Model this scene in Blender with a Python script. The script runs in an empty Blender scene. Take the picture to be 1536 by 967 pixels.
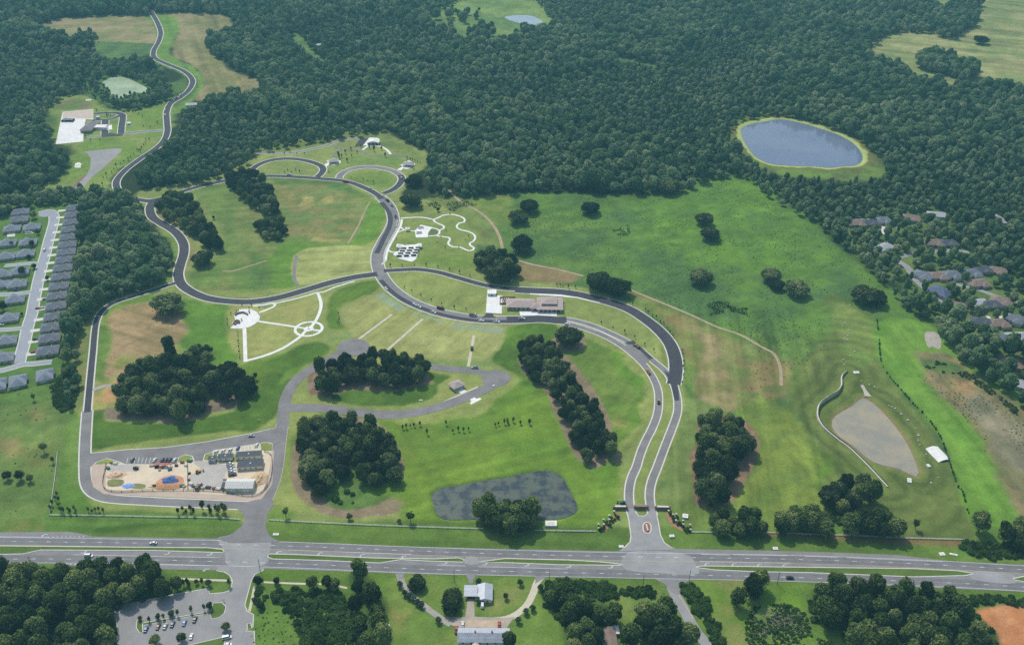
import bpy, math, random
import numpy as np
from mathutils import Vector, Matrix
random.seed(7)
RNG = np.random.default_rng(11)
scene = bpy.context.scene
COL = scene.collection
# ------------------------------------------------------------------ camera
F, CX, CY, HC = 1500.0, 768.0, 483.5, 490.0
TH = math.radians(31.5)
ST, CT = math.sin(TH), math.cos(TH)
def G(px, py, z=0.0):
    u = (px - CX) / F; v = (py - CY) / F
    t = (HC - z) / (ST + v * CT)
    return (u * t, (CT - v * ST) * t)
cam = bpy.data.cameras.new('camera'); camo = bpy.data.objects.new('camera', cam); COL.objects.link(camo)
camo.location = (0, 0, HC); camo.rotation_euler = (math.pi / 2 - TH, 0, 0)
cam.sensor_width = 36; cam.lens = F / 1536 * 36; cam.clip_start = 1; cam.clip_end = 30000
scene.camera = camo
def K(ox, oy, pts, s=3.84):            # coordinates read in an enlarged part of the photograph
    return [(ox + p[0] / s, oy + p[1] / s) for p in pts]
def W(pts, z=0.0): return [G(p[0], p[1], z) for p in pts]
# ------------------------------------------------------------------ tags
def tag(o, label=None, cat=None, group=None, kind=None):
    if label: o['label'] = label
    if cat: o['category'] = cat
    if group: o['group'] = group
    if kind: o['kind'] = kind
    return o
# ------------------------------------------------------------------ materials
def srgb(r, g, b, k=1.0):
    f = lambda c: ((c / 255 + .055) / 1.055) ** 2.4 if c > 10 else c / 255 / 12.92
    return (f(r) * k, f(g) * k, f(b) * k)
MATS = {}
def mat(name, col, rough=.85, var=.12, scale=.4, spec=.3, metal=0., fine=0.):
    if name in MATS: return MATS[name]
    m = bpy.data.materials.new(name); m.use_nodes = True; nt = m.node_tree; N = nt.nodes; L = nt.links
    b = N['Principled BSDF']; b.inputs['Roughness'].default_value = rough
    b.inputs['Specular IOR Level'].default_value = spec; b.inputs['Metallic'].default_value = metal
    geo = N.new('ShaderNodeNewGeometry')
    n1 = N.new('ShaderNodeTexNoise'); n1.inputs['Scale'].default_value = scale; n1.inputs['Detail'].default_value = 5
    n1.inputs['Roughness'].default_value = .65
    L.new(geo.outputs['Position'], n1.inputs['Vector'])
    mr = N.new('ShaderNodeMapRange'); mr.inputs[1].default_value = .3; mr.inputs[2].default_value = .7
    mr.inputs[3].default_value = 1 - var; mr.inputs[4].default_value = 1 + var
    L.new(n1.outputs['Fac'], mr.inputs[0])
    mx = N.new('ShaderNodeVectorMath'); mx.operation = 'SCALE'; mx.inputs[0].default_value = col
    L.new(mr.outputs[0], mx.inputs['Scale']); L.new(mx.outputs[0], b.inputs['Base Color'])
    MATS[name] = m; return m
M_asph_new = mat('asphalt_new', (.055, .054, .064), .8, .2, .1)
M_asph_old = mat('asphalt_old', (.235, .222, .214), .85, .2, .07)
M_asph_hwy = mat('asphalt_highway', (.26, .25, .24), .85, .16, .06)
M_lane = mat('asphalt_lane', (.195, .19, .19), .8, .18, .09)
M_asph_pale = mat('asphalt_pale', (.33, .325, .315), .85, .16, .08)
M_conc = mat('concrete_kerb', (.68, .66, .58), .9, .08, .3)
M_white = mat('concrete_white', (.88, .865, .82), .8, .11, .12)
_n = M_white.node_tree; _b = _n.nodes.new('ShaderNodeTexBrick'); _b.offset = 0; _b.inputs['Scale'].default_value = .2; _b.inputs['Mortar Size'].default_value = .02; _b.inputs['Brick Width'].default_value = 1; _b.inputs['Row Height'].default_value = 1
_b.inputs['Color1'].default_value = (1, 1, 1, 1); _b.inputs['Color2'].default_value = (.95, .95, .94, 1); _b.inputs['Mortar'].default_value = (.78, .77, .74, 1); _p = _n.nodes['Principled BSDF']; _src = _p.inputs['Base Color'].links[0].from_socket
_g = _n.nodes.new('ShaderNodeNewGeometry'); _n.links.new(_g.outputs['Position'], _b.inputs['Vector']); _m = _n.nodes.new('ShaderNodeVectorMath'); _m.operation = 'MULTIPLY'; _n.links.new(_src, _m.inputs[0]); _n.links.new(_b.outputs['Color'], _m.inputs[1]); _n.links.new(_m.outputs[0], _p.inputs['Base Color'])
M_lime = mat('concrete_cream', (.62, .56, .42), .9, .12, .15)
M_paint = mat('road_paint', (.75, .75, .73), .7, .05, 1.)
M_yellow = mat('yellow_paint', (.62, .5, .22), .7, .05, 1.)
M_dirt = mat('dirt_path', (.42, .33, .2), .95, .2, .1)
M_gravel = mat('gravel', (.42, .39, .34), .95, .2, .12)
M_brick = mat('brick', (.3, .15, .1), .9, .15, .8)
M_wallw = mat('wall_white', (.72, .7, .64), .8, .06, .4)
M_wallb = mat('wall_beige', (.5, .44, .34), .8, .08, .4)
M_glass = mat('window_glass', (.03, .04, .05), .15, .1, .5, .5)
M_rgrey = mat('shingle_grey', (.19, .21, .24), .85, .2, .5)
M_rblue = mat('shingle_slate', (.24, .27, .31), .85, .18, .4)
M_rbrown = mat('shingle_brown', (.27, .2, .16), .85, .2, .4)
M_rpink = mat('tile_roof_pink', (.46, .37, .33), .85, .1, .25)
M_rdark = mat('membrane_dark', (.085, .095, .105), .8, .2, .3)
M_metal = mat('metal_roof', (.5, .52, .56), .5, .1, .25, .5, .2)
M_rmet2 = mat('metal_roof_old', (.3, .33, .37), .6, .25, .35, .5, .1)
M_cream = mat('cream_siding', (.66, .66, .55), .7, .06, .4)
M_trunk = mat('bark', (.12, .09, .065), .95, .2, .8)
M_tyre = mat('tyre_rubber', (.02, .02, .02), .9, .1, 1.)
M_fence = mat('fence_rail', (.62, .6, .55), .8, .08, .6)
M_rock = mat('rock', (.5, .46, .38), .95, .2, .8)
M_blue = mat('blue_tarp', (.04, .12, .36), .5, .2, .6)
M_red = mat('red_cloth', (.45, .13, .13), .7, .1, .6)
M_dk = mat('dark_steel', (.05, .05, .055), .6, .1, .6)
M_green = mat('green_plastic', (.03, .14, .09), .6, .1, .6)
M_yel = mat('machine_yellow', (.55, .33, .04), .5, .1, .6)
M_orange = mat('orange_cloth', (.7, .25, .05), .6, .1, .6)
M_sky = mat('skylight', (.4, .45, .5), .4, .1, .6)
PAINT = {}
def paint(n, c):
    if n not in PAINT: PAINT[n] = mat('car_paint_' + n, c, .3, .02, 1., .5)
    return PAINT[n]
CARC = dict(white=(.75, .75, .74), silver=(.4, .41, .42), black=(.02, .02, .022), blue=(.04, .1, .3), navy=(.03, .05, .12),
            red=(.4, .04, .03), maroon=(.16, .02, .03), grey=(.14, .15, .16), green=(.03, .06, .05), lightblue=(.12, .24, .42))
def leafmat(name, dark, mid, light, seedscale=.02):
    m = bpy.data.materials.new(name); m.use_nodes = True; nt = m.node_tree; N = nt.nodes; L = nt.links
    N.remove(N['Principled BSDF']); df = N.new('ShaderNodeBsdfDiffuse'); tr = N.new('ShaderNodeBsdfTranslucent'); ms_ = N.new('ShaderNodeMixShader'); ms_.inputs[0].default_value = .4
    L.new(df.outputs[0], ms_.inputs[1]); L.new(tr.outputs[0], ms_.inputs[2]); L.new(ms_.outputs[0], N['Material Output'].inputs[0])
    oi = N.new('ShaderNodeObjectInfo'); at = N.new('ShaderNodeAttribute'); at.attribute_name = 'tint'
    geo = N.new('ShaderNodeNewGeometry'); ns = N.new('ShaderNodeTexNoise'); ns.inputs['Scale'].default_value = seedscale; ns.inputs['Detail'].default_value = 3
    L.new(geo.outputs['Position'], ns.inputs['Vector'])
    a = N.new('ShaderNodeMath'); a.operation = 'MULTIPLY_ADD'; a.inputs[1].default_value = .6; L.new(oi.outputs['Random'], a.inputs[0])
    a2 = N.new('ShaderNodeMath'); a2.operation = 'MULTIPLY_ADD'; a2.inputs[1].default_value = .6; L.new(at.outputs['Fac'], a2.inputs[0]); 
    a3 = N.new('ShaderNodeMath'); a3.operation = 'MULTIPLY_ADD'; a3.inputs[1].default_value = .9; a3.inputs[2].default_value = -.58; L.new(ns.outputs['Fac'], a3.inputs[0])
    L.new(a2.outputs[0], a.inputs[2]); L.new(a3.outputs[0], a2.inputs[2])
    cr = N.new('ShaderNodeValToRGB'); e = cr.color_ramp.elements
    e[0].position = 0.1; e[0].color = (*dark, 1); e[1].position = .9; e[1].color = (*light, 1)
    x = e.new(.5); x.color = (*mid, 1)
    L.new(a.outputs[0], cr.inputs[0]); L.new(cr.outputs[0], df.inputs[0]); L.new(cr.outputs[0], tr.inputs[0])
    return m
M_oak = leafmat('oak_leaves', (.02, .038, .014), (.062, .1, .034), (.34, .4, .16))  # wide ramp: crown highlights and darks put into the leaf colour, besides tree-to-tree tone
M_hard = leafmat('hardwood_leaves', (.03, .055, .016), (.12, .185, .048), (.36, .42, .14))
M_forest = leafmat('forest_leaves', (.085, .165, .07), (.18, .29, .12), (.42, .47, .25), .008)
M_bush = leafmat('bush_leaves', (.05, .1, .02), (.09, .17, .035), (.15, .24, .06), .04)
M_weed = leafmat('weed_leaves', (.1, .17, .045), (.13, .22, .06), (.17, .27, .08), .03)
M_palm = leafmat('palm_leaves', (.05, .09, .04), (.1, .15, .08), (.16, .22, .13), .04)
# ------------------------------------------------------------------ mesh builder
class MB:
    def __init__(s): s.v = []; s.f = []; s.m = []; s.ms = []
    def mi(s, m):
        if m not in s.ms: s.ms.append(m)
        return s.ms.index(m)
    def face(s, vs, m):
        i = len(s.v); s.v += [tuple(p) for p in vs]; s.f.append(tuple(range(i, i + len(vs)))); s.m.append(s.mi(m))
    def prism(s, poly, z0, z1, m, top=None, bottom=False):
        n = len(poly); top = top or m
        a = sum(poly[i][0] * poly[(i + 1) % n][1] - poly[(i + 1) % n][0] * poly[i][1] for i in range(n))
        if a < 0: poly = poly[::-1]
        s.face([(x, y, z1) for x, y in poly], top)
        for i in range(n):
            p, q = poly[i], poly[(i + 1) % n]
            s.face([(p[0], p[1], z0), (q[0], q[1], z0), (q[0], q[1], z1), (p[0], p[1], z1)], m)
        if bottom: s.face([(x, y, z0) for x, y in poly[::-1]], m)
    def box(s, x, y, z, sx, sy, sz, m, rot=0, top=None):      # centre x,y ; bottom z
        c, n = math.cos(rot), math.sin(rot)
        P = [(x + a * sx / 2 * c - b * sy / 2 * n, y + a * sx / 2 * n + b * sy / 2 * c) for a, b in ((-1, -1), (1, -1), (1, 1), (-1, 1))]
        s.prism(P, z, z + sz, m, top, True)
    def cyl(s, x, y, z, r0, r1, h, m, n=8):
        a = [(math.cos(2 * math.pi * i / n), math.sin(2 * math.pi * i / n)) for i in range(n)]
        for i in range(n):
            p, q = a[i], a[(i + 1) % n]
            s.face([(x + p[0] * r0, y + p[1] * r0, z), (x + q[0] * r0, y + q[1] * r0, z), (x + q[0] * r1, y + q[1] * r1, z + h), (x + p[0] * r1, y + p[1] * r1, z + h)], m)
        s.face([(x + p[0] * r1, y + p[1] * r1, z + h) for p in a], m)
    def hip(s, w, d, z, h, m, x=0, y=0, inset=None, ov=.6):   # ridge along x when w>=d
        w += 2 * ov; d += 2 * ov
        if w >= d: r = (w - d) / 2 if inset is None else inset; a, b = (x - r, y), (x + r, y)
        else: r = (d - w) / 2 if inset is None else inset; a, b = (x, y - r), (x, y + r)
        A = (x - w / 2, y - d / 2, z); B = (x + w / 2, y - d / 2, z); C = (x + w / 2, y + d / 2, z); D = (x - w / 2, y + d / 2, z)
        a = (*a, z + h); b = (*b, z + h)
        if w >= d: s.face([A, B, b, a], m); s.face([B, C, b], m); s.face([C, D, a, b], m); s.face([D, A, a], m)
        else: s.face([A, B, a], m); s.face([B, C, b, a], m); s.face([C, D, b], m); s.face([D, A, a, b], m)
        s.face([D, C, B, A], m)
    def gable(s, x, y, w, d, z, h, m, wm, ov=.4):             # ridge along y, gable ends at +-y
        w2, d2 = w / 2 + ov, d / 2 + ov
        s.face([(x - w2, y - d2, z), (x, y - d2, z + h), (x, y + d2, z + h), (x - w2, y + d2, z)][::-1], m)
        s.face([(x + w2, y - d2, z), (x + w2, y + d2, z), (x, y + d2, z + h), (x, y - d2, z + h)], m)
        for sg in (-1, 1):
            yy = y + sg * (d / 2 + ov * .8)
            s.face([(x - w2, yy, z), (x + w2, yy, z), (x, yy, z + h)], wm)
    def build(s, name, parent=None, smooth=False):
        me = bpy.data.meshes.new(name); me.from_pydata(s.v, [], s.f)
        for m in s.ms: me.materials.append(m)
        me.polygons.foreach_set('material_index', s.m)
        if smooth: me.polygons.foreach_set('use_smooth', [True] * len(s.f))
        me.update(); o = bpy.data.objects.new(name, me); COL.objects.link(o)
        if parent: o.parent = parent
        return o
def empty(name, x, y, z=0, rz=0):
    o = bpy.data.objects.new(name, None); COL.objects.link(o); o.location = (x, y, z); o.rotation_euler = (0, 0, rz)
    o.empty_display_size = .5; return o
def copytree(src, loc, rz=0, sc=1.0):
    r = src.copy(); COL.objects.link(r); r.location = loc; r.rotation_euler = (0, 0, rz); r.scale = (sc,) * 3 if not hasattr(sc, '__len__') else sc
    for ch in list(src.children):
        c = ch.copy(); COL.objects.link(c); c.parent = r
        for g in list(ch.children):
            d = g.copy(); COL.objects.link(d); d.parent = c
    return r
# ------------------------------------------------------------------ curves
def smooth(pts, closed=False, step=3.0):
    P = [np.array(p, float) for p in pts]; n = len(P); out = []
    segs = n if closed else n - 1
    for i in range(segs):
        if closed: p0, p1, p2, p3 = P[(i - 1) % n], P[i], P[(i + 1) % n], P[(i + 2) % n]
        else: p0, p1, p2, p3 = P[max(i - 1, 0)], P[i], P[i + 1], P[min(i + 2, n - 1)]
        k = max(1, int(np.linalg.norm(p2 - p1) / step))
        # centripetal Catmull-Rom
        d1 = max(np.linalg.norm(p1 - p0) ** .5, 1e-3); d2 = max(np.linalg.norm(p2 - p1) ** .5, 1e-3); d3 = max(np.linalg.norm(p3 - p2) ** .5, 1e-3)
        m1 = ((p1 - p0) / d1 - (p2 - p0) / (d1 + d2) + (p2 - p1) / d2) * d2 if d1 > .01 else (p2 - p1)
        m2 = ((p2 - p1) / d2 - (p3 - p1) / (d2 + d3) + (p3 - p2) / d3) * d2 if d3 > .01 else (p2 - p1)
        for j in range(k):
            t = j / k
            out.append(p1 * (2 * t ** 3 - 3 * t ** 2 + 1) + m1 * (t ** 3 - 2 * t ** 2 + t) + p2 * (-2 * t ** 3 + 3 * t ** 2) + m2 * (t ** 3 - t ** 2))
    if not closed: out.append(P[-1])
    return [tuple(o) for o in out]
def offset(path, d, closed=False):
    n = len(path); out = []
    for i in range(n):
        a = path[(i - 1) % n] if (closed or i > 0) else path[i]; b = path[(i + 1) % n] if (closed or i < n - 1) else path[i]
        tx, ty = b[0] - a[0], b[1] - a[1]; l = math.hypot(tx, ty) or 1
        out.append((path[i][0] - ty / l * d, path[i][1] + tx / l * d))
    return out
def resample(path, step):
    out = [path[0]]; acc = 0
    for a, b in zip(path, path[1:]):
        l = math.hypot(b[0] - a[0], b[1] - a[1]); t = step - acc
        while t <= l:
            out.append((a[0] + (b[0] - a[0]) * t / l, a[1] + (b[1] - a[1]) * t / l)); t += step
        acc = (acc + l) % step if l else acc
    return out
ROADS = []          # (world path, half width) for keeping trees off the roads
_z = [0]
def nextz(base):
    _z[0] += 1; return base + .004 * (_z[0] % 12)
def strip(name, path, w0, w1, z, m, closed=False, mb=None):   # band between two signed offsets
    a = offset(path, w0, closed); b = offset(path, w1, closed); mb = mb or MB(); n = len(path)
    for i in range(n if closed else n - 1):
        j = (i + 1) % n
        mb.face([(*a[i], z), (*a[j], z), (*b[j], z), (*b[i], z)][::1 if w0 > w1 else -1], m)
    return mb
def road(pts, w, m, kerb=.75, closed=False, name='road', world=False, ext=0):
    P = smooth(pts if world else W(pts), closed); kerb *= 1.35
    ROADS.append((P, w / 2 + kerb + 1.5))
    if kerb:
        mb = strip('', P, w / 2 + kerb, -w / 2 - kerb, nextz(.02), M_conc, closed); o = mb.build('kerb'); tag(o, kind='structure')
    mb = strip('', P, w / 2, -w / 2, nextz(.09), m, closed); o = mb.build(name); tag(o, kind='structure')
    return P
def sheet(pts, m, name='pavement', z=None, world=False, sm=False, kerb=None, kind='structure'):
    P = pts if world else W(pts)
    if sm: P = smooth(P, True)
    z = nextz(.15) if z is None else z
    mb = MB(); mb.prism(P, 0.0, z, m); o = mb.build(name); tag(o, kind=kind)
    if kerb:
        a = sum(P[i][0] * P[(i + 1) % len(P)][1] - P[(i + 1) % len(P)][0] * P[i][1] for i in range(len(P)))
        d = -kerb if a > 0 else kerb
        mb = MB(); mb.prism(offset(P, d, True), 0, .084, M_conc); tag(mb.build('kerb'), kind='structure')
    return P
# ------------------------------------------------------------------ noise
_tab = RNG.random((512, 512))
def vnoise(x, y):
    xi = np.floor(x).astype(int); yi = np.floor(y).astype(int); fx = x - xi; fy = y - yi
    fx = fx * fx * (3 - 2 * fx); fy = fy * fy * (3 - 2 * fy)
    g = lambda i, j: _tab[i % 512, j % 512]
    return (g(xi, yi) * (1 - fx) + g(xi + 1, yi) * fx) * (1 - fy) + (g(xi, yi + 1) * (1 - fx) + g(xi + 1, yi + 1) * fx) * fy
def fbm(x, y, s, o=4):
    r = 0; a = .5; t = 0
    for k in range(o):
        r = r + a * vnoise(x / s + 17.3 * k, y / s + 9.1 * k); t += a; a *= .55; s *= .5
    return r / t
def sdist(X, Y, poly):
    P = np.array(poly); n = len(P); d = np.full(X.shape, 1e18); ins = np.zeros(X.shape, bool)
    for i in range(n):
        ax, ay = P[i]; bx, by = P[(i + 1) % n]; dx, dy = bx - ax, by - ay; L2 = dx * dx + dy * dy + 1e-9
        t = np.clip(((X - ax) * dx + (Y - ay) * dy) / L2, 0, 1)
        d = np.minimum(d, (X - ax - t * dx) ** 2 + (Y - ay - t * dy) ** 2)
        c = ((ay > Y) != (by > Y))
        if dy != 0: ins ^= c & (X < (bx - ax) * (Y - ay) / dy + ax)
    d = np.sqrt(d); return np.where(ins, -d, d)
def sdgrid(x, y, poly, st):
    ny, nx = x.shape; ii = np.unique(np.r_[np.arange(0, ny, st), ny - 1]); jj = np.unique(np.r_[np.arange(0, nx, st), nx - 1])
    c = sdist(x[np.ix_(ii, jj)], y[np.ix_(ii, jj)], poly)
    if len(ii) < 2 or len(jj) < 2: return sdist(x, y, poly)
    yv = y[:, 0]; xv = x[0]; a = np.clip(np.searchsorted(ii, np.arange(ny), 'right') - 1, 0, len(ii) - 2); b = np.clip(np.searchsorted(jj, np.arange(nx), 'right') - 1, 0, len(jj) - 2)
    ty = ((yv - yv[ii[a]]) / (yv[ii[a + 1]] - yv[ii[a]]))[:, None]; tx = ((xv - xv[jj[b]]) / (xv[jj[b + 1]] - xv[jj[b]]))[None]
    r0 = c[a][:, b] * (1 - tx) + c[a][:, b + 1] * tx; r1 = c[a + 1][:, b] * (1 - tx) + c[a + 1][:, b + 1] * tx
    return r0 * (1 - ty) + r1 * ty
# ------------------------------------------------------------------ water outlines
P_east = K(1200, 540, [(420,245),(340,300),(260,345),(215,385),(210,430),(250,490),(350,560),(420,620),(480,665),(560,690),(650,710),(720,745),(770,765),(782,735),(775,700),(740,610),(680,500),(620,420),(540,330),(470,270)], 4.396)
P_mid = [(647,740.4),(656,732.6),(692,726),(738,717.5),(760,714.5),(786,709),(807,705),(828,705.5),(843,713),(851,727.4),(859,742),(867,762),(861.6,769),(846,775.6),(812,778),(760,777.5),(718,777.4),(666,777),(655,771),(649,752)]
P_lake = [(1111.6,195),(1115,190),(1124.6,186),(1150.6,181),(1170,178.4),(1201,183.6),(1232,192.7),(1261,203),(1282,216),(1293.5,231.8),(1292,242),(1282,247.5),(1261,249),(1248,251),(1222,249),(1188,248),(1157,245),(1137.6,237),(1121,219)]
P_green = K(0, 0, [(590,470),(640,445),(700,440),(760,460),(820,490),(845,505),(830,535),(780,530),(730,550),(700,562),(650,555),(635,525),(610,500)])
P_far = [(757,25),(775,22.5),(795,23),(808,28),(814,34),(800,36.5),(778,34),(762,29)]
WATER = [smooth(W(p), True, 5) for p in (P_east, P_mid, P_lake, P_green, P_far)]
# ------------------------------------------------------------------ ground sheet with its soil and grass colours
SOD = (172,176,122); SOD2 = (150,160,98); LAWN = (100,132,52); LAWND = (78,116,44); BRT = (98,146,56)
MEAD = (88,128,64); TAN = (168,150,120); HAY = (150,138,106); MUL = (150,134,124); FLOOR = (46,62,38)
c1 = lambda p: K(0, 0, p); c2 = lambda p: K(380, 0, p); c3 = lambda p: K(760, 0, p); c4 = lambda p: K(1136, 0, p)
c5 = lambda p: K(0, 240, p); c6 = lambda p: K(380, 180, p); c7 = lambda p: K(760, 240, p); c8 = lambda p: K(1136, 240, p)
d1 = lambda p: K(0, 480, p); d2 = lambda p: K(380, 400, p); d3 = lambda p: K(760, 480, p); d4 = lambda p: K(1136, 480, p)
d5 = lambda p: K(0, 717, p); d6 = lambda p: K(380, 717, p); d7 = lambda p: K(760, 717, p); d8 = lambda p: K(1136, 717, p)
yd = lambda p: K(130, 640, p, 5.12); nw = lambda p: K(60, 140, p, 6.044)
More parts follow.
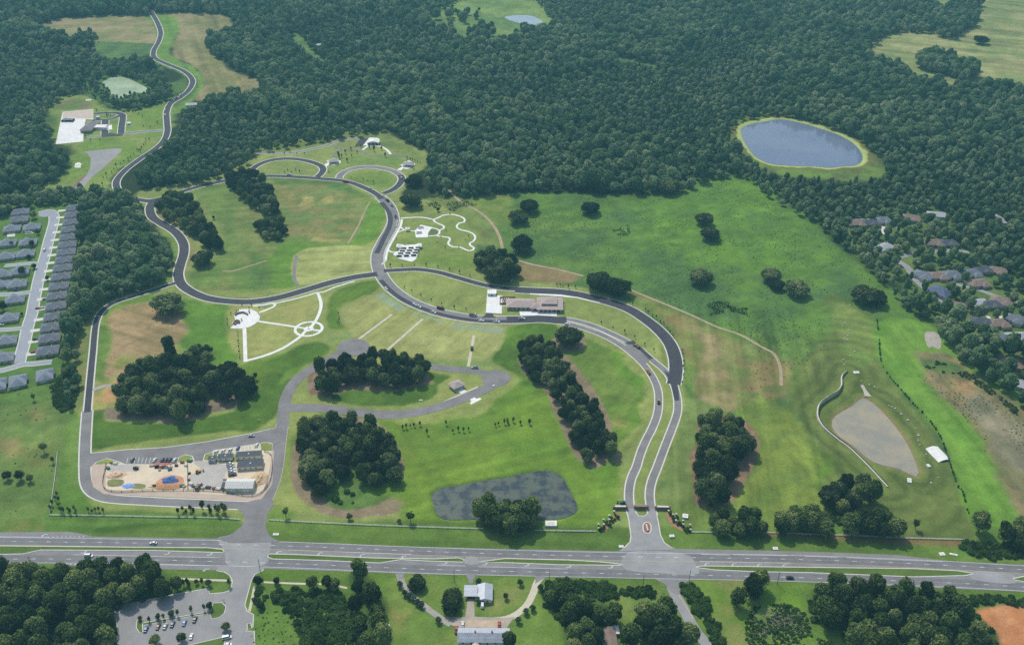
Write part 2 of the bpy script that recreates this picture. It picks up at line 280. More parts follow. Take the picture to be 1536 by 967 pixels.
REG = [
 # pts, colour A, colour B, softness m, mottle scale m
 ([(640,20),(700,-10),(800,-10),(830,30),(842,42),(790,45),(745,62),(700,57),(650,42)], (134,158,96), (104,136,82), 8, 60),
 (c4([(980,10),(1060,-40),(1700,-40),(1700,560),(1536,490),(1390,470),(1230,490),(1180,470),(1090,510),(1040,470),(960,450),(850,410),(740,350),(660,330),(640,250),(690,210),(800,170),(1050,165),(1250,140),(1250,70),(1140,60)]), (160,160,116), (134,146,98), 5, 45),
 (c3([(560,290),(720,310),(860,360),(890,400),(800,380),(640,350)]), (110,145,80), (80,115,65), 8, 25),
 (c2([(220,160),(260,160),(320,260),(400,320),(410,370),(300,300),(225,225)]), (110,145,80), (90,120,70), 8, 25),
 ([(1090,195),(1120,172),(1170,166),(1240,180),(1290,200),(1318,230),(1330,262),(1300,272),(1240,270),(1160,262),(1120,235)], (112,142,68), (98,112,66), 6, 20),
 ([(60,38),(90,27),(130,24),(225,22),(236,40),(240,58),(232,66),(200,68),(150,70),(108,57),(80,48)], (164,150,120), (138,140,96), 4, 30),
 ([(232,20),(330,22),(346,40),(312,60),(325,85),(350,108),(398,124),(372,142),(300,152),(285,140),(303,120),(290,100),(262,85),(262,60),(268,45)], (150,140,108), (128,128,86), 4, 35),
 ([(140,65),(225,66),(225,80),(180,90),(150,84)], (96,134,76), (80,115,70), 6, 20),
 ([(219,22),(256,24),(268,45),(258,66),(256,84),(290,100),(306,124),(290,150),(270,170),(245,165),(255,148),(282,128),(268,108),(240,98),(226,82),(234,60),(232,40)], (112,156,72), (104,146,66), 3, 30),
 ([(130,140),(128,120),(160,105),(215,108),(250,125),(288,112),(296,132),(275,152),(255,165),(195,166),(165,160)], (88,122,62), (74,104,54), 6, 25),
 ([(64,158),(82,146),(130,143),(165,163),(250,155),(262,180),(252,200),(245,215),(200,240),(165,270),(180,295),(215,300),(225,310),(130,300),(40,296),(34,290),(75,272),(102,250),(102,215),(76,215),(82,180)], (116,148,70), (140,156,88), 6, 35),
 (nw([(90,130),(180,80),(300,50),(420,70),(490,125),(400,140),(200,155)]), (136,124,96), (110,130,76), 5, 14),
 (nw([(200,115),(270,90),(340,105),(370,130),(260,138)]), (106,140,72), (100,130,70), 4, 14),
 (nw([(20,240),(150,180),(100,400),(70,480),(-30,480)]), (84,116,60), (100,120,66), 6, 14),
 # meadow and its bare soil
 ([(655,298),(690,292),(760,290),(870,290),(1000,290),(1050,264),(1118,262),(1185,308),(1305,408),(1400,480),(1480,545),(1560,610),(1580,840),(1000,825),(1020,600),(1010,540),(960,470),(880,440),(760,430),(700,410),(650,370),(600,330),(610,300)], (94,136,62), (80,120,68), 6, 34),
 ([(690,300),(760,290),(830,330),(900,340),(890,400),(790,390),(745,350)], (80,118,66), (104,140,68), 14, 26),
 ([(980,300),(1120,270),(1250,370),(1220,430),(1100,400),(1000,370)], (98,148,58), (88,132,60), 18, 26),
 ([(660,290),(700,305),(730,325),(750,370),(720,370),(690,330),(640,310)], (128,146,84), (112,124,76), 8, 18),
 ([(700,300),(760,295),(768,310),(760,335),(735,330),(712,312)], (134,146,82), (112,140,70), 8, 18),
 ([(776,392),(800,396),(840,404),(873,417),(860,424),(820,424),(785,420)], (152,134,104), (140,126,92), 4, 16),
 ([(946,437),(1020,470),(1090,500),(1150,530),(1180,560),(1160,600),(1110,610),(1060,600),(1030,560),(1010,500),(965,460)], (124,138,78), (140,130,88), 8, 26),
 (d3([(1050,10),(1180,60),(1240,120),(1285,180),(1300,300),(1330,525),(1190,510),(1080,420),(1110,300),(1125,180),(1100,90)]), (164,148,118), (140,138,92), 4, 14),
 ([(1110,500),(1180,500),(1250,510),(1230,545),(1180,550),(1130,530)], (104,134,68), (84,120,64), 10, 18),
 ([(1095,515),(1180,540),(1180,600),(1110,600)], (120,134,80), (146,132,94), 10, 12),
 ([(1110,608),(1150,596),(1190,620),(1240,660),(1266,700),(1240,780),(1110,790),(1075,775),(1095,740),(1135,690)], (132,150,72), (112,134,66), 6, 18),
 ([(1225,690),(1250,640),(1290,690),(1300,740),(1240,740)], (98,140,58), (110,140,60), 8, 14),
 ([(1010,600),(1080,610),(1075,660),(1060,700),(1040,750),(1000,775),(985,750),(1000,700),(1012,650)], (134,152,92), (118,138,82), 5, 20),
 (d7([(850,150),(1000,170),(1060,0),(1100,160),(1200,180),(1540,190),(1540,310),(1060,300),(900,180)]), (116,136,66), (120,146,78), 5, 22),
 # basin slopes east
 ([(1190,555),(1225,520),(1250,480),(1240,440),(1315,478),(1320,530),(1345,580),(1400,650),(1448,760),(1462,812),(1350,808),(1290,800),(1240,740),(1250,700),(1215,655),(1190,610)], (112,126,72), (102,118,64), 5, 22),
 ([(1250,450),(1310,475),(1318,540),(1290,550),(1265,520)], (112,142,72), (124,140,80), 6, 20),
 (d4([(700,0),(930,0),(1040,60),(1180,180),(1260,290),(1400,370),(1560,470),(1560,960),(1500,1180),(1360,1190),(1240,1160),(1150,920),(1060,680),(900,480),(720,270)]), (93,147,58), (108,157,66), 2.5, 24),
 (d4([(940,180),(1100,200),(1200,270),(1260,320),(1380,400),(1540,520),(1700,640),(1700,1100),(1540,1190),(1440,1000),(1350,820),(1200,560),(1040,430),(970,330)]), (148,132,106), (118,116,88), 5, 16),
 (d4([(1180,380),(1300,440),(1400,520),(1560,620),(1560,900),(1420,820),(1300,640),(1200,480)]), (150,142,126), (124,122,106), 6, 18),  # swamp: grey sheen of standing water painted into the ground colour
 (d4([(1070,350),(1180,330),(1270,400),(1200,440),(1100,420)]), (162,134,104), (120,120,84), 5, 10),
 (d4([(945,220),(1100,240),(1200,280),(1170,310),(1050,300),(960,290)]), (84,112,68), (98,120,72), 4, 8),
 # park interior: pale new sod
 ([(95,600),(125,500),(140,460),(190,435),(250,420),(262,390),(262,370),(236,340),(215,310),(205,290),(330,262),(390,232),(470,212),(560,196),(600,210),(638,228),(640,250),(612,270),(606,300),(640,300),(680,320),(712,350),(715,385),(780,420),(880,432),(960,462),(1000,510),(1026,560),(1024,620),(1008,680),(990,740),(1000,790),(930,800),(400,790),(75,790)], SOD2, (138,152,92), 4, 45),
 (c6([(780,430),(900,560),(1000,560),(1150,540),(1290,640),(1290,760),(1370,840),(1250,860),(900,850),(760,830),(830,560)]), (142,156,92), (130,148,84), 5, 26),
 (c6([(860,800),(960,700),(1100,720),(1270,780),(1320,860),(1200,860),(1000,830)]), (122,146,72), (132,150,84), 6, 24),
 (c6([(420,290),(640,200),(880,220),(820,270),(600,270),(480,310)]), (124,152,82), (136,154,90), 6, 18),
 (c6([(530,360),(620,300),(780,300),(830,350),(800,390),(720,400)]), (130,152,80), (120,146,74), 5, 18),
 (c6([(-20,150),(200,110),(480,60),(620,50),(760,60),(800,110),(940,170),(960,240),(820,190),(600,95),(440,130),(200,180),(-20,190)]), (128,144,84), (118,136,80), 5, 18),
 # upper field
 (c5([(1110,170),(1280,130),(1536,110),(1536,190),(1500,960),(1310,790),(1100,740),(1090,640),(1240,540),(1280,400),(1200,300),(1150,230)]), (122,146,80), (108,134,74), 6, 40),
 (c6([(-40,400),(120,350),(420,350),(560,400),(680,460),(640,560),(540,715),(280,720),(100,790),(-40,860)]), (116,138,78), (132,142,88), 6, 30),
 (c6([(120,340),(440,345),(600,400),(650,440),(560,440),(300,370),(140,370)]), (92,126,68), (100,134,66), 6, 30),
 (c6([(160,380),(330,370),(520,420),(600,520),(560,640),(420,690),(250,640),(170,520)]), (142,138,92), (116,136,80), 9, 16),
 (c6([(290,445),(330,440),(345,490),(270,515),(270,480)]), (196,176,122), (160,156,100), 4, 8),
 (c6([(400,450),(440,440),(450,480),(410,485)]), (186,170,112), (150,150,92), 4, 8),
 (c6([(210,600),(290,600),(280,660),(200,660)]), (150,136,100), (130,136,84), 8, 8),
 (c6([(670,460),(755,500),(745,600),(690,700),(545,735),(290,742),(255,780),(240,960),(60,960),(110,760),(200,700),(540,712),(625,590)]), (104,152,60), (96,142,58), 3, 30),
 (c6([(340,678),(500,690),(500,700),(340,692)]), (176,166,108), (160,156,98), 2, 9),
 (c5([(1150,720),(1536,760),(1536,790),(1300,780),(1180,750)]), (150,156,100), (140,150,92), 3, 20),
 (c5([(1110,640),(1260,620),(1536,600),(1536,740),(1300,740),(1140,700)]), (108,138,72), (96,130,66), 6, 30),
 (c5([(1230,680),(1330,660),(1350,720),(1240,740)]), (140,142,88), (112,138,72), 9, 12),
 (c6([(265,755),(690,738),(700,860),(600,895),(330,950),(255,950)]), (170,176,118), (160,168,110), 2, 26),
 (c6([(0,760),(90,800),(60,960),(0,960)]), (88,124,68), (94,132,66), 6, 20),
 (c5([(800,250),(850,270),(840,340),(960,400),(1060,470),(1080,560),(1060,660),(1100,740),(1010,700),(1000,600),(1020,480),(900,390),(800,330)]), (148,146,98), (136,148,88), 4, 16),
 (c5([(890,300),(960,320),(1080,400),(1130,470),(1110,540),(1090,640),(1060,640),(1090,480),(1020,410),(910,350)]), (150,138,98), (140,146,92), 3, 12),
 (c5([(910,390),(1010,450),(1030,520),(1000,640),(950,720),(850,730),(900,680),(960,600),(990,500)]), (112,150,70), (126,150,80), 4, 18),
 (c5([(500,860),(620,790),(830,740),(1000,715),(880,760),(700,800),(600,850),(560,960),(470,960)]), (128,140,80), (136,148,88), 4, 18),
 # west side
 (d1([(420,40),(540,-40),(520,300),(480,540),(420,540),(400,330)]), (140,142,92), (122,136,80), 4, 16),
 (d1([(560,20),(650,20),(640,200),(610,340),(545,350)]), (116,146,76), (104,138,66), 4, 16),
 (c5([(640,960),(620,900),(760,830),(860,810),(940,900),(1060,910),(1080,960)])[:] , (168,144,116), (150,136,102), 3, 14),
 (d1([(640,-40),(1060,-40),(1085,70),(1020,130),(900,200),(780,270),(700,310),(610,330),(610,250),(640,120)]), (170,146,118), (154,136,104), 3, 14),
 (d1([(715,190),(790,200),(770,260),(640,270)]), (134,144,80), (146,144,92), 5, 8),
 (d1([(720,300),(800,270),(760,420),(640,480),(580,480),(580,420),(650,350)]), (206,166,124), (186,150,112), 3, 8),
 (d1([(530,420),(580,430),(580,480),(640,490),(600,510),(525,510)]), (186,164,110), (170,158,100), 3, 8),
 (d1([(620,-160),(880,-160),(880,-120),(640,-60),(640,100),(620,40),(580,-40)]), (114,150,66), (104,140,60), 3, 20),
 (c5([(1060,800),(1200,830),(1340,850),(1330,960),(1080,960),(1060,900)]), (98,148,56), (90,138,52), 3, 24),
 (d1([(1060,-20),(1320,-20),(1330,60),(1370,110),(1370,230),(1340,250),(1230,260),(1040,130),(1085,60)]), (96,146,56), (88,136,52), 3, 24),
 (d1([(540,520),(600,515),(605,570),(960,592),(1200,560),(1480,485),(1520,400),(1536,300),(1700,340),(1640,440),(1580,560),(1480,625),(1330,630),(1000,680),(700,715),(530,742),(525,640)]), LAWND, (86,122,50), 2, 26),
 (d1([(1370,270),(1536,220),(1700,180),(1750,260),(1600,380),(1520,400),(1500,330),(1420,290)]), (108,142,60), (98,136,56), 2, 22),
 (d1([(605,508),(603,574),(700,577),(880,577),(960,598),(1040,585),(1130,575),(1200,532),(1340,512),(1480,487),(1524,412),(1500,385),(1300,440),(1000,500),(700,500)]), MUL, (134,122,112), 1.2, 6),
 (d1([(335,540),(445,520),(450,560),(475,640),(480,700),(480,960),(530,1080),(640,1150),(1400,1170),(1400,1260),(280,1230)]), (98,142,60), (88,132,54), 2, 26),
 (d1([(430,560),(480,540),(480,960),(430,960),(380,900)]), (116,152,78), (104,144,66), 4, 26),
 (d5([(-60,-500),(330,-520),(280,220),(250,270),(-60,290)]), (112,138,76), (98,126,68), 3, 24),
 (d5([(-20,-240),(120,-210),(150,-150),(60,-120),(-20,-170)]), (150,138,98), (116,136,76), 9, 12),
 (d5([(170,-380),(260,-400),(260,-330),(200,-320)]), (140,138,90), (112,134,74), 9, 12),
 (d5([(200,-230),(260,-240),(270,-60),(150,60),(120,-60)]), (126,138,80), (112,134,74), 12, 12),
 (d5([(-20,250),(270,240),(400,270),(380,300),(-20,290)]), (124,130,78), (104,130,62), 3, 12),
 (d5([(250,225),(1390,240),(1370,290),(1240,345),(520,330),(250,305)]), (90,130,58), (104,140,70), 2, 30),
 (d5([(530,290),(1380,290),(1240,346),(530,332)]), LAWND, (74,112,42), 2, 20),
 # centre lawns
 (d2([(430,180),(520,120),(640,78),(705,75),(735,110),(700,150),(600,200),(510,235),(495,280),(540,365),(450,362),(415,310),(435,240)]), LAWN, (92,130,50), 2.5, 26),
 (d2([(490,290),(500,235),(700,160),(900,240),(1100,300),(1440,340),(1430,460),(1360,520),(1130,560),(870,530),(560,440),(545,370)]), SOD, (160,164,108), 5, 30),
 (d2([(540,370),(600,420),(480,440),(440,400)]), (132,156,100), (150,162,108), 4, 14),
 (d2([(870,510),(1130,540),(1360,530),(1360,580),(1040,565)]), (118,152,86), (140,158,100), 4, 14),
 (d2([(-100,200),(120,240),(370,160),(380,240),(300,320),(230,360),(250,410),(120,490),(20,520),(-95,510)]), (168,168,110), (158,164,104), 4, 22),
 (d2([(-100,610),(40,560),(150,520),(260,450),(380,430),(440,445),(440,490),(350,540),(200,600),(150,660),(90,760),(60,830),(75,900),(0,960),(-120,900),(-60,720)]), LAWN, LAWND, 2.5, 26),
 (d2([(320,610),(328,736),(440,753),(540,708),(700,712),(850,708),(960,682),(1042,668),(1030,650),(900,600),(500,560),(360,580)]), MUL, (140,112,98), 1.2, 6),
 (d2([(440,755),(545,712),(700,716),(850,712),(960,686),(1042,672),(1010,610),(1090,620),(1150,630),(1070,680),(1060,730),(950,780),(800,803),(640,803),(540,785)]), LAWND, (88,124,52), 2, 20),
 (d2([(870,830),(960,905),(1200,890),(1350,840),(1400,760),(1500,700),(1536,640),(1440,580),(1370,525),(1430,460),(1480,350),(1560,330),(1700,300),(1760,380),(1720,620),(1700,900),(1000,960)]), (100,144,54), LAWND, 2.5, 22),
 (d2([(230,960),(250,900),(340,860),(500,820),(700,860),(860,905),(1200,895),(1400,850),(1500,800),(1700,900),(1750,1300),(1800,1560),(1200,1560),(880,1480),(860,1200),(250,1200)]), (118,142,58), (104,140,56), 3, 26),
 (d2([(1050,900),(1350,860),(1500,800),(1650,960),(1500,1000),(1100,1010),(900,1000)]), (98,138,54), (110,144,58), 6, 22),
 (d3([(430,100),(560,150),(640,190),(700,280),(780,330),(800,420),(770,500),(760,600),(680,680),(620,800),(660,850),(600,960),(400,960),(300,600),(280,200)]), (102,138,60), (116,138,68), 3, 22),
 (d3([(600,180),(640,190),(700,280),(790,340),(800,430),(770,500),(760,600),(690,640),(740,500),(740,400),(640,260)]), (96,146,50), (90,140,50), 5, 18),
 (d3([(600,590),(700,590),(690,630),(610,630)]), (160,150,98), (120,138,70), 6, 6),
 (d3([(-80,600),(100,380),(220,400),(350,700),(480,850),(620,800),(660,860),(640,940),(600,1160),(430,1200),(100,1200),(350,950),(250,860),(-80,900)]), (112,150,56), (98,140,52), 3, 24),
 (d3([(60,215),(75,260),(120,335),(210,400),(260,500),(310,600),(350,700),(400,790),(480,855),(520,850),(590,810),(665,828),(640,740),(560,500),(430,300),(300,190)]), MUL, (140,124,108), 1.2, 6),
 (d3([(260,110),(262,150),(330,178),(400,182),(450,160),(455,100),(380,60)]), MUL, (140,122,108), 1.2, 6),
 (d3([(1090,610),(1125,690),(1060,760),(1075,960),(1090,1060),(1190,1092),(1290,1060),(1360,960),(1440,790),(1440,650),(1300,540),(1120,560)]), (152,128,114), (140,116,100), 1.2, 6),
 # round grove ring
 (d6([(215,-40),(232,70),(290,135),(370,195),(470,222),(600,233),(740,217),(835,190),(858,140),(862,20),(850,-150),(700,-330),(350,-340),(235,-200)]), (152,138,122), (140,124,110), 1.2, 6),
 (d6([(400,110),(440,155),(530,187),(600,178),(700,165),(790,110),(820,40),(700,-60),(480,-40)]), (86,122,62), (96,130,68), 1.5, 10),
 (d6([(640,60),(860,10),(900,-100),(1000,-150),(1400,-180),(1900,-60),(2000,100),(2000,210),(1300,262),(880,240),(860,150)]), (118,152,58), (106,144,54), 4, 24),
 # verge north of the highway
 (d6([(80,235),(400,268),(1335,295),(1940,316),(2100,340),(2100,400),(1536,405),(900,388),(400,365),(150,345)]), (84,124,48), (98,136,58), 2, 28),
 (d6([(75,170),(220,200),(230,320),(160,345),(80,290)]), (120,150,78), (108,144,66), 4, 18),
 (d7([(530,305),(620,240),(690,190),(715,330),(710,370),(540,365)]), (142,158,98), (128,150,84), 1, 18),
 (d7([(870,190),(920,200),(1010,300),(1070,330),(1080,385),(930,385),(890,330)]), (136,154,92), (120,148,78), 1, 18),
 (d7([(1070,320),(1540,340),(1540,415),(940,405),(960,385),(1080,388)]), (86,124,48), (98,132,58), 2, 22),
 (d8([(-20,340),(840,380),(1180,388),(1150,440),(1140,470),(800,438),(400,420),(-20,412)]), (94,130,54), (108,138,62), 2, 22),
 (d8([(-20,312),(520,332),(840,350),(1180,358),(1175,388),(840,378),(520,370),(200,345),(-20,340)]), (140,112,84), (124,116,76), 1.5, 8),
 (d8([(1140,460),(1536,455),(1640,470),(1640,510),(1536,492),(1160,480)]), (116,138,70), (126,138,76), 2, 12),
 # south side of the highway
 ([(-80,845),(1640,885),(1700,1100),(-100,1100)], (104,134,64), (92,124,58), 3, 26),
 (d6([(0,540),(780,545),(830,590),(540,620),(440,605),(60,600)]), (92,128,52), (104,138,62), 2, 22),
 (d6([(800,560),(1220,560),(1536,570),(1700,580),(1640,720),(1536,790),(1450,960),(760,960),(770,700)]), (122,146,74), (106,138,66), 4, 20),
 (d6([(800,780),(880,770),(940,810),(860,870),(800,860)]), (156,146,98), (130,144,82), 7, 8),
 (d6([(1330,680),(1500,640),(1536,700),(1440,780),(1340,790)]), (128,140,80), (140,146,92), 6, 10),
 (d7([(0,760),(200,700),(330,850),(350,1000),(0,1000)]), (118,148,72), (104,138,64), 4, 20),
 (d7([(640,640),(900,650),(960,700),(1050,870),(640,900),(640,720)]), (128,144,82), (112,138,70), 4, 14),
 (d7([(1030,600),(1536,600),(1536,1000),(1240,1000),(1160,800)]), (108,142,62), (132,140,84), 4, 14),
 (d8([(-20,590),(300,590),(1240,640),(1560,660),(1560,740),(1240,720),(300,650),(-20,660)]), (92,122,56), (104,134,62), 2, 20),
 (d8([(-20,650),(300,640),(290,780),(500,960),(-20,1000)]), (104,148,54), (92,130,56), 3, 14),
 (d8([(1245,760),(1330,740),(1620,750),(1620,1000),(1390,960),(1370,880),(1290,830)]), (210,150,116), (196,134,98), 2, 12),
 (d8([(880,900),(1000,900),(1040,1000),(860,1000)]), (160,128,100), (120,120,80), 4, 8),
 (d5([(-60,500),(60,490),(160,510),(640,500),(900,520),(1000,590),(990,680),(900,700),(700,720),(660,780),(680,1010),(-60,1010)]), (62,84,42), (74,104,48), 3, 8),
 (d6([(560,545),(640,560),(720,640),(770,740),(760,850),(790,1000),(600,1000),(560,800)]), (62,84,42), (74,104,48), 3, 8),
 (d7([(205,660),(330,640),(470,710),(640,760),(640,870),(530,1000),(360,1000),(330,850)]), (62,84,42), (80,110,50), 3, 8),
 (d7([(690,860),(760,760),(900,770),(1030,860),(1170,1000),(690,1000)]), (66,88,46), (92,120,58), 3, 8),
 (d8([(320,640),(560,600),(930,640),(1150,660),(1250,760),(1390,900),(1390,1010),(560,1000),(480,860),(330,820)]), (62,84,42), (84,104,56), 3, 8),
 # houses west
 ([(-60,305),(60,296),(100,290),(125,300),(118,400),(100,500),(84,590),(-60,600)], (98,138,68), (84,124,60), 3, 18),
 (d5([(840,690),(1110,640),(1110,1000),(1400,1000),(1400,900),(1340,690),(1700,690)])[:0] or [(392,880),(520,870),(545,967),(530,1010),(380,1010)], (106,142,66), (92,130,58), 4, 14),
 # houses east
 ([(1270,330),(1400,310),(1480,400),(1560,420),(1560,560),(1460,520),(1390,470),(1350,430),(1300,400),(1265,360)], (84,116,60), (110,130,78), 6, 14),
]
def fl(a):
    r, g, b = a; k = max(0, g - r - 22); return np.array(srgb(r + .3 * k, g - .14 * k, b))
xs = np.unique(np.concatenate([[-12000, -6000, -3500, -2400], np.arange(-1600, -560, 4.0), np.arange(-560, 560, 1.35), np.arange(560, 1600, 4.0), [1610, 2400, 3500, 6000, 12000]]))
ys = [-6000, -2000, 0, 200, 320]; y = 370.0
while y < 2600:
    ys.append(y); y += 1.3 if y < 1000 else 1.3 + (y - 1000) * .0035
ys = np.array(ys + [2800, 3400, 4500, 7000, 13000])
X, Y = np.meshgrid(xs, ys); nx, ny = len(xs), len(ys)
N1 = fbm(X + 5000, Y + 5000, 40, 4); NW = fbm(X + 900, Y + 4000, 14, 3) - .5
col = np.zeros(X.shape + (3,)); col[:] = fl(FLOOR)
GK = np.array([.93, .92, .70])
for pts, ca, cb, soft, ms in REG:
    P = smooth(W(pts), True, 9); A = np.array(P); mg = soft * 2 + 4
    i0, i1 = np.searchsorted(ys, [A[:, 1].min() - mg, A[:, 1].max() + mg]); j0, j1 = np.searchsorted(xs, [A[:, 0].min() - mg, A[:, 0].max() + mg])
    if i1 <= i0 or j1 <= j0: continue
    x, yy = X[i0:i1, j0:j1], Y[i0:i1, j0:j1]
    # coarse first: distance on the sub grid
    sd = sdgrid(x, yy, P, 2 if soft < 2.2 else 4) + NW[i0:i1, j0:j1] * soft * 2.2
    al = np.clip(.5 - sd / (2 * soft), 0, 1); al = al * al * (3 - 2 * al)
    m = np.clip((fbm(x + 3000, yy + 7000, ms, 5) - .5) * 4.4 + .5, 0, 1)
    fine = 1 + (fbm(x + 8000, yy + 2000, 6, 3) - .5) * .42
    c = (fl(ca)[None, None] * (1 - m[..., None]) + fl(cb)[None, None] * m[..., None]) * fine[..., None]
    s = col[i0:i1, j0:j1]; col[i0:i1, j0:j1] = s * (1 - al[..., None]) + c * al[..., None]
# mowing, drilling and tyre lines as real differences in the sward
def streak(pts, a_deg, ln, wd, amp, soft=6, tint=(1, 1, 1)):
    P = W(pts); A = np.array(P); i0, i1 = np.searchsorted(ys, [A[:, 1].min(), A[:, 1].max()]); j0, j1 = np.searchsorted(xs, [A[:, 0].min(), A[:, 0].max()])
    x, yy = X[i0:i1, j0:j1], Y[i0:i1, j0:j1]; a = math.radians(a_deg); u = x * math.cos(a) + yy * math.sin(a) + NW[i0:i1, j0:j1] * 5; v = -x * math.sin(a) + yy * math.cos(a) + NW[i0:i1, j0:j1] * 3
    m = np.clip(.5 - sdgrid(x, yy, P, 4) / (2 * soft), 0, 1); f = (fbm(u * wd / ln + 6000, v + 6000, wd * 2, 3) - .5) * 2 * amp * m
    col[i0:i1, j0:j1] *= 1 + f[..., None] * np.array(tint)
def dirang(p, q): A, B_ = G(*p), G(*q); return math.degrees(math.atan2(B_[1] - A[1], B_[0] - A[0]))
streak([(955,450),(1250,470),(1270,700),(1240,780),(1000,790),(1020,620)], dirang((1085,600), (1070,480)), 90, 3, .42); streak(d4([(700,0),(1040,60),(1260,290),(1560,470),(1560,960),(1400,1190),(1150,920),(720,270)]), dirang((1340,560), (1460,720)), 80, 3, .35)
streak([(150,460),(285,460),(285,540),(150,580)], dirang((200,480), (270,500)), 60, 2.5, .35); streak([(240,20),(400,20),(400,150),(280,150)], dirang((300,60), (330,130)), 140, 5, .4, tint=(1,1,1)); streak([(60,20),(235,20),(235,70),(60,70)], 0, 140, 5, .3)
streak([(1290,0),(1600,0),(1600,140),(1290,140)], -25, 90, 6, .45); streak([(440,370),(560,370),(560,430),(440,430)], 3, 120, 2.6, .22); streak([(500,420),(780,450),(760,550),(520,520)], dirang((588,472), (534,512)), 90, 2.4, .2); streak([(70,760),(940,760),(940,830),(70,800)], -3, 120, 2.6, .28); streak([(640,600),(800,560),(980,600),(900,770),(600,780)], 20, 70, 3, .22)
streak([(300,270),(580,270),(560,430),(300,440)], 8, 70, 3.5, .3); streak([(140,600),(400,600),(400,660),(140,675)], 6, 100, 3, .22); streak([(760,290),(1110,265),(1340,460),(1150,520),(900,430)], 28, 14, 5, .24); streak([(860,500),(980,540),(960,700),(900,760)], 60, 60, 3, .25); streak([(0,590),(85,600),(75,770),(0,790)], 40, 30, 5, .35)
# curved mowing round the basin
rwl = W(K(1200, 540, [(310,75),(270,180),(180,262),(116,340),(120,400),(230,510),(390,640),(585,845)], 4.396)); bs = W([(1185,560),(1240,470),(1320,480),(1330,560),(1450,760),(1462,812),(1240,800),(1180,680)])
A = np.array(bs); i0, i1 = np.searchsorted(ys, [A[:, 1].min(), A[:, 1].max()]); j0, j1 = np.searchsorted(xs, [A[:, 0].min(), A[:, 0].max()]); x, yy = X[i0:i1, j0:j1], Y[i0:i1, j0:j1]
S_ = smooth(rwl, False, 4); dd = np.full(x.shape, 1e9)
for (ax, ay) in S_: dd = np.minimum(dd, np.hypot(x - ax, yy - ay))
dw = np.abs(sdgrid(x, yy, WATER[0], 3)); dd = np.where(dd < dw * 1.2, dd, dw * 1.2); m = np.clip(.5 - sdgrid(x, yy, bs, 3) / 12, 0, 1)
t_ = dd + NW[i0:i1, j0:j1] * 4; band = .10 * np.sin(t_ / 2.1) + .09 * np.sin(t_ / 5.3 + 1) + .10 * (np.abs(t_ - 33) < 1.2) - .16 * (np.abs(t_ - 12) < 2.5)
col[i0:i1, j0:j1] *= 1 + (band * m)[..., None] * np.array([1.1, 1, .9])
Z = np.zeros(X.shape)
Wd = []
for k, P in enumerate(WATER):
    A = np.array(P); mg = 30
    i0, i1 = np.searchsorted(ys, [A[:, 1].min() - mg, A[:, 1].max() + mg]); j0, j1 = np.searchsorted(xs, [A[:, 0].min() - mg, A[:, 0].max() + mg])
    x, yy = X[i0:i1, j0:j1], Y[i0:i1, j0:j1]; sd = sdist(x, yy, P)
    bank = 4.0 if k == 0 else 2.0
    t = np.clip((bank + 1 - sd) / (bank * 2 + 1), 0, 1)
    Z[i0:i1, j0:j1] -= 1.6 * t * t * (3 - 2 * t)
    s = col[i0:i1, j0:j1]; nz = NW[i0:i1, j0:j1]
    if k == 2:      # floating weed ring, then brown shore
        w = 7 + nz * 10
        a = np.clip((w + 6 - sd) / 3, 0, 1) * (sd > 0); s[:] = s * (1 - a[..., None] * .8) + fl((122, 114, 72)) * a[..., None] * .8
        a = np.clip((w - sd) / 2, 0, 1); s[:] = s * (1 - a[..., None]) + fl((178, 194, 130)) * a[..., None]
    elif k == 0:
        a = np.clip((4 + nz * 6 - sd) / 3, 0, 1); s[:] = s * (1 - a[..., None] * .7) + fl((150, 132, 100)) * a[..., None] * .7
    elif k == 1:
        a = np.clip((1.5 + nz * 2 - sd) / 1.5, 0, 1); s[:] = s * (1 - a[..., None] * .6) + fl((100, 120, 60)) * a[..., None] * .6
me = bpy.data.meshes.new('ground'); nv = nx * ny
co = np.stack([X, Y, Z], -1).reshape(-1, 3).astype(np.float32)
idx = np.arange(nv).reshape(ny, nx); q = np.stack([idx[:-1, :-1], idx[:-1, 1:], idx[1:, 1:], idx[1:, :-1]], -1).reshape(-1, 4)
me.vertices.add(nv); me.vertices.foreach_set('co', co.ravel()); me.loops.add(q.size); me.loops.foreach_set('vertex_index', q.ravel().astype(np.int32))
me.polygons.add(len(q)); me.polygons.foreach_set('loop_start', np.arange(0, q.size, 4, dtype=np.int32)); me.polygons.foreach_set('loop_total', np.full(len(q), 4, np.int32))
at = me.color_attributes.new('soil', 'FLOAT_COLOR', 'POINT'); at.data.foreach_set('color', np.concatenate([col.reshape(-1, 3) * GK, np.ones((nv, 1))], 1).astype(np.float32).ravel())
me.update(calc_edges=True)
gm = bpy.data.materials.new('grassland'); gm.use_nodes = True; nt = gm.node_tree; N = nt.nodes; L = nt.links; b = N['Principled BSDF']
b.inputs['Roughness'].default_value = .95; b.inputs['Specular IOR Level'].default_value = .12
a = N.new('ShaderNodeAttribute'); a.attribute_name = 'soil'; g = N.new('ShaderNodeNewGeometry')
n1 = N.new('ShaderNodeTexNoise'); n1.inputs['Scale'].default_value = .55; n1.inputs['Detail'].default_value = 5; n1.inputs['Roughness'].default_value = .7; L.new(g.outputs['Position'], n1.inputs['Vector'])
n2 = N.new('ShaderNodeTexNoise'); n2.inputs['Scale'].default_value = .035; n2.inputs['Detail'].default_value = 6; n2.inputs['Roughness'].default_value = .6; L.new(g.outputs['Position'], n2.inputs['Vector'])
def mr(src, lo, hi):
    m = N.new('ShaderNodeMapRange'); m.inputs[1].default_value = .3; m.inputs[2].default_value = .7; m.inputs[3].default_value = lo; m.inputs[4].default_value = hi; L.new(src, m.inputs[0]); return m.outputs[0]
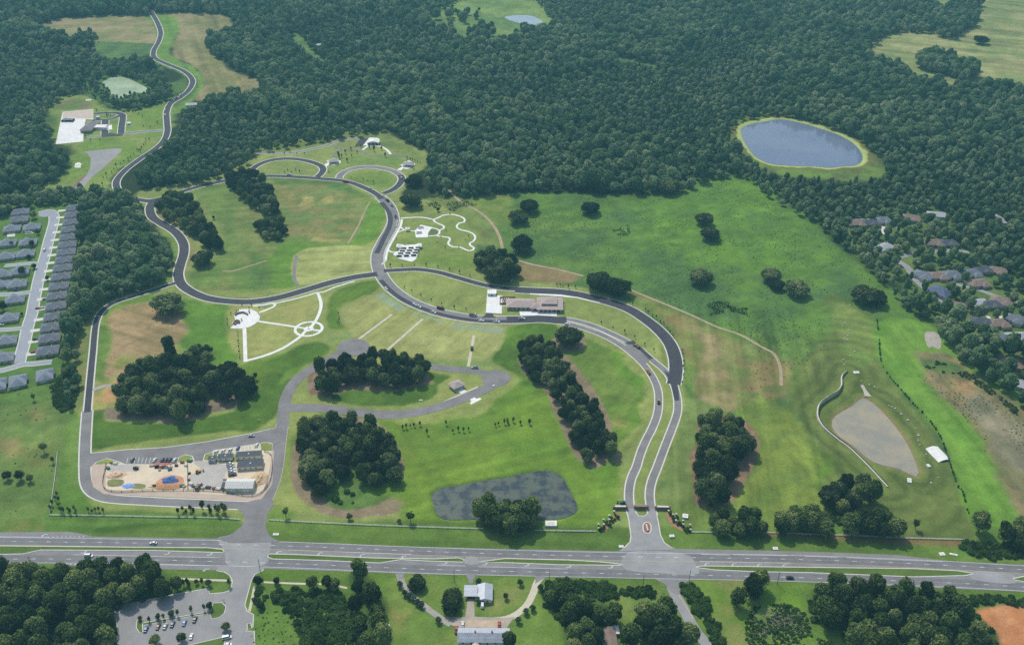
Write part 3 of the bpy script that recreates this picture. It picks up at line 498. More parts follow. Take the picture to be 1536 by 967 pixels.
mm = N.new('ShaderNodeMath'); mm.operation = 'MULTIPLY'; L.new(mr(n1.outputs['Fac'], .8, 1.2), mm.inputs[0]); L.new(mr(n2.outputs['Fac'], .86, 1.14), mm.inputs[1])
vs = N.new('ShaderNodeVectorMath'); vs.operation = 'SCALE'; L.new(a.outputs['Color'], vs.inputs[0]); L.new(mm.outputs[0], vs.inputs['Scale']); L.new(vs.outputs[0], b.inputs['Base Color'])
bp = N.new('ShaderNodeBump'); bp.inputs['Strength'].default_value = .25; bp.inputs['Distance'].default_value = .4; L.new(n1.outputs['Fac'], bp.inputs['Height']); L.new(bp.outputs[0], b.inputs['Normal'])
me.materials.append(gm); go = bpy.data.objects.new('ground', me); COL.objects.link(go); tag(go, kind='structure')
# ------------------------------------------------------------------ water
def watermat(name, c, c2, sc, rough, spec=.5, lo=.42, hi=.6):
    m = bpy.data.materials.new(name); m.use_nodes = True; nt = m.node_tree; N = nt.nodes; L = nt.links; b = N['Principled BSDF']
    b.inputs['Roughness'].default_value = rough; b.inputs['Specular IOR Level'].default_value = spec
    g = N.new('ShaderNodeNewGeometry'); n = N.new('ShaderNodeTexNoise'); n.inputs['Scale'].default_value = sc; n.inputs['Detail'].default_value = 7; n.inputs['Roughness'].default_value = .65
    L.new(g.outputs['Position'], n.inputs['Vector']); r = N.new('ShaderNodeValToRGB'); e = r.color_ramp.elements
    e[0].position = lo; e[0].color = (*c, 1); e[1].position = hi; e[1].color = (*c2, 1); L.new(n.outputs['Fac'], r.inputs[0]); L.new(r.outputs[0], b.inputs['Base Color'])
    w = N.new('ShaderNodeTexNoise'); w.inputs['Scale'].default_value = .8; w.inputs['Detail'].default_value = 3; L.new(g.outputs['Position'], w.inputs['Vector'])
    bu = N.new('ShaderNodeBump'); bu.inputs['Strength'].default_value = .06; bu.inputs['Distance'].default_value = .3; L.new(w.outputs['Fac'], bu.inputs['Height']); L.new(bu.outputs[0], b.inputs['Normal'])
    return m
WM = [watermat('water_muddy', srgb(168,158,134), srgb(146,144,132), .03, .5, .15), watermat('water_weedy', srgb(50,64,72), srgb(90,99,86), .11, .35, .2, .42, .55),
      watermat('water_lake', srgb(112,124,146), srgb(124,134,152), .01, .12), watermat('water_algae', srgb(170,188,152), srgb(142,164,128), .03, .6, .2),
      watermat('water_far', srgb(150,165,175), srgb(165,178,186), .02, .15)]
for P, m, nm in zip(WATER, WM, ('pond_water', 'pond_water', 'lake_water', 'pond_water', 'pond_water')):
    mb = MB(); mb.face([(*p, -.75) for p in P], m); tag(mb.build(nm), kind='structure')
# ------------------------------------------------------------------ highway
hw = [(-90,796),(0,797.7),(104,797.2),(128,801),(138,804.2),(323,807.4),(414,811.3),(510,814.7),(614,819.3),(780,823.3),(926,826.4),(1005,822.5),(1136,825),(1240,827.7),(1344,831.6),(1435,842),(1536,846.4),(1640,852),
      (1640,895),(1536,887),(1370,879.8),(1240,873),(1160,870.6),(968,867.5),(780,863.6),(640,861),(510,856.3),(395,852.6),(338,855),(234,853.2),(117,849.8),(91,844.8),(0,844.8),(-90,844)]
sheet(hw, M_asph_hwy, 'highway', z=.09); ROADS.append((W([(-90,820),(400,832),(800,842),(1200,850),(1640,874)]), 32))
for pts in ([(327,806),(404,809),(404,829),(398,846),(340,846),(338,828)], d7([(690,432),(900,420),(1060,450),(1090,500),(1110,545),(900,548),(690,525),(660,500)]), d8([(1235,540),(1480,560),(1490,600),(1230,575)]), d6([(1225,452),(1290,455),(1300,490),(1215,490)])):
    sheet(pts, M_asph_pale, 'asphalt_patch', z=nextz(.1), sm=True)
MED = [[(-90,818.5),(0,817.8),(208,819.9),(312,820.6),(334,823),(337,826),(334,829),(234,825.9),(60,825),(34,831),(0,831.6),(-90,831.6)],
 [(403,829.9),(445,830.8),(562,836),(653,837.3),(688,835.7),(697,839),(694,843.3),(640,841.5),(601,839.4),(569,844.6),(484,840.7),(409,838.6),(401,835.5)],
 [(717,842),(757,836.8),(851,838.9),(903,842),(930,845),(935,847),(930,848),(838,847.2),(760,844),(718,843.6)],
 [(1043,849.5),(1050,848),(1072,848),(1160,849.3),(1240,850.3),(1370,851.9),(1435,855),(1458,858.5),(1459,861),(1448,863.4),(1370,865.4),(1214,859),(1136,857.6),(1072,855),(1046,851.5)],
 [(1519,866.7),(1536,863.4),(1640,868),(1640,877),(1536,872.7),(1522,870)]]
M_turf = mat('median_turf', srgb(98,122,52,.85), .95, .2, .08)
for p in MED:
    P = W(p); a = sum(P[i][0] * P[(i + 1) % len(P)][1] - P[(i + 1) % len(P)][0] * P[i][1] for i in range(len(P)))
    mb = MB(); mb.prism(P, 0, .24, M_conc); tag(mb.build('kerb'), kind='structure')
    mb = MB(); mb.prism(offset(P, .7 if a > 0 else -.7, True), .1, .27, M_turf); tag(mb.build('median_grass'), kind='structure')
mk = MB()
def dash(path, on, gap, w, z=.135, m=M_paint, start=0):
    r = resample(path, 1.0); per = on + gap; i = start
    while i + on < len(r):
        seg = r[int(i):int(i + on) + 1]; strip('', seg, w / 2, -w / 2, z, m, False, mk); i += per
def line(pts, w=.28, z=.135, m=M_paint, sm=True):
    P = W(pts); P = smooth(P) if sm else P; strip('', P, w / 2, -w / 2, z, m, False, mk); return P
U = [(-60,810.5),(0,811.3),(403,817.5),(590,824.6),(773,830.8),(960,834.7),(1145,837.4),(1275,841),(1404,846.4),(1508,852.4),(1600,858)]
D = [(-60,838.5),(5,838),(86,837.8),(247,839.6),(302,841.3),(408,844),(492,847.2),(573,850.8),(653,853.7),(734,855.8),(898,859.4),(1005,861.5),(1164,864.7),(1431,874),(1511,878.4),(1600,884)]
U = smooth(W(U)); D = smooth(W(D))
for PP, w0, w1 in ((U, 3.5, -3.5), (D, 3.5, -3.5)):
    for a_, b_ in ((w0, .25), (-.25, w1)): tag(strip('', PP, a_, b_, .098, M_lane).build('driving_lane'), kind='structure')
dash(U, 3, 9, .36); dash(D, 3, 9, .36)
strip('', offset(U, 3.7), .14, -.14, .136, M_paint, mb=mk); strip('', offset(U, -3.8), .12, -.12, .136, M_yellow, mb=mk)
strip('', offset(D, -3.7), .14, -.14, .136, M_paint, mb=mk)
line([(0,804.5),(72,805.3)]); dash(W([(72,805.3),(130,804.5)]), 1, 2, .5); line([(110,831.5),(330,836)]); line([(234,846.5),(330,848)]); dash(W([(92,845.5),(170,846.8)]), 1, 2, .6)
line([(432,824.5),(617,831)]); line([(656,847.3),(698,848.5)]); line([(718,849.5),(760,850.5),(852,853)]); line([(1051,831),(1094,832)]); line([(1100,831.5),(1181,833)]); line([(1207,833.5),(1256,835.5)]); line([(1270,836),(1414,842)]); line([(1050,841.5),(1186,844)])
def arrow(px, py, ang, s=.72):
    x, y = G(px, py); c, n = math.cos(ang), math.sin(ang)
    T = lambda p: (x + (p[0] * c - p[1] * n) * s, y + (p[0] * n + p[1] * c) * s, .14)
    mk.face([T(p) for p in [(-3, -.25), (.6, -.25), (.6, .25), (-3, .25)]], M_paint)
    mk.face([T(p) for p in [(.3, -.3), (1.2, .9), (1.9, 2.4), (.6, 2.4), (.2, .6)]], M_paint)
    mk.face([T(p) for p in [(-.2, 2.0), (2.6, 1.7), (1.3, 3.4)]], M_paint)
for px, py in [(418,826.5),(480,828.5),(543,831),(605,833.5),(668,845.5),(728,847),(791,848.5),(854,850.5),(917,851.5),(1059,844.3),(1100,845),(1138,845.5),(1176,846.5),(126,829),(251,831),(315,832)]: arrow(px, py, 0 if py > 843 and px < 930 or px < 330 else math.pi)
for px, py in [(67,801),(309,853)]: arrow(px, py, math.pi)
# crossing at the two junctions
line(yd([(1120,848),(1260,853)],), .7, sm=False); line(yd([(1262,850),(1298,700)]), .4, m=M_yellow, sm=False); line(yd([(1222,840),(1243,755)]), .3, sm=False)
line(yd([(460,192),(700,172),(1000,132),(1260,88)]), .35); line(yd([(1195,668),(1252,636)]), .5, sm=False)
pk = lambda p: K(160, 840, p, 6.4)
line(pk([(1300,90),(1480,92)]), .4, sm=False); line(pk([(1285,180),(1300,90)]), .4, m=M_yellow, sm=False); line(pk([(1215,183),(1385,186)]), .5, sm=False); line(pk([(1220,208),(1385,210)]), .5, sm=False)
line(pk([(1205,680),(1330,655)]), .4, sm=False); line(pk([(1210,700),(1335,675)]), .4, sm=False); line(pk([(565,785),(670,765)]), .9, sm=False)
for a in ((835,375),(835,415),(850,625),(850,680)): line(pk([a, (a[0] + 42, a[1] - 8)]), .7, sm=False)
for x_ in (1235,1290,1340): line(pk([(x_,215),(x_ - 4,250)]), .5, sm=False)
for x_ in (190,248): line(pk([(x_,650),(x_,690)]), .6, sm=False)
bl = lambda p: K(860, 840, p, 6.4)
line(bl([(948,213),(1062,213)]), .7, sm=False); line(bl([(950,220),(1000,315),(1060,410),(1150,560)]), .35, m=M_yellow); line(bl([(1062,220),(1040,300)]), .35, sm=False); line(bl([(1000,305),(1045,305)]), .9, sm=False)
# ------------------------------------------------------------------ park roads
QN = M_asph_new
R_A = road([(226,16),(228,20),(236,34),(241,49.5),(238,62.5),(230.5,77),(232,87),(250,96),(276,107),(288.5,120),(285,133),(271,146),(256.5,155),(250.3,167),(250.3,182),(251,198),(245,212),(233.7,222.7),(209,239),(187.4,255.8),(175.5,270),(175,281),(183,290.6),(200.6,298),(227,302.5)], 8, QN, .9)
R_B = road([(232,300),(226,308),(225,316),(229,326),(242,335),(263,348),(275,365),(275.5,381),(271,396),(267.5,412),(272,426),(287,437.5),(312.5,447.5),(346,452),(378,452.5),(419,446),(458,435),(497,423.5),(536,415),(566,411)], 9.6, QN, .9)
R_C1 = road([(222,302),(247,296),(273,287.5),(299.5,279.5),(333,272),(360,267),(389,264.6),(408,264),(436,265),(461,266.5),(484,268.3),(508,270.5),(526,274),(544,280.6),(561,289),(574,298)], 7.6, QN, .8)
R_C = road([(570,295),(577,301),(585,311),(589,322),(590,332),(586,343),(579,355),(572.5,366.6),(567.5,378),(566,390),(568,403),(573,414),(586,431),(606.5,447),(630,458.6),(661,469),(692.5,475.5),(718.5,478.6),(750,479.6),(783,479.2),(811,478),(834,480)], 12.5, M_asph_old, .8)
strip_dark = strip('', offset(smooth(W([(577,303),(588,318),(590.5,332),(588,343),(581,357),(575,370),(570,380)])), -3.6), 2.7, -2.7, .145, QN); tag(strip_dark.build('asphalt_patch'), kind='structure')
strip_dark = strip('', offset(smooth(W([(571,420),(584,434),(604,449),(630,461),(661,471.3),(692,477.8),(720,481),(750,482),(783,481.6)])), 0), 2.4, -2.4, .148, QN); tag(strip_dark.build('asphalt_patch'), kind='structure')
strip_dark = strip('', smooth(W([(760,479.5),(790,479),(812,478.3),(835,480),(850,480)])), 6.0, -6.0, .15, QN); tag(strip_dark.build('asphalt_patch'), kind='structure')
R_U = road([(820,477),(850,478.6),(866,481.4),(890,488.5),(916,499.5),(942,512.5),(963,527),(981,542),(997,555.5),(1008,571),(1014,587),(1016.5,603),(1016,618),(1010,637),(1001,660),(993,681),(986,700),(979.5,716),(975.5,730),(974.5,744),(976,758),(979,772)], 5.6, M_asph_old, .75)
R_L = road([(820,481),(850,485),(872,491),(903,502),(929,516),(948,530),(965.7,547),(978.7,565),(986.5,584),(988,602),(986,620.6),(978.7,641),(968,662),(960,682),(954.6,700),(947.5,716),(944,732),(943.6,748),(945.5,762),(949.5,775)], 5.6, M_asph_old, .75)
R_D = road([(576,406),(588,405.5),(601,404.7),(627,404),(656,408),(687,416.5),(718.5,425.5),(750,431.8),(778,433.5)], 7, QN, .8)
R_D2 = road([(773,434.6),(804,436.2),(830,437.2),(856,440),(882,445),(905,450.5),(942,463),(968,479),(989,496),(1004,514),(1011.5,532),(1014,550),(1012.5,566),(1010.5,576)], 11.5, QN, .8)
road([(944,512),(957,524),(974,539)], 9, QN, 0, name='asphalt_patch')
sheet([(938,516),(951,517),(975,540),(968,545),(950,530),(941,524)], M_asph_old, 'road', sm=False)
sheet([(996,555),(1012,566),(1017,580),(1019,600),(1012,601),(1006,575)], QN, 'asphalt_patch')
# loops at the north end
R_O1 = road(K(370,190,[(40,365),(50,335),(100,300),(190,268),(280,256),(370,256),(450,266),(530,286),(590,312),(608,340),(590,375),(560,400)],5.297), 8, QN, .9)
road(K(370,190,[(100,393),(50,380),(35,360)],5.297), 6.5, QN, .6)
R_O2 = road(K(370,190,[(735,410),(745,385),(790,352),(860,330),(950,320),(1040,324),(1130,342),(1200,372),(1232,405),(1225,440),(1190,480),(1140,510),(1085,530)],5.297), 8.2, M_asph_old, .9)
strip_dark = strip('', smooth(W(K(370,190,[(1222,385),(1234,410),(1225,442),(1190,482),(1140,512),(1090,530)],5.297))), 3.8, -3.8, .15, QN); tag(strip_dark.build('asphalt_patch'), kind='structure')
road(K(370,190,[(80,208),(200,212),(300,212),(400,203),(520,178),(640,148),(720,118),(800,98),(900,95)],5.297), 4.6, M_asph_old, .7)
road(K(370,190,[(690,145),(745,175),(720,200),(690,220),(690,240)],5.297), 3.4, M_asph_old, 0, name='footpath')
road(K(370,190,[(745,180),(800,180),(880,185),(930,205),(980,230),(1060,236),(1140,226),(1210,228),(1260,245),(1275,268)],5.297), 3.2, M_asph_old, 0, name='footpath')
sheet(K(370,190,[(905,95),(975,97),(945,128),(920,158),(855,160)],5.297), QN, 'parking_pavement')
road(K(370,190,[(985,152),(1060,158),(1110,182),(1145,220)],5.297), 3, M_white, 0, name='footpath'); road(K(370,190,[(920,185),(970,150)],5.297), 3, M_white, 0, name='footpath')
# north west building grounds
QW = lambda p: nw(p)
road(QW([(1120,335),(1020,342),(880,352),(740,370),(600,385),(420,402)]), 6.4, M_asph_old, .7)
road(QW([(490,188),(560,180),(640,178),(700,180),(745,195),(750,230),(740,300),(735,365)]), 8.5, QN, .8)
road(QW([(470,245),(560,240),(640,236),(700,215),(720,200)]), 6, QN, .7); road(QW([(592,235),(590,310),(588,380)]), 9, QN, .7)
sheet(QW([(560,345),(610,360),(720,370),(760,365),(745,385),(560,398)]), QN, 'asphalt_patch')
sheet(QW([(205,170),(485,146),(482,240),(415,236),(395,345),(392,440),(142,464)]), M_white, 'concrete_pad', z=.25)
sheet(QW([(207,172),(483,149),(478,232),(345,232),(300,222),(205,228)]), mat('concrete_beige', (.62,.5,.4), .85, .08, .1), 'concrete_pad', z=.27)
sheet(QW([(600,310),(650,283),(655,330),(510,340),(510,300)]), M_white, 'concrete_pad', z=.26)
sheet(QW([(318,640),(345,628),(368,632),(370,675),(318,676)]), M_white, 'concrete_pad', z=.26); sheet(QW([(790,262),(825,262),(828,292),(795,294)]), M_white, 'concrete_pad', z=.26)
sheet(QW([(390,530),(560,512),(700,498),(742,505),(735,530),(660,600),(560,690),(470,760),(400,850),(300,880),(270,880),(330,820),(430,725),(455,680),(460,590),(430,545)]), mat('sediment', srgb(158,156,152), .9, .1, .03), 'dry_basin', z=.03)
sheet(QW([(290,850),(390,750),(430,725),(420,745),(320,850),(280,880)]), mat('clay_bank', srgb(140,110,100), .9, .1, .1), 'clay_bank', z=.05)
# south west roads
R_W = road([(270,423),(258,426),(234,434),(195,446),(169,455),(153.6,466),(145.5,480),(139,532),(134,584),(131,618)], 5.2, QN, .9)
road([(131,616),(128,662),(127.4,701),(129,722),(134,733),(144,741),(160,746.5),(228,751.5),(306,755),(364,757.5),(392,758)], 7.6, M_asph_old, .8)
sheet(yd([(20,205),(300,178),(600,160),(900,120),(1250,55),(1470,5),(1480,120),(1440,130),(1400,118),(1345,118),(1330,130),(975,186),(905,210),(890,260),(830,262),(815,222),(760,210),(705,232),(692,285),(300,285),(240,262),(155,238),(70,270),(34,305),(-20,300),(-20,215)]), M_asph_old, 'road', z=.17, kerb=.8)
R_E = road([(424,635),(421,650),(418.5,670),(415,698.6),(409,724),(398,749),(388,766),(384,777),(382,790),(381,800)], 9.8, M_asph_old, .2)
sheet(yd([(1300,560),(1420,540),(1440,600),(1390,660),(1375,760),(1400,830),(1480,885),(1100,890),(990,858),(1120,820),(1190,760),(1212,710),(1190,650),(1130,610),(1200,585)]), M_asph_old, 'road', z=.175, sm=False)
R_F = [(424,640),(425,621),(429.5,595),(442,573),(463,556),(484,544),(505,533),(522,522)]
road(R_F, 9.8, M_asph_old, 0)
road([(535,522),(549,527),(573,531.5),(609,541),(648,549.7),(680,553.8),(713,556.5),(738,562)], 8.4, M_asph_old, 0)
road([(752,566),(741,575),(724,585),(692.5,598.5),(661,609.6),(627,617.5),(588,622),(549,620),(510,615),(471,611.5),(435,611.5),(424,612)], 10.6, M_asph_old, 0)
def disc(px, py, r, m, name='turning_circle', z=None):
    x, y = G(px, py); sheet([(x + r * math.cos(a), y + r * math.sin(a)) for a in np.linspace(0, 2 * math.pi, 40)[:-1]], m, name, world=True, z=z)
disc(530, 521, 14.5, M_asph_old); disc(744, 567, 12.5, M_asph_old)
for a in ([(533.6,512),(588,471.6)], [(578,527.6),(634,478.5)], [(702.4,549.7),(711,503)]): road(a, 2.6, M_lime, 0, name='gravel_strip')
# grid of pale vault lids in the turf
def lids(q, n, m, r=2):
    mb = MB(); A, B_, C_, D_ = W(q); gm_ = mat('vault_lid', srgb(150,170,140), .9, .1, .4)
    for i in range(n):
        for j in range(m):
            f = lambda u, v: tuple((1 - v) * ((1 - u) * A[k] + u * B_[k]) + v * ((1 - u) * D_[k] + u * C_[k]) for k in (0, 1))
            e = .1; p = [f((i + e * .4) / n, (j + e) / m), f((i + 1 - e * .4) / n, (j + e) / m), f((i + 1 - e * .4) / n, (j + 1 - e * 2.6) / m), f((i + e * .4) / n, (j + 1 - e * 2.6) / m)]
            mb.prism(p, 0, .06, gm_)
    tag(mb.build('turf_panels'), kind='structure')
lids(d2([(745,150),(885,240),(835,262),(695,168)]), 4, 6); lids(d2([(1145,325),(1225,332),(1215,362),(1138,355)]), 3, 6); lids(d2([(1230,330),(1440,350),(1435,390),(1225,362)]), 4, 6); lids(d2([(925,258),(1105,315),(1095,328),(920,270)]), 5, 3)
# entrance throat, islands
sheet(K(880,700,[(420,430),(443,560),(463,715),(455,775),(400,830),(330,872),(940,855),(860,826),(800,785),(760,705),(735,560),(705,430),(640,440),(640,480),(600,510),(540,510),(500,470),(490,430)],6.906), M_asph_pale, 'road', z=.185, kerb=.7)
isl = smooth(W(K(880,700,[(598,575),(625,568),(655,580),(672,610),(672,660),(655,690),(620,695),(590,680),(578,640),(578,600)],6.906)), True)
mb = MB(); mb.prism(isl, 0, .36, M_conc); tag(mb.build('kerb'), kind='structure'); mb = MB(); mb.prism(offset(isl, -.8, True), 0, .4, M_brick); tag(mb.build('planting_bed'), kind='structure')
# ------------------------------------------------------------------ pale walks
pz = lambda p: K(330, 430, p, 7.44)
sheet(pz([(112,467),(150,430),(135,400),(170,360),(155,320),(215,255),(330,245),(410,280),(445,330),(440,370),(400,410),(330,450),(250,467)]), M_white, 'plaza', z=.22)
for p in (pz([(272,455),(279,650),(285,838)]), ): road(p, 3.4, M_white, 0, name='footpath')
road(pz([(272,830),(500,768),(700,685),(850,590),(905,548),(960,490),(1000,465),(1060,390),(1110,290),(1128,200),(1112,120),(1090,72)]), 3.0, M_white, 0, name='footpath')
road(pz([(425,385),(840,447),(950,465),(1000,475),(1130,492)]), 2.6, M_white, 0, name='footpath')
cx, cy = G(330 + 990 / 7.44, 430 + 470 / 7.44)
road([(cx + 12.4 * math.cos(a), cy + 12.4 * math.sin(a)) for a in np.linspace(0, 2 * math.pi, 25)[:-1]], 2.7, M_white, 0, closed=True, name='footpath', world=True); disc(330 + 990 / 7.44, 430 + 470 / 7.44, 4.6, M_white, 'plaza')
road(pz([(435,290),(600,222),(618,200),(590,185),(480,205),(370,214)]), 2.4, M_white, 0, name='footpath')
road(pz([(590,192),(800,145),(1000,92),(1080,66),(1150,60),(1280,6),(1500,-60)]), 1.8, M_white, 0, name='footpath')
co_ = lambda p: K(560, 290, p, 7.44)
sheet(co_([(262,565),(320,570),(345,580),(480,570),(500,558),(538,560),(530,600),(490,640),(500,690),(470,740),(430,765),(350,745),(270,725),(265,705),(225,690),(225,672),(290,640),(265,590)]), M_white, 'columbarium_court', z=.22)
sheet(co_([(530,352),(560,358),(660,380),(610,440),(612,490),(475,495),(462,420)]), M_white, 'plaza', z=.22)
sheet(co_([(632,400),(690,402),(722,430),(700,460),(620,470),(628,430)]), mat('planting', srgb(100,118,70), .95, .3, .3), 'planting_bed', z=.2, sm=True)
fp = lambda p, w=2.2: road(co_(p), w, M_white, 0, name='footpath')
fp([(305,278),(400,272),(520,268),(600,276),(670,292),(720,275),(790,243),(870,236),(940,248),(1000,272),(1022,300),(1010,322),(960,332),(935,355),(935,385),(970,405),(1050,425),(1110,450),(1138,490),(1115,535),(1075,555),(1080,580),(1125,610),(1110,635),(1060,640),(1010,618),(960,600),(890,598),(850,580),(835,550),(855,520),(840,492),(780,485),(710,475)])
fp([(670,292),(690,320),(740,345),(785,365),(780,395),(740,412),(738,440),(710,468),(620,476)]); fp([(300,370),(345,408),(465,422)], 1.8); fp([(262,440),(345,408)], 1.8); fp([(650,385),(700,395),(735,412)], 2); fp([(160,625),(200,655),(265,655)], 2)
road(co_([(318,290),(308,350),(280,410),(240,480),(190,570),(160,630),(145,690),(138,745)]), 2.6, M_white, 0, name='footpath')
sheet(co_([(100,800),(150,752),(135,745),(85,790)]), M_conc, 'kerb')
ad = lambda p: K(700, 400, p, 7.68)
sheet(ad([(235,322),(412,338),(405,540),(222,532)]), M_white, 'concrete_pad', z=.26); sheet(ad([(225,532),(308,538),(300,560),(340,588),(170,585),(215,560)]), QN, 'driveway', z=.2)
sheet(ad([(605,512),(890,512),(890,492),(925,492),(925,514),(1040,524),(1038,572),(820,562),(620,566)]), M_white, 'concrete_pad', z=.26); sheet(ad([(410,440),(580,440),(580,460),(410,458)]), M_lime, 'concrete_pad', z=.25)
sheet(ad([(730,308),(1080,322),(1280,352),(1536,415),(1536,425),(1270,362),(1090,345),(730,320)]), M_white, 'footpath', z=.24)
lw = lambda p: K(620, 530, p, 8.533)
road(lw([(345,640),(580,535),(825,428)]), 1.9, M_lime, 0, name='footpath'); sheet(lw([(560,480),(630,445),(690,488),(620,520)]), M_white, 'concrete_pad', z=.25); sheet(lw([(455,425),(545,385),(650,440),(545,495)]), M_white, 'concrete_pad', z=.24)
sheet(lw([(725,590),(785,562),(808,582),(850,568),(875,585),(742,656),(718,635),(745,615)]), M_white, 'concrete_pad', z=.25)
for q in (K(370,190,[(620,300),(650,285),(632,275),(690,252),(750,275),(745,292),(690,310),(660,300),(632,322)],5.297), K(370,190,[(1195,342),(1240,318),(1222,305),(1290,268),(1340,300),(1325,325),(1270,340),(1245,332),(1225,352)],5.297)): sheet(q, M_white, 'concrete_pad', z=.25)
sheet(K(370,190,[(925,150),(975,88),(1050,92),(1050,130),(1020,158)],5.297), M_white, 'concrete_pad', z=.25)
# ------------------------------------------------------------------ dirt and gravel ways
road([(672,283),(683,296),(700,308),(716,316),(735,332),(748,352),(755,378)], 3.4, M_dirt, 0, name='dirt_path')
road([(775,390),(800,397),(840,405),(875,414)], 3, M_dirt, 0, name='dirt_path')
road([(944,434),(968,444),(1000,457),(1040,474),(1075,490),(1110,502),(1142,520),(1160,530),(1170,550),(1172,578)], 2.8, M_dirt, 0, name='dirt_path')
road(c6([(250,780),(240,830),(235,900),(258,955)]), 3.2, M_asph_old, 0, name='dirt_path'); road(c6([(672,470),(640,530),(600,620),(545,712)]), 2, M_dirt, 0, name='dirt_path')
road(c5([(1536,580),(1440,610),(1340,640),(1280,640)]), 2, M_dirt, 0, name='dirt_path'); road(d1([(535,403),(600,380),(660,378)]), 4.5, M_gravel, 0, name='dirt_path')
fm = lambda p: K(580, 860, p, 6.144)
road(fm([(115,10),(130,50),(180,150),(260,230),(350,300),(470,390),(560,450),(590,470)]), 4.2, M_gravel, 0, name='driveway')
road(fm([(1440,20),(1390,70),(1350,180),(1290,290),(1200,370),(1100,415),(1000,425)]), 4.6, M_lime, 0, name='driveway')
sheet(fm([(75,0),(165,0),(155,50),(110,55)]), M_asph_hwy, 'driveway'); sheet(fm([(1370,20),(1500,25),(1420,60),(1370,90)]), M_asph_hwy, 'driveway')
sheet(fm([(720,-5),(830,-5),(800,60),(795,90),(755,90),(750,50)]), M_asph_hwy, 'driveway')
sheet(fm([(520,395),(720,400),(735,330),(750,210),(800,215),(810,330),(810,395),(900,400),(1110,405),(1180,395),(1120,480),(1100,520),(680,500),(590,472)]), mat('gravel_yard', srgb(176,164,148), .95, .2, .1), 'driveway', z=.16)
sheet(fm([(740,430),(1080,430),(1060,490),(740,490)]), mat('gravel_tan', srgb(198,178,150), .95, .15, .2), 'driveway', z=.17)
road(bl([(935,200),(960,290),(1040,430),(1130,600),(1190,700),(1280,800),(1360,890)]), 7.2, M_asph_pale, 0)
sheet(bl([(780,178),(880,230),(930,290),(1000,330),(1050,310),(1042,260),(1070,215),(1150,185)]), M_asph_hwy, 'road')
# parking lot south west
sheet(pk([(1060,95),(1130,108),(1180,135),(1212,190),(1205,240),(1180,290),(1120,312),(985,322),(978,270),(650,328),(400,382),(85,445),(75,520),(100,600),(110,680),(100,1000),(1430,1000),(1412,680),(1335,680),(1340,660),(1400,640),(1405,520),(1345,490),(1322,430),(1355,300),(1385,190),(1420,130),(1500,92),(1500,60),(1060,60)]), mat('asphalt_lot', (.32,.31,.3), .88, .14, .07), 'parking_pavement', z=.16, kerb=.6)
ISL = [pk([(350,598),(700,540),(1000,488),(1022,408),(1110,405),(1150,445),(1132,510),(1080,552),(1005,566),(992,514),(700,560),(352,628)]), pk([(300,562),(345,555),(352,690),(312,696),(282,650),(285,590)]), pk([(760,820),(1130,732),(1140,870),(1140,1000),(700,1000)]), pk([(1345,610),(1385,600),(1398,650),(1350,668)])]
for p in ISL:
    P = W(p); a = sum(P[i][0] * P[(i + 1) % len(P)][1] - P[(i + 1) % len(P)][0] * P[i][1] for i in range(len(P)))
    mb = MB(); mb.prism(P, 0, .3, M_conc); tag(mb.build('kerb'), kind='structure')
    mb = MB(); mb.prism(offset(P, .5 if a > 0 else -.5, True), .1, .33, M_turf); tag(mb.build('island_grass'), kind='structure')
road(pk([(650,175),(900,185),(1210,195)]), 1.8, M_lime, 0, name='footpath'); road(pk([(1420,250),(1390,400),(1370,490)]), 1.8, M_lime, 0, name='footpath'); road(d6([(60,598),(200,604),(330,608),(440,612),(540,632)]), 1.6, M_lime, 0, name='footpath')
# yard
sheet(yd([(45,290),(155,285),(300,275),(500,290),(690,285),(700,270),(830,262),(900,250),(1000,270),(1160,270),(1350,180),(1420,185),(1400,440),(1340,560),(800,540),(140,512),(60,470),(38,400)]), mat('yard_sand', srgb(222,204,176), .95, .12, .06), 'yard_ground', z=.08)
sheet(yd([(42,285),(150,290),(145,480),(300,490),(700,500),(1000,520),(1290,530),(1385,480),(1410,300),(1420,180),(1440,180),(1425,440),(1330,572),(1000,556),(130,515),(50,460),(34,380)]), mat('yard_path', srgb(196,176,156), .95, .1, .1), 'footpath', z=.12)
sheet(yd([(820,265),(900,255),(960,275),(1080,300),(1060,380),(1050,450),(900,470),(800,470),(790,380),(870,330)]), mat('yard_grey', srgb(188,182,172), .95, .1, .1), 'yard_ground', z=.11, sm=True)
sheet(yd([(155,300),(300,290),(420,300),(380,330),(260,345),(160,335)]), mat('yard_grey', (0,0,0)), 'yard_ground', z=.115, sm=True)
sheet(yd([(560,400),(640,370),(740,390),(740,440),(660,475),(560,460),(530,430)]), mat('yard_clay', srgb(208,150,108), .95, .15, .15), 'yard_ground', z=.12, sm=True)
for q in ([(165,410),(285,408),(270,450),(165,455)], [(340,438),(455,445),(450,470),(345,470)]): sheet(yd(q), mat('yard_weeds', srgb(134,134,84), .95, .2, .2), 'grass_patch', z=.125, sm=True)
sheet(yd([(970,180),(1335,125),(1342,180),(1100,215),(965,228)]), M_lime, 'parking_pavement', z=.19)
for k in range(7): line(yd([(318 + 29 * k, 236), (306 + 29 * k, 280)]), .3, .2, sm=False)
for k in range(12): line(yd([(972 + 30 * k, 186 - 4.6 * k), (975 + 30 * k, 224 - 4.6 * k)]), .3, .2, sm=False)
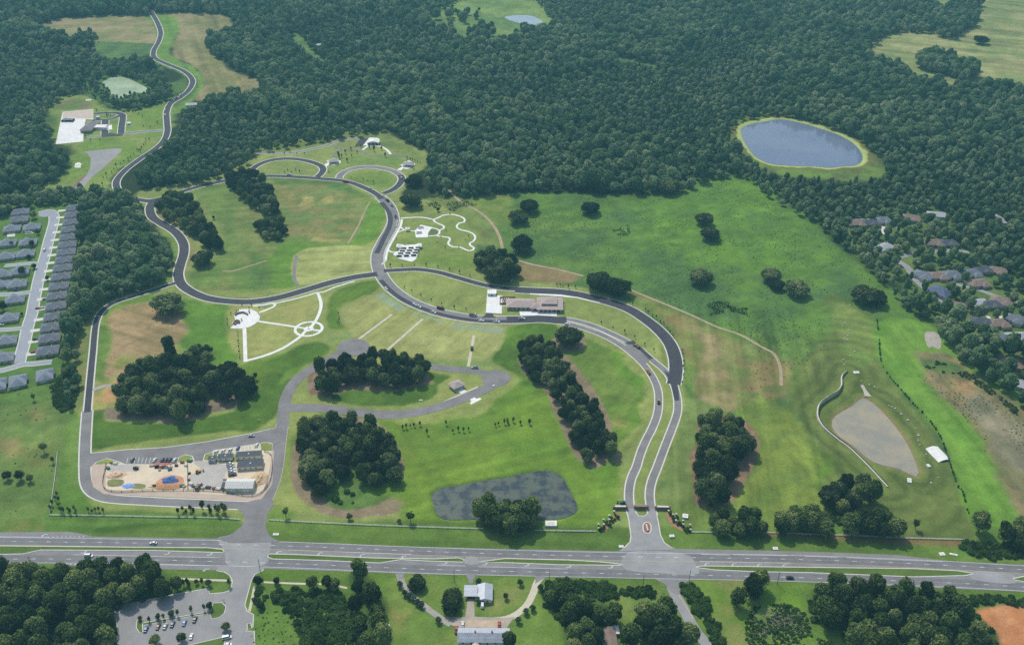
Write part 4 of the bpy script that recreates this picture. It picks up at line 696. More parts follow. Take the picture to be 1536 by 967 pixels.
# neighbourhood streets west
nb = lambda p: K(0, 290, p, 6.044); nc = lambda p: K(0, 440, p, 6.044)
M_street = mat('asphalt_street', srgb(160,164,170), .88, .08, .06)
road(nb([(360,185),(430,165),(480,185),(490,240),(470,330),(440,430),(420,520),(395,610),(370,700),(345,800),(325,900)]) + nc([(310,60),(290,180),(255,290),(235,380),(215,470),(190,560),(170,630)]), 9.5, M_street, .8, name='street')
road(nc([(-200,715),(0,700),(120,670),(200,645),(330,635),(470,618)]), 6, M_street, .7, name='street'); road(nc([(230,310),(130,322),(0,330),(-100,335)]), 5, M_street, .7, name='street'); road(nb([(370,640),(250,635),(120,650),(40,655)]), 5, M_street, .7, name='street'); road(nb([(300,890),(200,905),(60,915),(-60,920)]), 5.5, M_street, .7, name='street')
disc(0 + 425 / 6.044, 290 + 185 / 6.044, 9, M_street, 'street')
# neighbourhood streets east
el = lambda p: K(1280, 300, p, 6.0)
road(el([(860,960),(760,880),(680,820),(600,750),(540,700),(480,600),(330,520),(230,480)]), 7.5, M_asph_pale, 0, name='street'); road(el([(420,510),(560,480),(700,470),(860,455),(1040,470)]), 7, M_asph_pale, 0, name='street')
road(el([(0,175),(180,180),(330,230),(430,260)]), 6, M_asph_pale, 0, name='street'); road(el([(1270,130),(1340,170),(1370,210)]), 5, M_asph_pale, 0, name='street'); road(el([(840,740),(1100,800),(1400,900),(1700,950)]), 5.5, M_asph_pale, 0, name='street')
sheet(d4([(975,65),(1030,72),(1060,125),(1045,168),(1010,150),(990,158),(965,105)]), mat('rubble', srgb(176,168,156), .95, .2, .2), 'gravel_pad', z=.06, sm=True)
tag(mk.build('road_markings'), kind='structure')
# ------------------------------------------------------------------ houses
HOUSES = []       # footprints kept free of trees
def wall_openings(root, w, d, h, side_windows=3):
    mb = MB()
    for sx in (-1, 1):
        for k in range(side_windows):
            xx = (k - (side_windows - 1) / 2) * w / (side_windows + .3)
            mb = MB(); mb.box(xx, sx * (d / 2 + .03), 1.0, 1.5, .1, 1.3, M_wallw); fr = mb.build('window', root)
            mb = MB(); mb.box(xx, sx * (d / 2 + .1), 1.1, 1.2, .06, 1.1, M_glass); mb.build('pane', fr)
def make_house(w=19, d=13.5, h=3, rh=3.4, roof=M_rgrey, wall=M_wallb, gab=True, name='house', wing=None):
    root = empty(name, 0, 0)
    mb = MB(); mb.box(0, 0, 0, w, d, h, wall)
    if wing: mb.box(wing[0], wing[1], 0, wing[2], wing[3], h - .05, wall)
    mb.build('wall', root)
    mb = MB(); mb.hip(w, d, h, rh, roof)
    if gab: mb.gable(w * .12, -d / 2 + 1.6, 6.5, 5.5, h + .02, 2.3, roof, wall); mb.hip(6, d * .55, h + .03, rh * .7, roof, x=-w * .33, y=-d * .12, ov=.3)
    if wing: mb.hip(wing[2], wing[3], h + .04, rh * .75, roof, x=wing[0], y=wing[1])
    r = mb.build('roof', root)
    mb = MB(); mb.box(w * .2, d * .2, h + rh * .45, .6, .6, 1.2, M_metal); mb.build('vent', r)
    mb = MB(); mb.box(-w / 2 - .04, d * .1, 0, .12, 4.8, 2.3, M_wallw); mb.build('garage_door', root)
    mb = MB(); mb.box(-w * .05, -d / 2 - .05, 0, 1.0, .12, 2.1, M_rbrown); dr = mb.build('door', root)
    mb = MB(); mb.box(-w * .05 + .35, -d / 2 - .14, 1, .1, .08, .1, M_metal); mb.build('handle', dr)
    wall_openings(root, w, d, h)
    return root
def put_house(proto, px, py, ang, label, group, z=4.5, first=[None], sc=1.0):
    x, y = G(px, py, z)
    if proto not in USED: USED.append(proto); o = proto; o.location = (x, y, 0); o.rotation_euler = (0, 0, ang); o.scale = (sc,) * 3
    else: o = copytree(proto, (x, y, 0), ang, sc)
    tag(o, label, 'house', group); HOUSES.append((x, y, (10.5 if x < 0 else 7.8) * sc)); return o
USED = []
H1 = make_house(18, 13.8, 3, 4.0, M_rgrey); H2 = make_house(17, 13, 3, 3.4, M_rblue, M_wallb, True, 'house'); H3 = make_house(16, 11, 2.9, 2.8, M_rgrey, M_wallw, False, 'house', (3, -5, 7, 7))
a0 = G(*nb([(620,385)])[0], 4.5); a1 = G(*nc([(440,385)])[0], 4.5); SA = math.atan2(a1[1] - a0[1], a1[0] - a0[0]) + math.pi / 2
OR = ['first', 'second', 'third', 'fourth', 'fifth', 'sixth', 'seventh', 'eighth', 'ninth', 'tenth', 'eleventh', 'twelfth', 'thirteenth', 'fourteenth', 'fifteenth', 'sixteenth', 'seventeenth']
row = nb([(675,118),(662,180),(648,245),(632,312),(620,382),(606,450),(595,518),(583,588),(567,660),(550,738),(530,825),(512,912)]) + nc([(505,95),(490,190),(460,287),(445,387),(428,500)])
for k, (px, py) in enumerate(row): put_house(H1, px, py, SA, f'grey hip roofed house, {OR[k]} from the cul-de-sac in the long row beside the wood', 'row of grey houses along the wood')
LH = [((180,155), 'H', 'grey roofed house behind its neighbour at the far corner by the cul-de-sac'), ((172,222), 'H', 'grey roofed house just in front of the far corner house by the cul-de-sac'), ((105,305), 'W', 'house with wide pale driveway left of the one facing the cul-de-sac mouth'),
      ((285,290), 'W', 'dark roofed house with two white cars facing the cul-de-sac mouth'), ((62,435), 'W', 'blue grey house half behind a round tree in the second tier'), ((250,428), 'W', 'blue grey house with a dark round tree at its corner near the street bend'),
      ((52,555), 'W', 'pale grey house with brick front at the picture edge in the third tier'), ((228,532), 'W', 'pale grey house in the third tier beside the white van on the street'), ((175,690), 'W', 'grey house mostly hidden by a tall dark tree beside the street'),
      ((25,715), 'W', 'dark blue roofed house left of the house hidden by a tall tree'), ((150,805), 'W', 'house with white gable and dark garage at the T junction'), ((-10,810), 'W', 'roof cut by the picture edge beside the white gabled house'), ((130,945), 'W', 'grey roofed house just below the T junction with lawn to its right')]
for (p, kd, lab) in LH:
    px, py = nb([p])[0]; put_house(H2 if kd == 'W' else H1, px, py, SA + math.pi if kd == 'W' else SA, lab, 'houses in the western streets')
for p, lab, pr, an in [((75,205), 'long charcoal roofed house with white cars on its drive left of the street', H2, SA + math.pi), ((50,410), 'dark blue roofed house with fence at the south west street corner', H2, SA + math.pi), ((20,565), 'navy roofed house next to the T junction stop bar', H2, SA + math.pi),
      ((155,775), 'grey house with fenced brown yard on the south side of the cross street', H2, SA + math.pi / 2 + .1), ((400,722), 'grey house with two rear gables at the east end of the cross street', H2, SA + math.pi / 2 + .1), ((-30,810), 'roof cut off by the picture edge south of the cross street', H2, SA + math.pi / 2 + .1)]:
    px, py = nc([p])[0]; put_house(pr, px, py, an, lab, 'houses in the western streets')
# driveways of the row
for k, (px, py) in enumerate(row):
    x, y = G(px, py, 4.5); c, n = math.cos(SA), math.sin(SA); T = lambda u, v: (x + u * c - v * n, y + u * n + v * c)
    sheet([T(-9, -.5), T(-9, 4.5), T(-19, 4.8), T(-19, -.8)], M_conc, 'driveway', world=True)
for p in nb([(105,372),(270,345)]): sheet([(p[0] - 6, p[1] - 3), (p[0] + 6, p[1] - 4), (p[0] + 5, p[1] + 3), (p[0] - 7, p[1] + 4)], M_conc, 'driveway')
# eastern houses half hidden by trees
RB = make_house(17, 11, 2.8, 2.6, M_rbrown, M_wallb, False, 'house', (4, -4, 7, 7)); RW = make_house(18, 11, 2.8, 2.4, mat('roof_pale', (.45,.46,.47), .6, .1, .4), M_wallw, False, 'house')
RD = make_house(18, 11, 2.8, 2.8, mat('roof_charcoal', (.1,.11,.13), .85, .15, .4), M_wallb, True, 'house'); RN = make_house(17, 12, 2.8, 3, mat('roof_navy', (.1,.13,.22), .7, .15, .4), M_wallb, False, 'house')
es = lambda p: K(1380, 370, p, 4.205)
EH = [(el, (28,190), RB, .1, 'brown roofed house at the left end of the top clearing row'), (el, (150,190), RD, .0, 'dark roofed house second from the left in the top clearing row'), (el, (265,168), H3, .15, 'grey house third from the left in the top clearing row beside pale driveways'),
 (el, (520,145), RB, -.3, 'brown grey roof under trees right of the top clearing row'), (el, (755,118), RW, -.2, 'pale roofed house highest on the hill among the eastern trees'), (el, (285,408), RW, .5, 'white roofed house alone by the cul-de-sac at the meadow side'),
 (el, (728,368), RB, .05, 'brown roofed house above a square of bright lawn'), (el, (855,370), RD, -.1, 'grey house right of the bright square lawn with a pale drive'), (el, (635,660), H3, -.7, 'large grey roof where the diagonal street meets the trees'),
 (el, (755,665), RB, .0, 'rust brown roof beside the large grey roof above the yellowish trees'), (el, (880,655), H3, .1, 'grey roof right of the rust brown roof'), (el, (1060,640), H3, .2, 'blue grey roof with lawn in front in the middle of the eastern trees'), (el, (1165,612), RD, .1, 'charcoal roof between blue grey roof and the tan roofed house'),
 (el, (1290,615), RB, -.4, 'tan roofed house with lit white gable at the right of the middle row'), (el, (790,805), RN, -.9, 'small blue roof beside the diagonal street'), (es, (130,275), RN, -.9, 'blue roof cut by trees just right of the diagonal street'), (es, (365,345), RW, .1, 'pale blue metal roof above the pale driveways'),
 (es, (445,352), RD, .1, 'charcoal roof right of the pale blue metal roof'), (es, (520,330), RB, -.6, 'dark brown roof with pale side wall near the right edge'), (es, (395,462), RD, -.3, 'dark roof left of the brick house in the lower row'), (es, (490,470), RB, .1, 'brick red fronted house in the lower row'),
 (es, (598,440), H3, -.5, 'blue grey hipped roof at the right edge of the lower row'), (es, (555,572), RN, .1, 'navy roof behind the tree line near the right edge'), (es, (628,556), RW, .1, 'pale grey roof joined beside the navy roof'), (es, (585,715), RB, -.5, 'small tan roof peeping through the trees at the right edge'),
 (es, (605,842), RW, -.6, 'white roof under the trees at the swamp side of the right edge'), (es, (225,358), RB, -.5, 'pinkish roof by the lower end of the diagonal street'), (es, (370,218), RB, .2, 'small brown roof with pale drive in the middle of the eastern trees')]
for fn, p, pr, an, lab in EH:
    px, py = fn([p])[0]; o = put_house(pr, px, py, an, lab, 'houses among the eastern trees', sc=1.15)
for q in ([(72,215),(95,215),(130,245),(108,258)], [(195,200),(215,195),(250,235),(225,245)], [(760,390),(785,388),(840,430),(815,442)], [(205,440),(300,450),(300,462),(215,462)], [(250,235),(290,240),(280,310),(255,305)], [(735,160),(760,165),(765,190),(745,185)]): sheet(el(q), M_conc, 'driveway')
for q in ([(395,378),(430,398),(425,410),(390,388)], [(490,310),(502,312),(528,355),(515,358)], [(410,432),(440,440),(455,460),(425,455)], [(495,440),(560,430),(570,470),(520,480)]): sheet(es(q), M_conc, 'driveway')
sheet(el([(600,420),(720,400),(790,435),(650,452)]), M_turf, 'lawn', z=.05)
# ------------------------------------------------------------------ park buildings
def bldg(name, px, py, ang, label, z=3.0):
    x, y = G(px, py, z); o = empty(name, x, y, 0, ang); tag(o, label, 'building'); HOUSES.append((x, y, 9)); return o
def colrow(mb, xs_, ys_, h, m=M_wallw, r=.25):
    for x in xs_:
        for y in ys_: mb.box(x, y, 0, r * 2, r * 2, h, m)
# administration building
o = bldg('visitor_center', *ad([(815,420)])[0], -.02, 'long low building with pinkish tile roofs between the two dark roads', 4)
mb = MB(); mb.box(-16, 1, 0, 26, 15, 3.6, M_wallb); mb.box(12, 0, 0, 23, 21, 3.8, M_wallb); mb.box(-2, -4, 0, 8, 8, 3.5, M_wallb); mb.build('wall', o)
mb = MB(); mb.hip(26, 15, 3.62, 2.6, M_rpink, x=-16, y=1, ov=1); mb.hip(8, 9, 3.55, 2.2, M_rpink, x=-2, y=-4, ov=.8); r = mb.build('roof', o)
mb = MB(); mb.hip(23, 21, 3.82, 1.6, M_rpink, x=12, y=0, ov=1.2); mb.build('roof', o); mb = MB(); mb.box(11, 1.5, 4.4, 14, 12, 2.0, M_wallb); mb.hip(14, 12, 6.42, 1.8, M_rpink, x=11, y=1.5, ov=.8); mb.build('raised_roof', o)
for k in range(5): mb = MB(); mb.box(3.6 + 4.1 * k, -10.55, .6, 2.6, .12, 2.5, M_dk); f = mb.build('window', o); mb = MB(); mb.box(3.6 + 4.1 * k, -10.65, .75, 2.2, .08, 2.2, M_glass); mb.build('pane', f)
for k in range(5): mb = MB(); mb.box(-26 + 4.2 * k, -6.6, 1, 1.6, .12, 1.4, M_dk); mb.build('window', o)
mb = MB(); mb.box(-2, -8.1, 0, 2.4, .12, 2.4, M_glass); mb.build('door', o)
o = bldg('equipment_enclosure', *ad([(472,385)])[0], 0, 'walled equipment yard with white units left of the pinkish roofed building', 1.5); o['category'] = 'enclosure'
mb = MB()
for q in ((0,-6,15,.4),(0,6,15,.4),(-7.5,0,.4,12),(7.5,0,.4,12)): mb.box(*q[:2], 0, q[2], q[3], 2, M_brick)
mb.build('wall', o)
for k, (x, y) in enumerate([(-4,2.5),(0,3),(4,2),(-3,-2.5),(3,-2.5)]): mb = MB(); mb.box(x, y, 0, 3, 2.6, 1.8, M_wallw, 0, M_metal); mb.box(x, y, 1.8, 1.6, 1.6, .3, M_dk); mb.build('cooling_unit', o)
o = bldg('small_shed', *ad([(290,292)])[0], 0, 'small white flat roofed shed above the white parking court', 2.5); o['category'] = 'shed'
mb = MB(); mb.box(0, 0, 0, 8, 7, 2.8, M_wallw); mb.build('wall', o); mb = MB(); mb.box(0, 0, 2.82, 9, 8, .25, M_white); mb.build('roof', o); mb = MB(); mb.box(0, -3.55, 0, 1.2, .1, 2.1, M_dk); mb.build('door', o)
def shelter(px, py, ang, label, w, d, roof, gabled=False, z=3.2):
    o = bldg('pavilion', px, py, ang, label, z); o['category'] = 'pavilion'
    for x in (-w / 2 + .6, 0, w / 2 - .6):
        for y in (-d / 2 + .6, d / 2 - .6): mb = MB(); mb.box(x, y, .2, .7, .7, 3, M_wallb); mb.build('column', o)
    mb = MB(); mb.hip(w, d, 3.2, 2.3, roof, ov=.8); mb.build('roof', o)
    mb = MB(); mb.box(0, d * .28, .2, w * .55, .4, 2.4, M_wallb); mb.build('screen_wall', o)
    for x in (-w * .2, w * .2): mb = MB(); mb.box(x, -.5, .45, .5, d * .45, .12, M_rbrown); mb.box(x, -.5 - d * .15, .2, .4, .3, .25, M_dk); mb.box(x, -.5 + d * .15, .2, .4, .3, .25, M_dk); mb.build('bench', o)
    return o
shelter(*lw([(553,392)])[0], .62, 'square pink roofed pavilion inside the loop road by the pale kerb strip', 10, 9, M_rpink)
shelter(*K(370,190,[(690,268)],5.297)[0], .1, 'grey roofed pavilion on white paving at the left teardrop loop', 11, 9, mat('roof_stone', (.42,.4,.37), .8, .12, .4))
shelter(*K(370,190,[(1285,292)],5.297)[0], -.3, 'grey roofed pavilion on white paving at the right teardrop loop', 12, 9, mat('roof_stone', (0,0,0)))
o = bldg('service_building', *K(370,190,[(1008,112)],5.297)[0], 0, 'white metal roofed service building at the far end beside the dark parking pad', 4)
mb = MB(); mb.box(0, 0, 0, 15, 11, 3.4, M_wallb); mb.build('wall', o); mb = MB(); mb.gable(0, 0, 15, 11, 3.42, 2.2, M_white, M_wallw); mb.build('roof', o)
for k in range(3): mb = MB(); mb.box(-4.6 + 4.6 * k, -5.55, 0, 3.2, .12, 2.7, M_dk); mb.build('garage_door', o)
o = bldg('maintenance_building', *nw([(452,295)])[0], -.02, 'grey hip roofed building on the large white concrete pad', 4)
mb = MB(); mb.box(0, 0, 0, 14, 34, 4, M_wallb); mb.build('wall', o); mb = MB(); mb.hip(14, 34, 4.02, 3.6, mat('roof_taupe', (.27,.24,.24), .85, .12, .3), ov=1); mb.build('roof', o)
for k in range(4): mb = MB(); mb.box(-4.5 + 3 * k, -17.05, .8, 1.6, .12, 1.5, M_glass); mb.build('window', o)
mb = MB(); mb.box(7.05, 2, 0, .1, 3, 2.6, M_glass); mb.build('door', o)
o = bldg('fuel_canopy', *nw([(552,300)])[0], 0, 'flat white canopy joining the grey roofed building to the parking loop', 3.5); o['category'] = 'canopy'
mb = MB(); mb.box(0, 0, 3.6, 16, 11, .5, M_white); mb.build('roof', o)
for x in (-7, 7):
    for y in (-4.5, 4.5): mb = MB(); mb.box(x, y, .2, .5, .5, 3.4, M_wallw); mb.build('column', o)
for p, lab in ((nw([(525,215)])[0], 'small white kiosk by the upper drive of the concrete pad site'), (nw([(808,272)])[0], 'small white box building alone on the grass right of the parking loop')):
    o = bldg('utility_kiosk', *p, 0, lab, 2); o['category'] = 'kiosk'; mb = MB(); mb.box(0, 0, 0, 4, 4, 2.6, M_wallw); mb.build('wall', o); mb = MB(); mb.hip(4, 4, 2.62, .8, M_white, ov=.4); mb.build('roof', o); mb = MB(); mb.box(0, -2.05, 0, 1, .1, 2, M_dk); mb.build('door', o)
o = empty('storage_bins', *G(*nw([(255,248)])[0], 1)); tag(o, 'dark roofed open bin building on the white concrete pad', 'storage bins'); HOUSES.append((*o.location[:2], 8))
for k in range(4): mb = MB(); mb.box(-7.5 + 5 * k, 0, .3, .5, 9, 2.6, M_dk); mb.build('divider', o)
mb = MB(); mb.box(0, 4.4, .3, 15, .4, 2.6, M_wallw); mb.build('back_wall', o)
for k in range(3): mb = MB(); mb.box(-5 + 5 * k, .5, 2.9, 4.3, 7.5, .25, M_rblue); mb.build('roof', o)
# columbarium walls: every wall one thing
mat('niche_stone', (.74, .73, .7), .7, .08, .6)
wl = None; n = 0
x0, y0 = G(*co_([(395,660)])[0]); ang = .12
for i, (r, c) in enumerate([(r, c) for r in range(4) for c in range(3)]):
    lx = (c - 1) * 7.6 - (r - 1.5) * 1.8; ly = (1.5 - r) * 5.6
    if wl is None:
        wl = empty('columbarium_wall', 0, 0); mb = MB(); mb.box(0, 0, .2, 5.6, 1.1, 2.1, MATS['niche_stone']); mb.build('wall', wl); mb = MB(); mb.box(0, 0, 2.32, 6, 1.5, .22, M_wallw); mb.build('coping', wl); mb = MB(); mb.box(0, -.58, .5, 5, .08, 1.6, M_dk); mb.build('niche_fronts', wl); o = wl
    else: o = copytree(wl, (0, 0, 0), ang)
    o.location = (x0 + lx * math.cos(ang) - ly * math.sin(ang), y0 + lx * math.sin(ang) + ly * math.cos(ang), 0); o.rotation_euler = (0, 0, ang)
    tag(o, f'white memorial wall, {("left","middle","right")[c]} one in the {("farthest","second farthest","second nearest","nearest")[r]} row of the white court', 'memorial wall', 'memorial walls in the white court')
for k, (p, lab) in enumerate([((288,582), 'square white gate pavilion at the upper left corner of the wall court'), ((510,580), 'square white gate pavilion at the upper right corner of the wall court'), ((382,388), 'tiny white pavilion on the path to the pentagonal plaza')]):
    o = bldg('gate_pavilion', *co_([p])[0], .1, lab, 3); o['category'] = 'pavilion'; s = 5 if k < 2 else 4
    mb = MB(); mb.hip(s, s, 2.9, 1.2, M_white, ov=.5); mb.build('roof', o)
    for x in (-1, 1):
        for y in (-1, 1): mb = MB(); mb.box(x * (s / 2 - .3), y * (s / 2 - .3), .2, .4, .4, 2.7, M_wallw); mb.build('column', o)
for p, lab in (((530,388), 'raised white planter frame at the upper part of the pentagonal plaza'), ((512,445), 'raised white planter frame at the lower part of the pentagonal plaza')):
    x, y = G(*co_([p])[0]); o = empty('planter_frame', x, y, 0, .1); tag(o, lab, 'planter')
    mb = MB()
    for q in ((0,-1.8,6,.4),(0,1.8,6,.4),(-3,0,.4,3.2),(3,0,.4,3.2)): mb.box(q[0], q[1], .2, q[2], q[3], 1.0, M_wallw)
    mb.build('rim', o); mb = MB(); mb.box(0, 0, .2, 5.4, 3, .5, M_asph_old); mb.build('soil', o)
# curved low walls on the semicircular plaza
for pts, lab in ((pz([(168,325),(200,305),(260,295),(310,318)]), 'dark curved low wall across the upper part of the round plaza'), (pz([(150,420),(170,390),(200,385),(225,400)]), 'dark curved low wall at the lower left of the round plaza'), (pz([(165,430),(195,405),(222,412)]), 'short dark wall just below the lower curved wall on the round plaza'), (pz([(322,275),(330,295)]), 'short dark upright wall at the top right of the round plaza'), (pz([(240,365),(246,385)]), 'tiny dark wall standing alone at the centre of the round plaza')):
    P = smooth(W(pts), False, 1.5); mb = MB(); a = offset(P, .45); b_ = offset(P, -.45); mb.prism(a + b_[::-1], .2, 1.9, M_rbrown); tag(mb.build('low_wall'), lab, 'wall')
o = empty('flagpole', cx, cy); tag(o, 'tall white flagpole at the hub of the ring path', 'flagpole'); mb = MB(); mb.cyl(0, 0, .2, .5, .3, .8, M_wallw); mb.build('base', o); mb = MB(); mb.cyl(0, 0, 1, .22, .1, 20, M_wallw, 6); mb.build('pole', o); mb = MB(); mb.cyl(0, 0, 21, .25, .05, .4, M_yellow, 6); mb.build('finial', o)
# ------------------------------------------------------------------ entrance walls
gt = lambda p: K(880, 700, p, 6.906)
M_plaqueT = mat('sign_stone', (.5, .38, .3), .8, .1, .4)
for (a, b_, lab, sign) in (((282,420),(415,420), 'brick entrance wall with pale coping left of the incoming lane', 0), ((500,415),(630,415), 'central brick entrance wall with raised lettering panel on the median', 1), ((718,422),(858,425), 'brick entrance wall with pale coping right of the outgoing lane', 0)):
    A, B_ = G(*gt([a])[0], 1.5), G(*gt([b_])[0], 1.5); L_ = math.dist(A, B_); o = empty('entrance_wall', (A[0] + B_[0]) / 2, (A[1] + B_[1]) / 2 , 0, math.atan2(B_[1] - A[1], B_[0] - A[0])); tag(o, lab, 'wall')
    mb = MB(); mb.box(0, 0, 0, L_, .8, 2.6, M_brick); mb.build('wall', o); mb = MB(); mb.box(0, 0, 2.62, L_ + .4, 1.5, .35, M_wallw); mb.build('coping', o)
    for s in (-1, 1): mb = MB(); mb.box(s * L_ / 2, 0, 0, 1.4, 1.4, 3.1, M_brick); mb.build('pier', o)
    if sign: mb = MB(); mb.box(0, -.2, 2.99, L_ * .85, 1.7, .2, M_plaqueT); [mb.box(-L_ * .38 + k * L_ * .085, -.2, 3.2, .45, .9, .1, M_dk) for k in range(10)]; mb.build('sign_panel', o)
def post_row(pts, lab, grp):
    for k, p in enumerate(pts):
        x, y = G(*p, 1); 
        if k == 0 and 'po' not in post_row.__dict__:
            o = empty('gate_post', x, y); mb = MB(); mb.box(0, 0, 0, 1, 1, 2, M_brick); mb.build('shaft', o); mb = MB(); mb.hip(1, 1, 2.02, .5, M_wallw, ov=.2); mb.build('cap', o); post_row.po = o
        else: o = copytree(post_row.po, (x, y, 0))
        tag(o, f'{OR[k]} brick post from the wall end in {lab}', 'post', grp)
post_row(gt([(285,465),(235,508),(235,550),(175,550),(178,600),(122,600),(125,640)]), 'the stepped fence left of the entrance', 'brick posts left of the entrance')
post_row(gt([(850,460),(895,498),(925,560),(930,495),(1000,562),(1003,600),(1072,605),(1075,655)]), 'the stepped fence right of the entrance', 'brick posts right of the entrance')
x, y = G(*gt([(625,630)])[0], .5); o = empty('sign_slab', x, y, .36, .08); tag(o, 'narrow pale slab standing on the oval brick bed in the entrance road', 'slab'); mb = MB(); mb.box(0, 0, 0, .7, 6, .9, M_wallw); mb.build('slab', o); mb = MB(); mb.box(0, 0, .92, .9, 6.3, .12, M_conc); mb.build('cap', o)
# ------------------------------------------------------------------ fences
def fence(name, pts, label, h=1.1, m=M_fence, step=5, cat='fence', rail=.28, z=1):
    P = resample(smooth(W(pts)), 2.5); o = empty(name, *P[0]); tag(o, label, cat); ox, oy = P[0]
    Q = [(x - ox, y - oy) for x, y in P]; mb = MB()
    for zz in ((.35, .95) if rail > .15 else (.1, .6, 1.1)):
        a = offset(Q, rail / 2); b_ = offset(Q, -rail / 2); mb.prism(a + b_[::-1], zz * h, zz * h + .16, m, bottom=True)
    mb.build('rail', o); pts_ = Q[::max(1, int(step / 2.5))][:95]
    for (x, y) in pts_: mb = MB(); mb.box(x, y, 0, .3, .3, h + .15, m); mb.build('post', o)
fence('rail_fence', d5([(285,214),(640,219),(900,225),(1280,232),(1395,242)]), 'pale rail fence between the yard road and the highway verge', step=9)
fence('rail_fence', d5([(332,-150),(322,-40),(300,120),(285,214)]), 'pale rail fence running away along the west lawn', step=9)
fence('rail_fence', d6([(92,243),(400,259),(700,273),(1000,284),(1335,294)]), 'long pale rail fence from the side road to the weedy pond', step=9)
fence('rail_fence', d7([(165,303),(350,306),(528,308)]), 'pale rail fence from the white culvert to the left entrance posts', step=7)
fence('rail_fence', d7([(1065,312),(1200,314),(1540,316)]) + d8([(300,325),(540,332),(840,346),(1100,353),(1220,357)]), 'long pale rail fence east of the entrance under the roadside trees', step=9)
fence('wire_fence', yd([(150,285),(148,485),(500,492),(800,492),(1000,498),(1300,530),(1395,450),(1410,210),(1345,185)]), 'dark wire fence round the sandy yard', 1.6, M_dk, 8, rail=.12)
fence('wire_fence', yd([(775,290),(778,390),(778,490)]), 'dark wire fence dividing the sandy yard', 1.6, M_dk, 8, rail=.12)
fence('yard_fence', nc([(255,850),(120,885),(25,905),(35,850)]), 'dark wooden fence behind the house south of the cross street', 1.6, M_trunk, 5)
fence('wire_fence', c1([(190,560),(330,560),(440,545),(520,560),(620,610),(720,640),(850,615),(960,575)]), 'dark boundary fence curving below the algae pond', 1.6, M_dk, 9, rail=.12)
# retaining wall around the basin
rw = K(1200, 540, [(310,75),(275,110),(270,180),(240,225),(180,262),(130,300),(113,340),(116,390),(150,445),(230,510),(320,575),(390,640),(460,710),(520,775),(585,845)], 4.396)
P = resample(smooth(W(rw)), 2.5); o = empty('retaining_wall', *P[0]); tag(o, 'curving pale retaining wall with dark rail beside the muddy pond', 'wall'); Q = [(x - P[0][0], y - P[0][1]) for x, y in P]
mb = MB(); a = offset(Q, .5); b_ = offset(Q, -.5); n = len(Q)
hh = [3.2 * max(.25, min(1, 1.3 - abs(i / n - .32) * 3.2)) for i in range(n)]
for i in range(n - 1):
    mb.face([(*a[i], -.5), (*a[i + 1], -.5), (*a[i + 1], hh[i + 1]), (*a[i], hh[i])], M_lime); mb.face([(*b_[i], -.5), (*b_[i], hh[i]), (*b_[i + 1], hh[i + 1]), (*b_[i + 1], -.5)], M_lime); mb.face([(*a[i], hh[i]), (*a[i + 1], hh[i + 1]), (*b_[i + 1], hh[i + 1]), (*b_[i], hh[i])], M_conc)
mb.build('wall', o); mb = MB()
for i in range(n - 1):
    q = [(a[i][0], a[i][1]), (a[i + 1][0], a[i + 1][1]), (a[i + 1][0] * .96 + b_[i + 1][0] * .04, a[i + 1][1]), (a[i][0] * .96 + b_[i][0] * .04, a[i][1])]
    mb.face([(*a[i], hh[i]), (*a[i + 1], hh[i + 1]), (*a[i + 1], hh[i + 1] + 1), (*a[i], hh[i] + 1)], M_dk)
mb.build('railing', o)
# ------------------------------------------------------------------ yard
def trailer(p, w, d, label, roofm=M_rdark, ang=.1, h=2.9):
    o = bldg('office_trailer', *yd([p])[0], ang, label, 2.5); o['category'] = 'trailer'; mb = MB(); mb.box(0, 0, .5, w, d, h - .3, M_cream); mb.box(0, 0, 0, w - .6, d - .6, .5, M_dk); mb.build('body', o); mb = MB(); mb.box(0, 0, h + .22, w + .3, d + .3, .2, M_cream, 0, roofm); mb.build('roof', o)
    for k in range(max(2, int(w / 4))): mb = MB(); mb.box(-w / 2 + 2 + 4 * k, -d / 2 - .03, 1.3, 1.1, .08, 1, M_glass); mb.build('window', o)
    mb = MB(); mb.box(w / 2 - 1.2, -d / 2 - .04, .6, .9, .1, 2, M_wallw); mb.build('door', o); mb = MB(); mb.box(0, 0, h + .42, .9, .9, .3, M_metal); mb.build('vent', o)
trailer((965,242), 6, 4.2, 'smallest dark roofed site trailer at the left of the row'); trailer((1066,228), 11, 5.5, 'middle sized dark roofed site trailer between the small and long ones')
trailer((1245,212), 19, 6.5, 'long dark roofed site trailer right beside the parked cars'); trailer((1258,285), 19, 8.5, 'widest dark roofed site trailer in front of the long one')
o = bldg('warehouse', *yd([(1180,435)])[0], 0, 'cream metal warehouse with white ribbed roof at the yard corner', 4); mb = MB(); mb.box(0, 0, 0, 20, 10, 4, M_cream); mb.build('wall', o)
mb = MB(); mb.face([(-10.4, -5.4, 4.02), (10.4, -5.4, 4.02), (10.4, 0, 6.2), (-10.4, 0, 6.2)], M_wallw); mb.face([(10.4, 5.4, 4.02), (-10.4, 5.4, 4.02), (-10.4, 0, 6.2), (10.4, 0, 6.2)], M_wallw)
for s in (-1, 1): mb.face([(s * 10, -5, 4), (s * 10, 5, 4), (s * 10, 0, 6.1)], M_cream)
for k in range(14): mb.box(-9.6 + 1.48 * k, -2.7, 5.2, .12, 1, .1, M_wallw)
mb.build('roof', o)
for x in (-5, 5): mb = MB(); mb.box(x, -5.06, 0, 4, .1, 3.4, M_white); mb.build('garage_door', o)
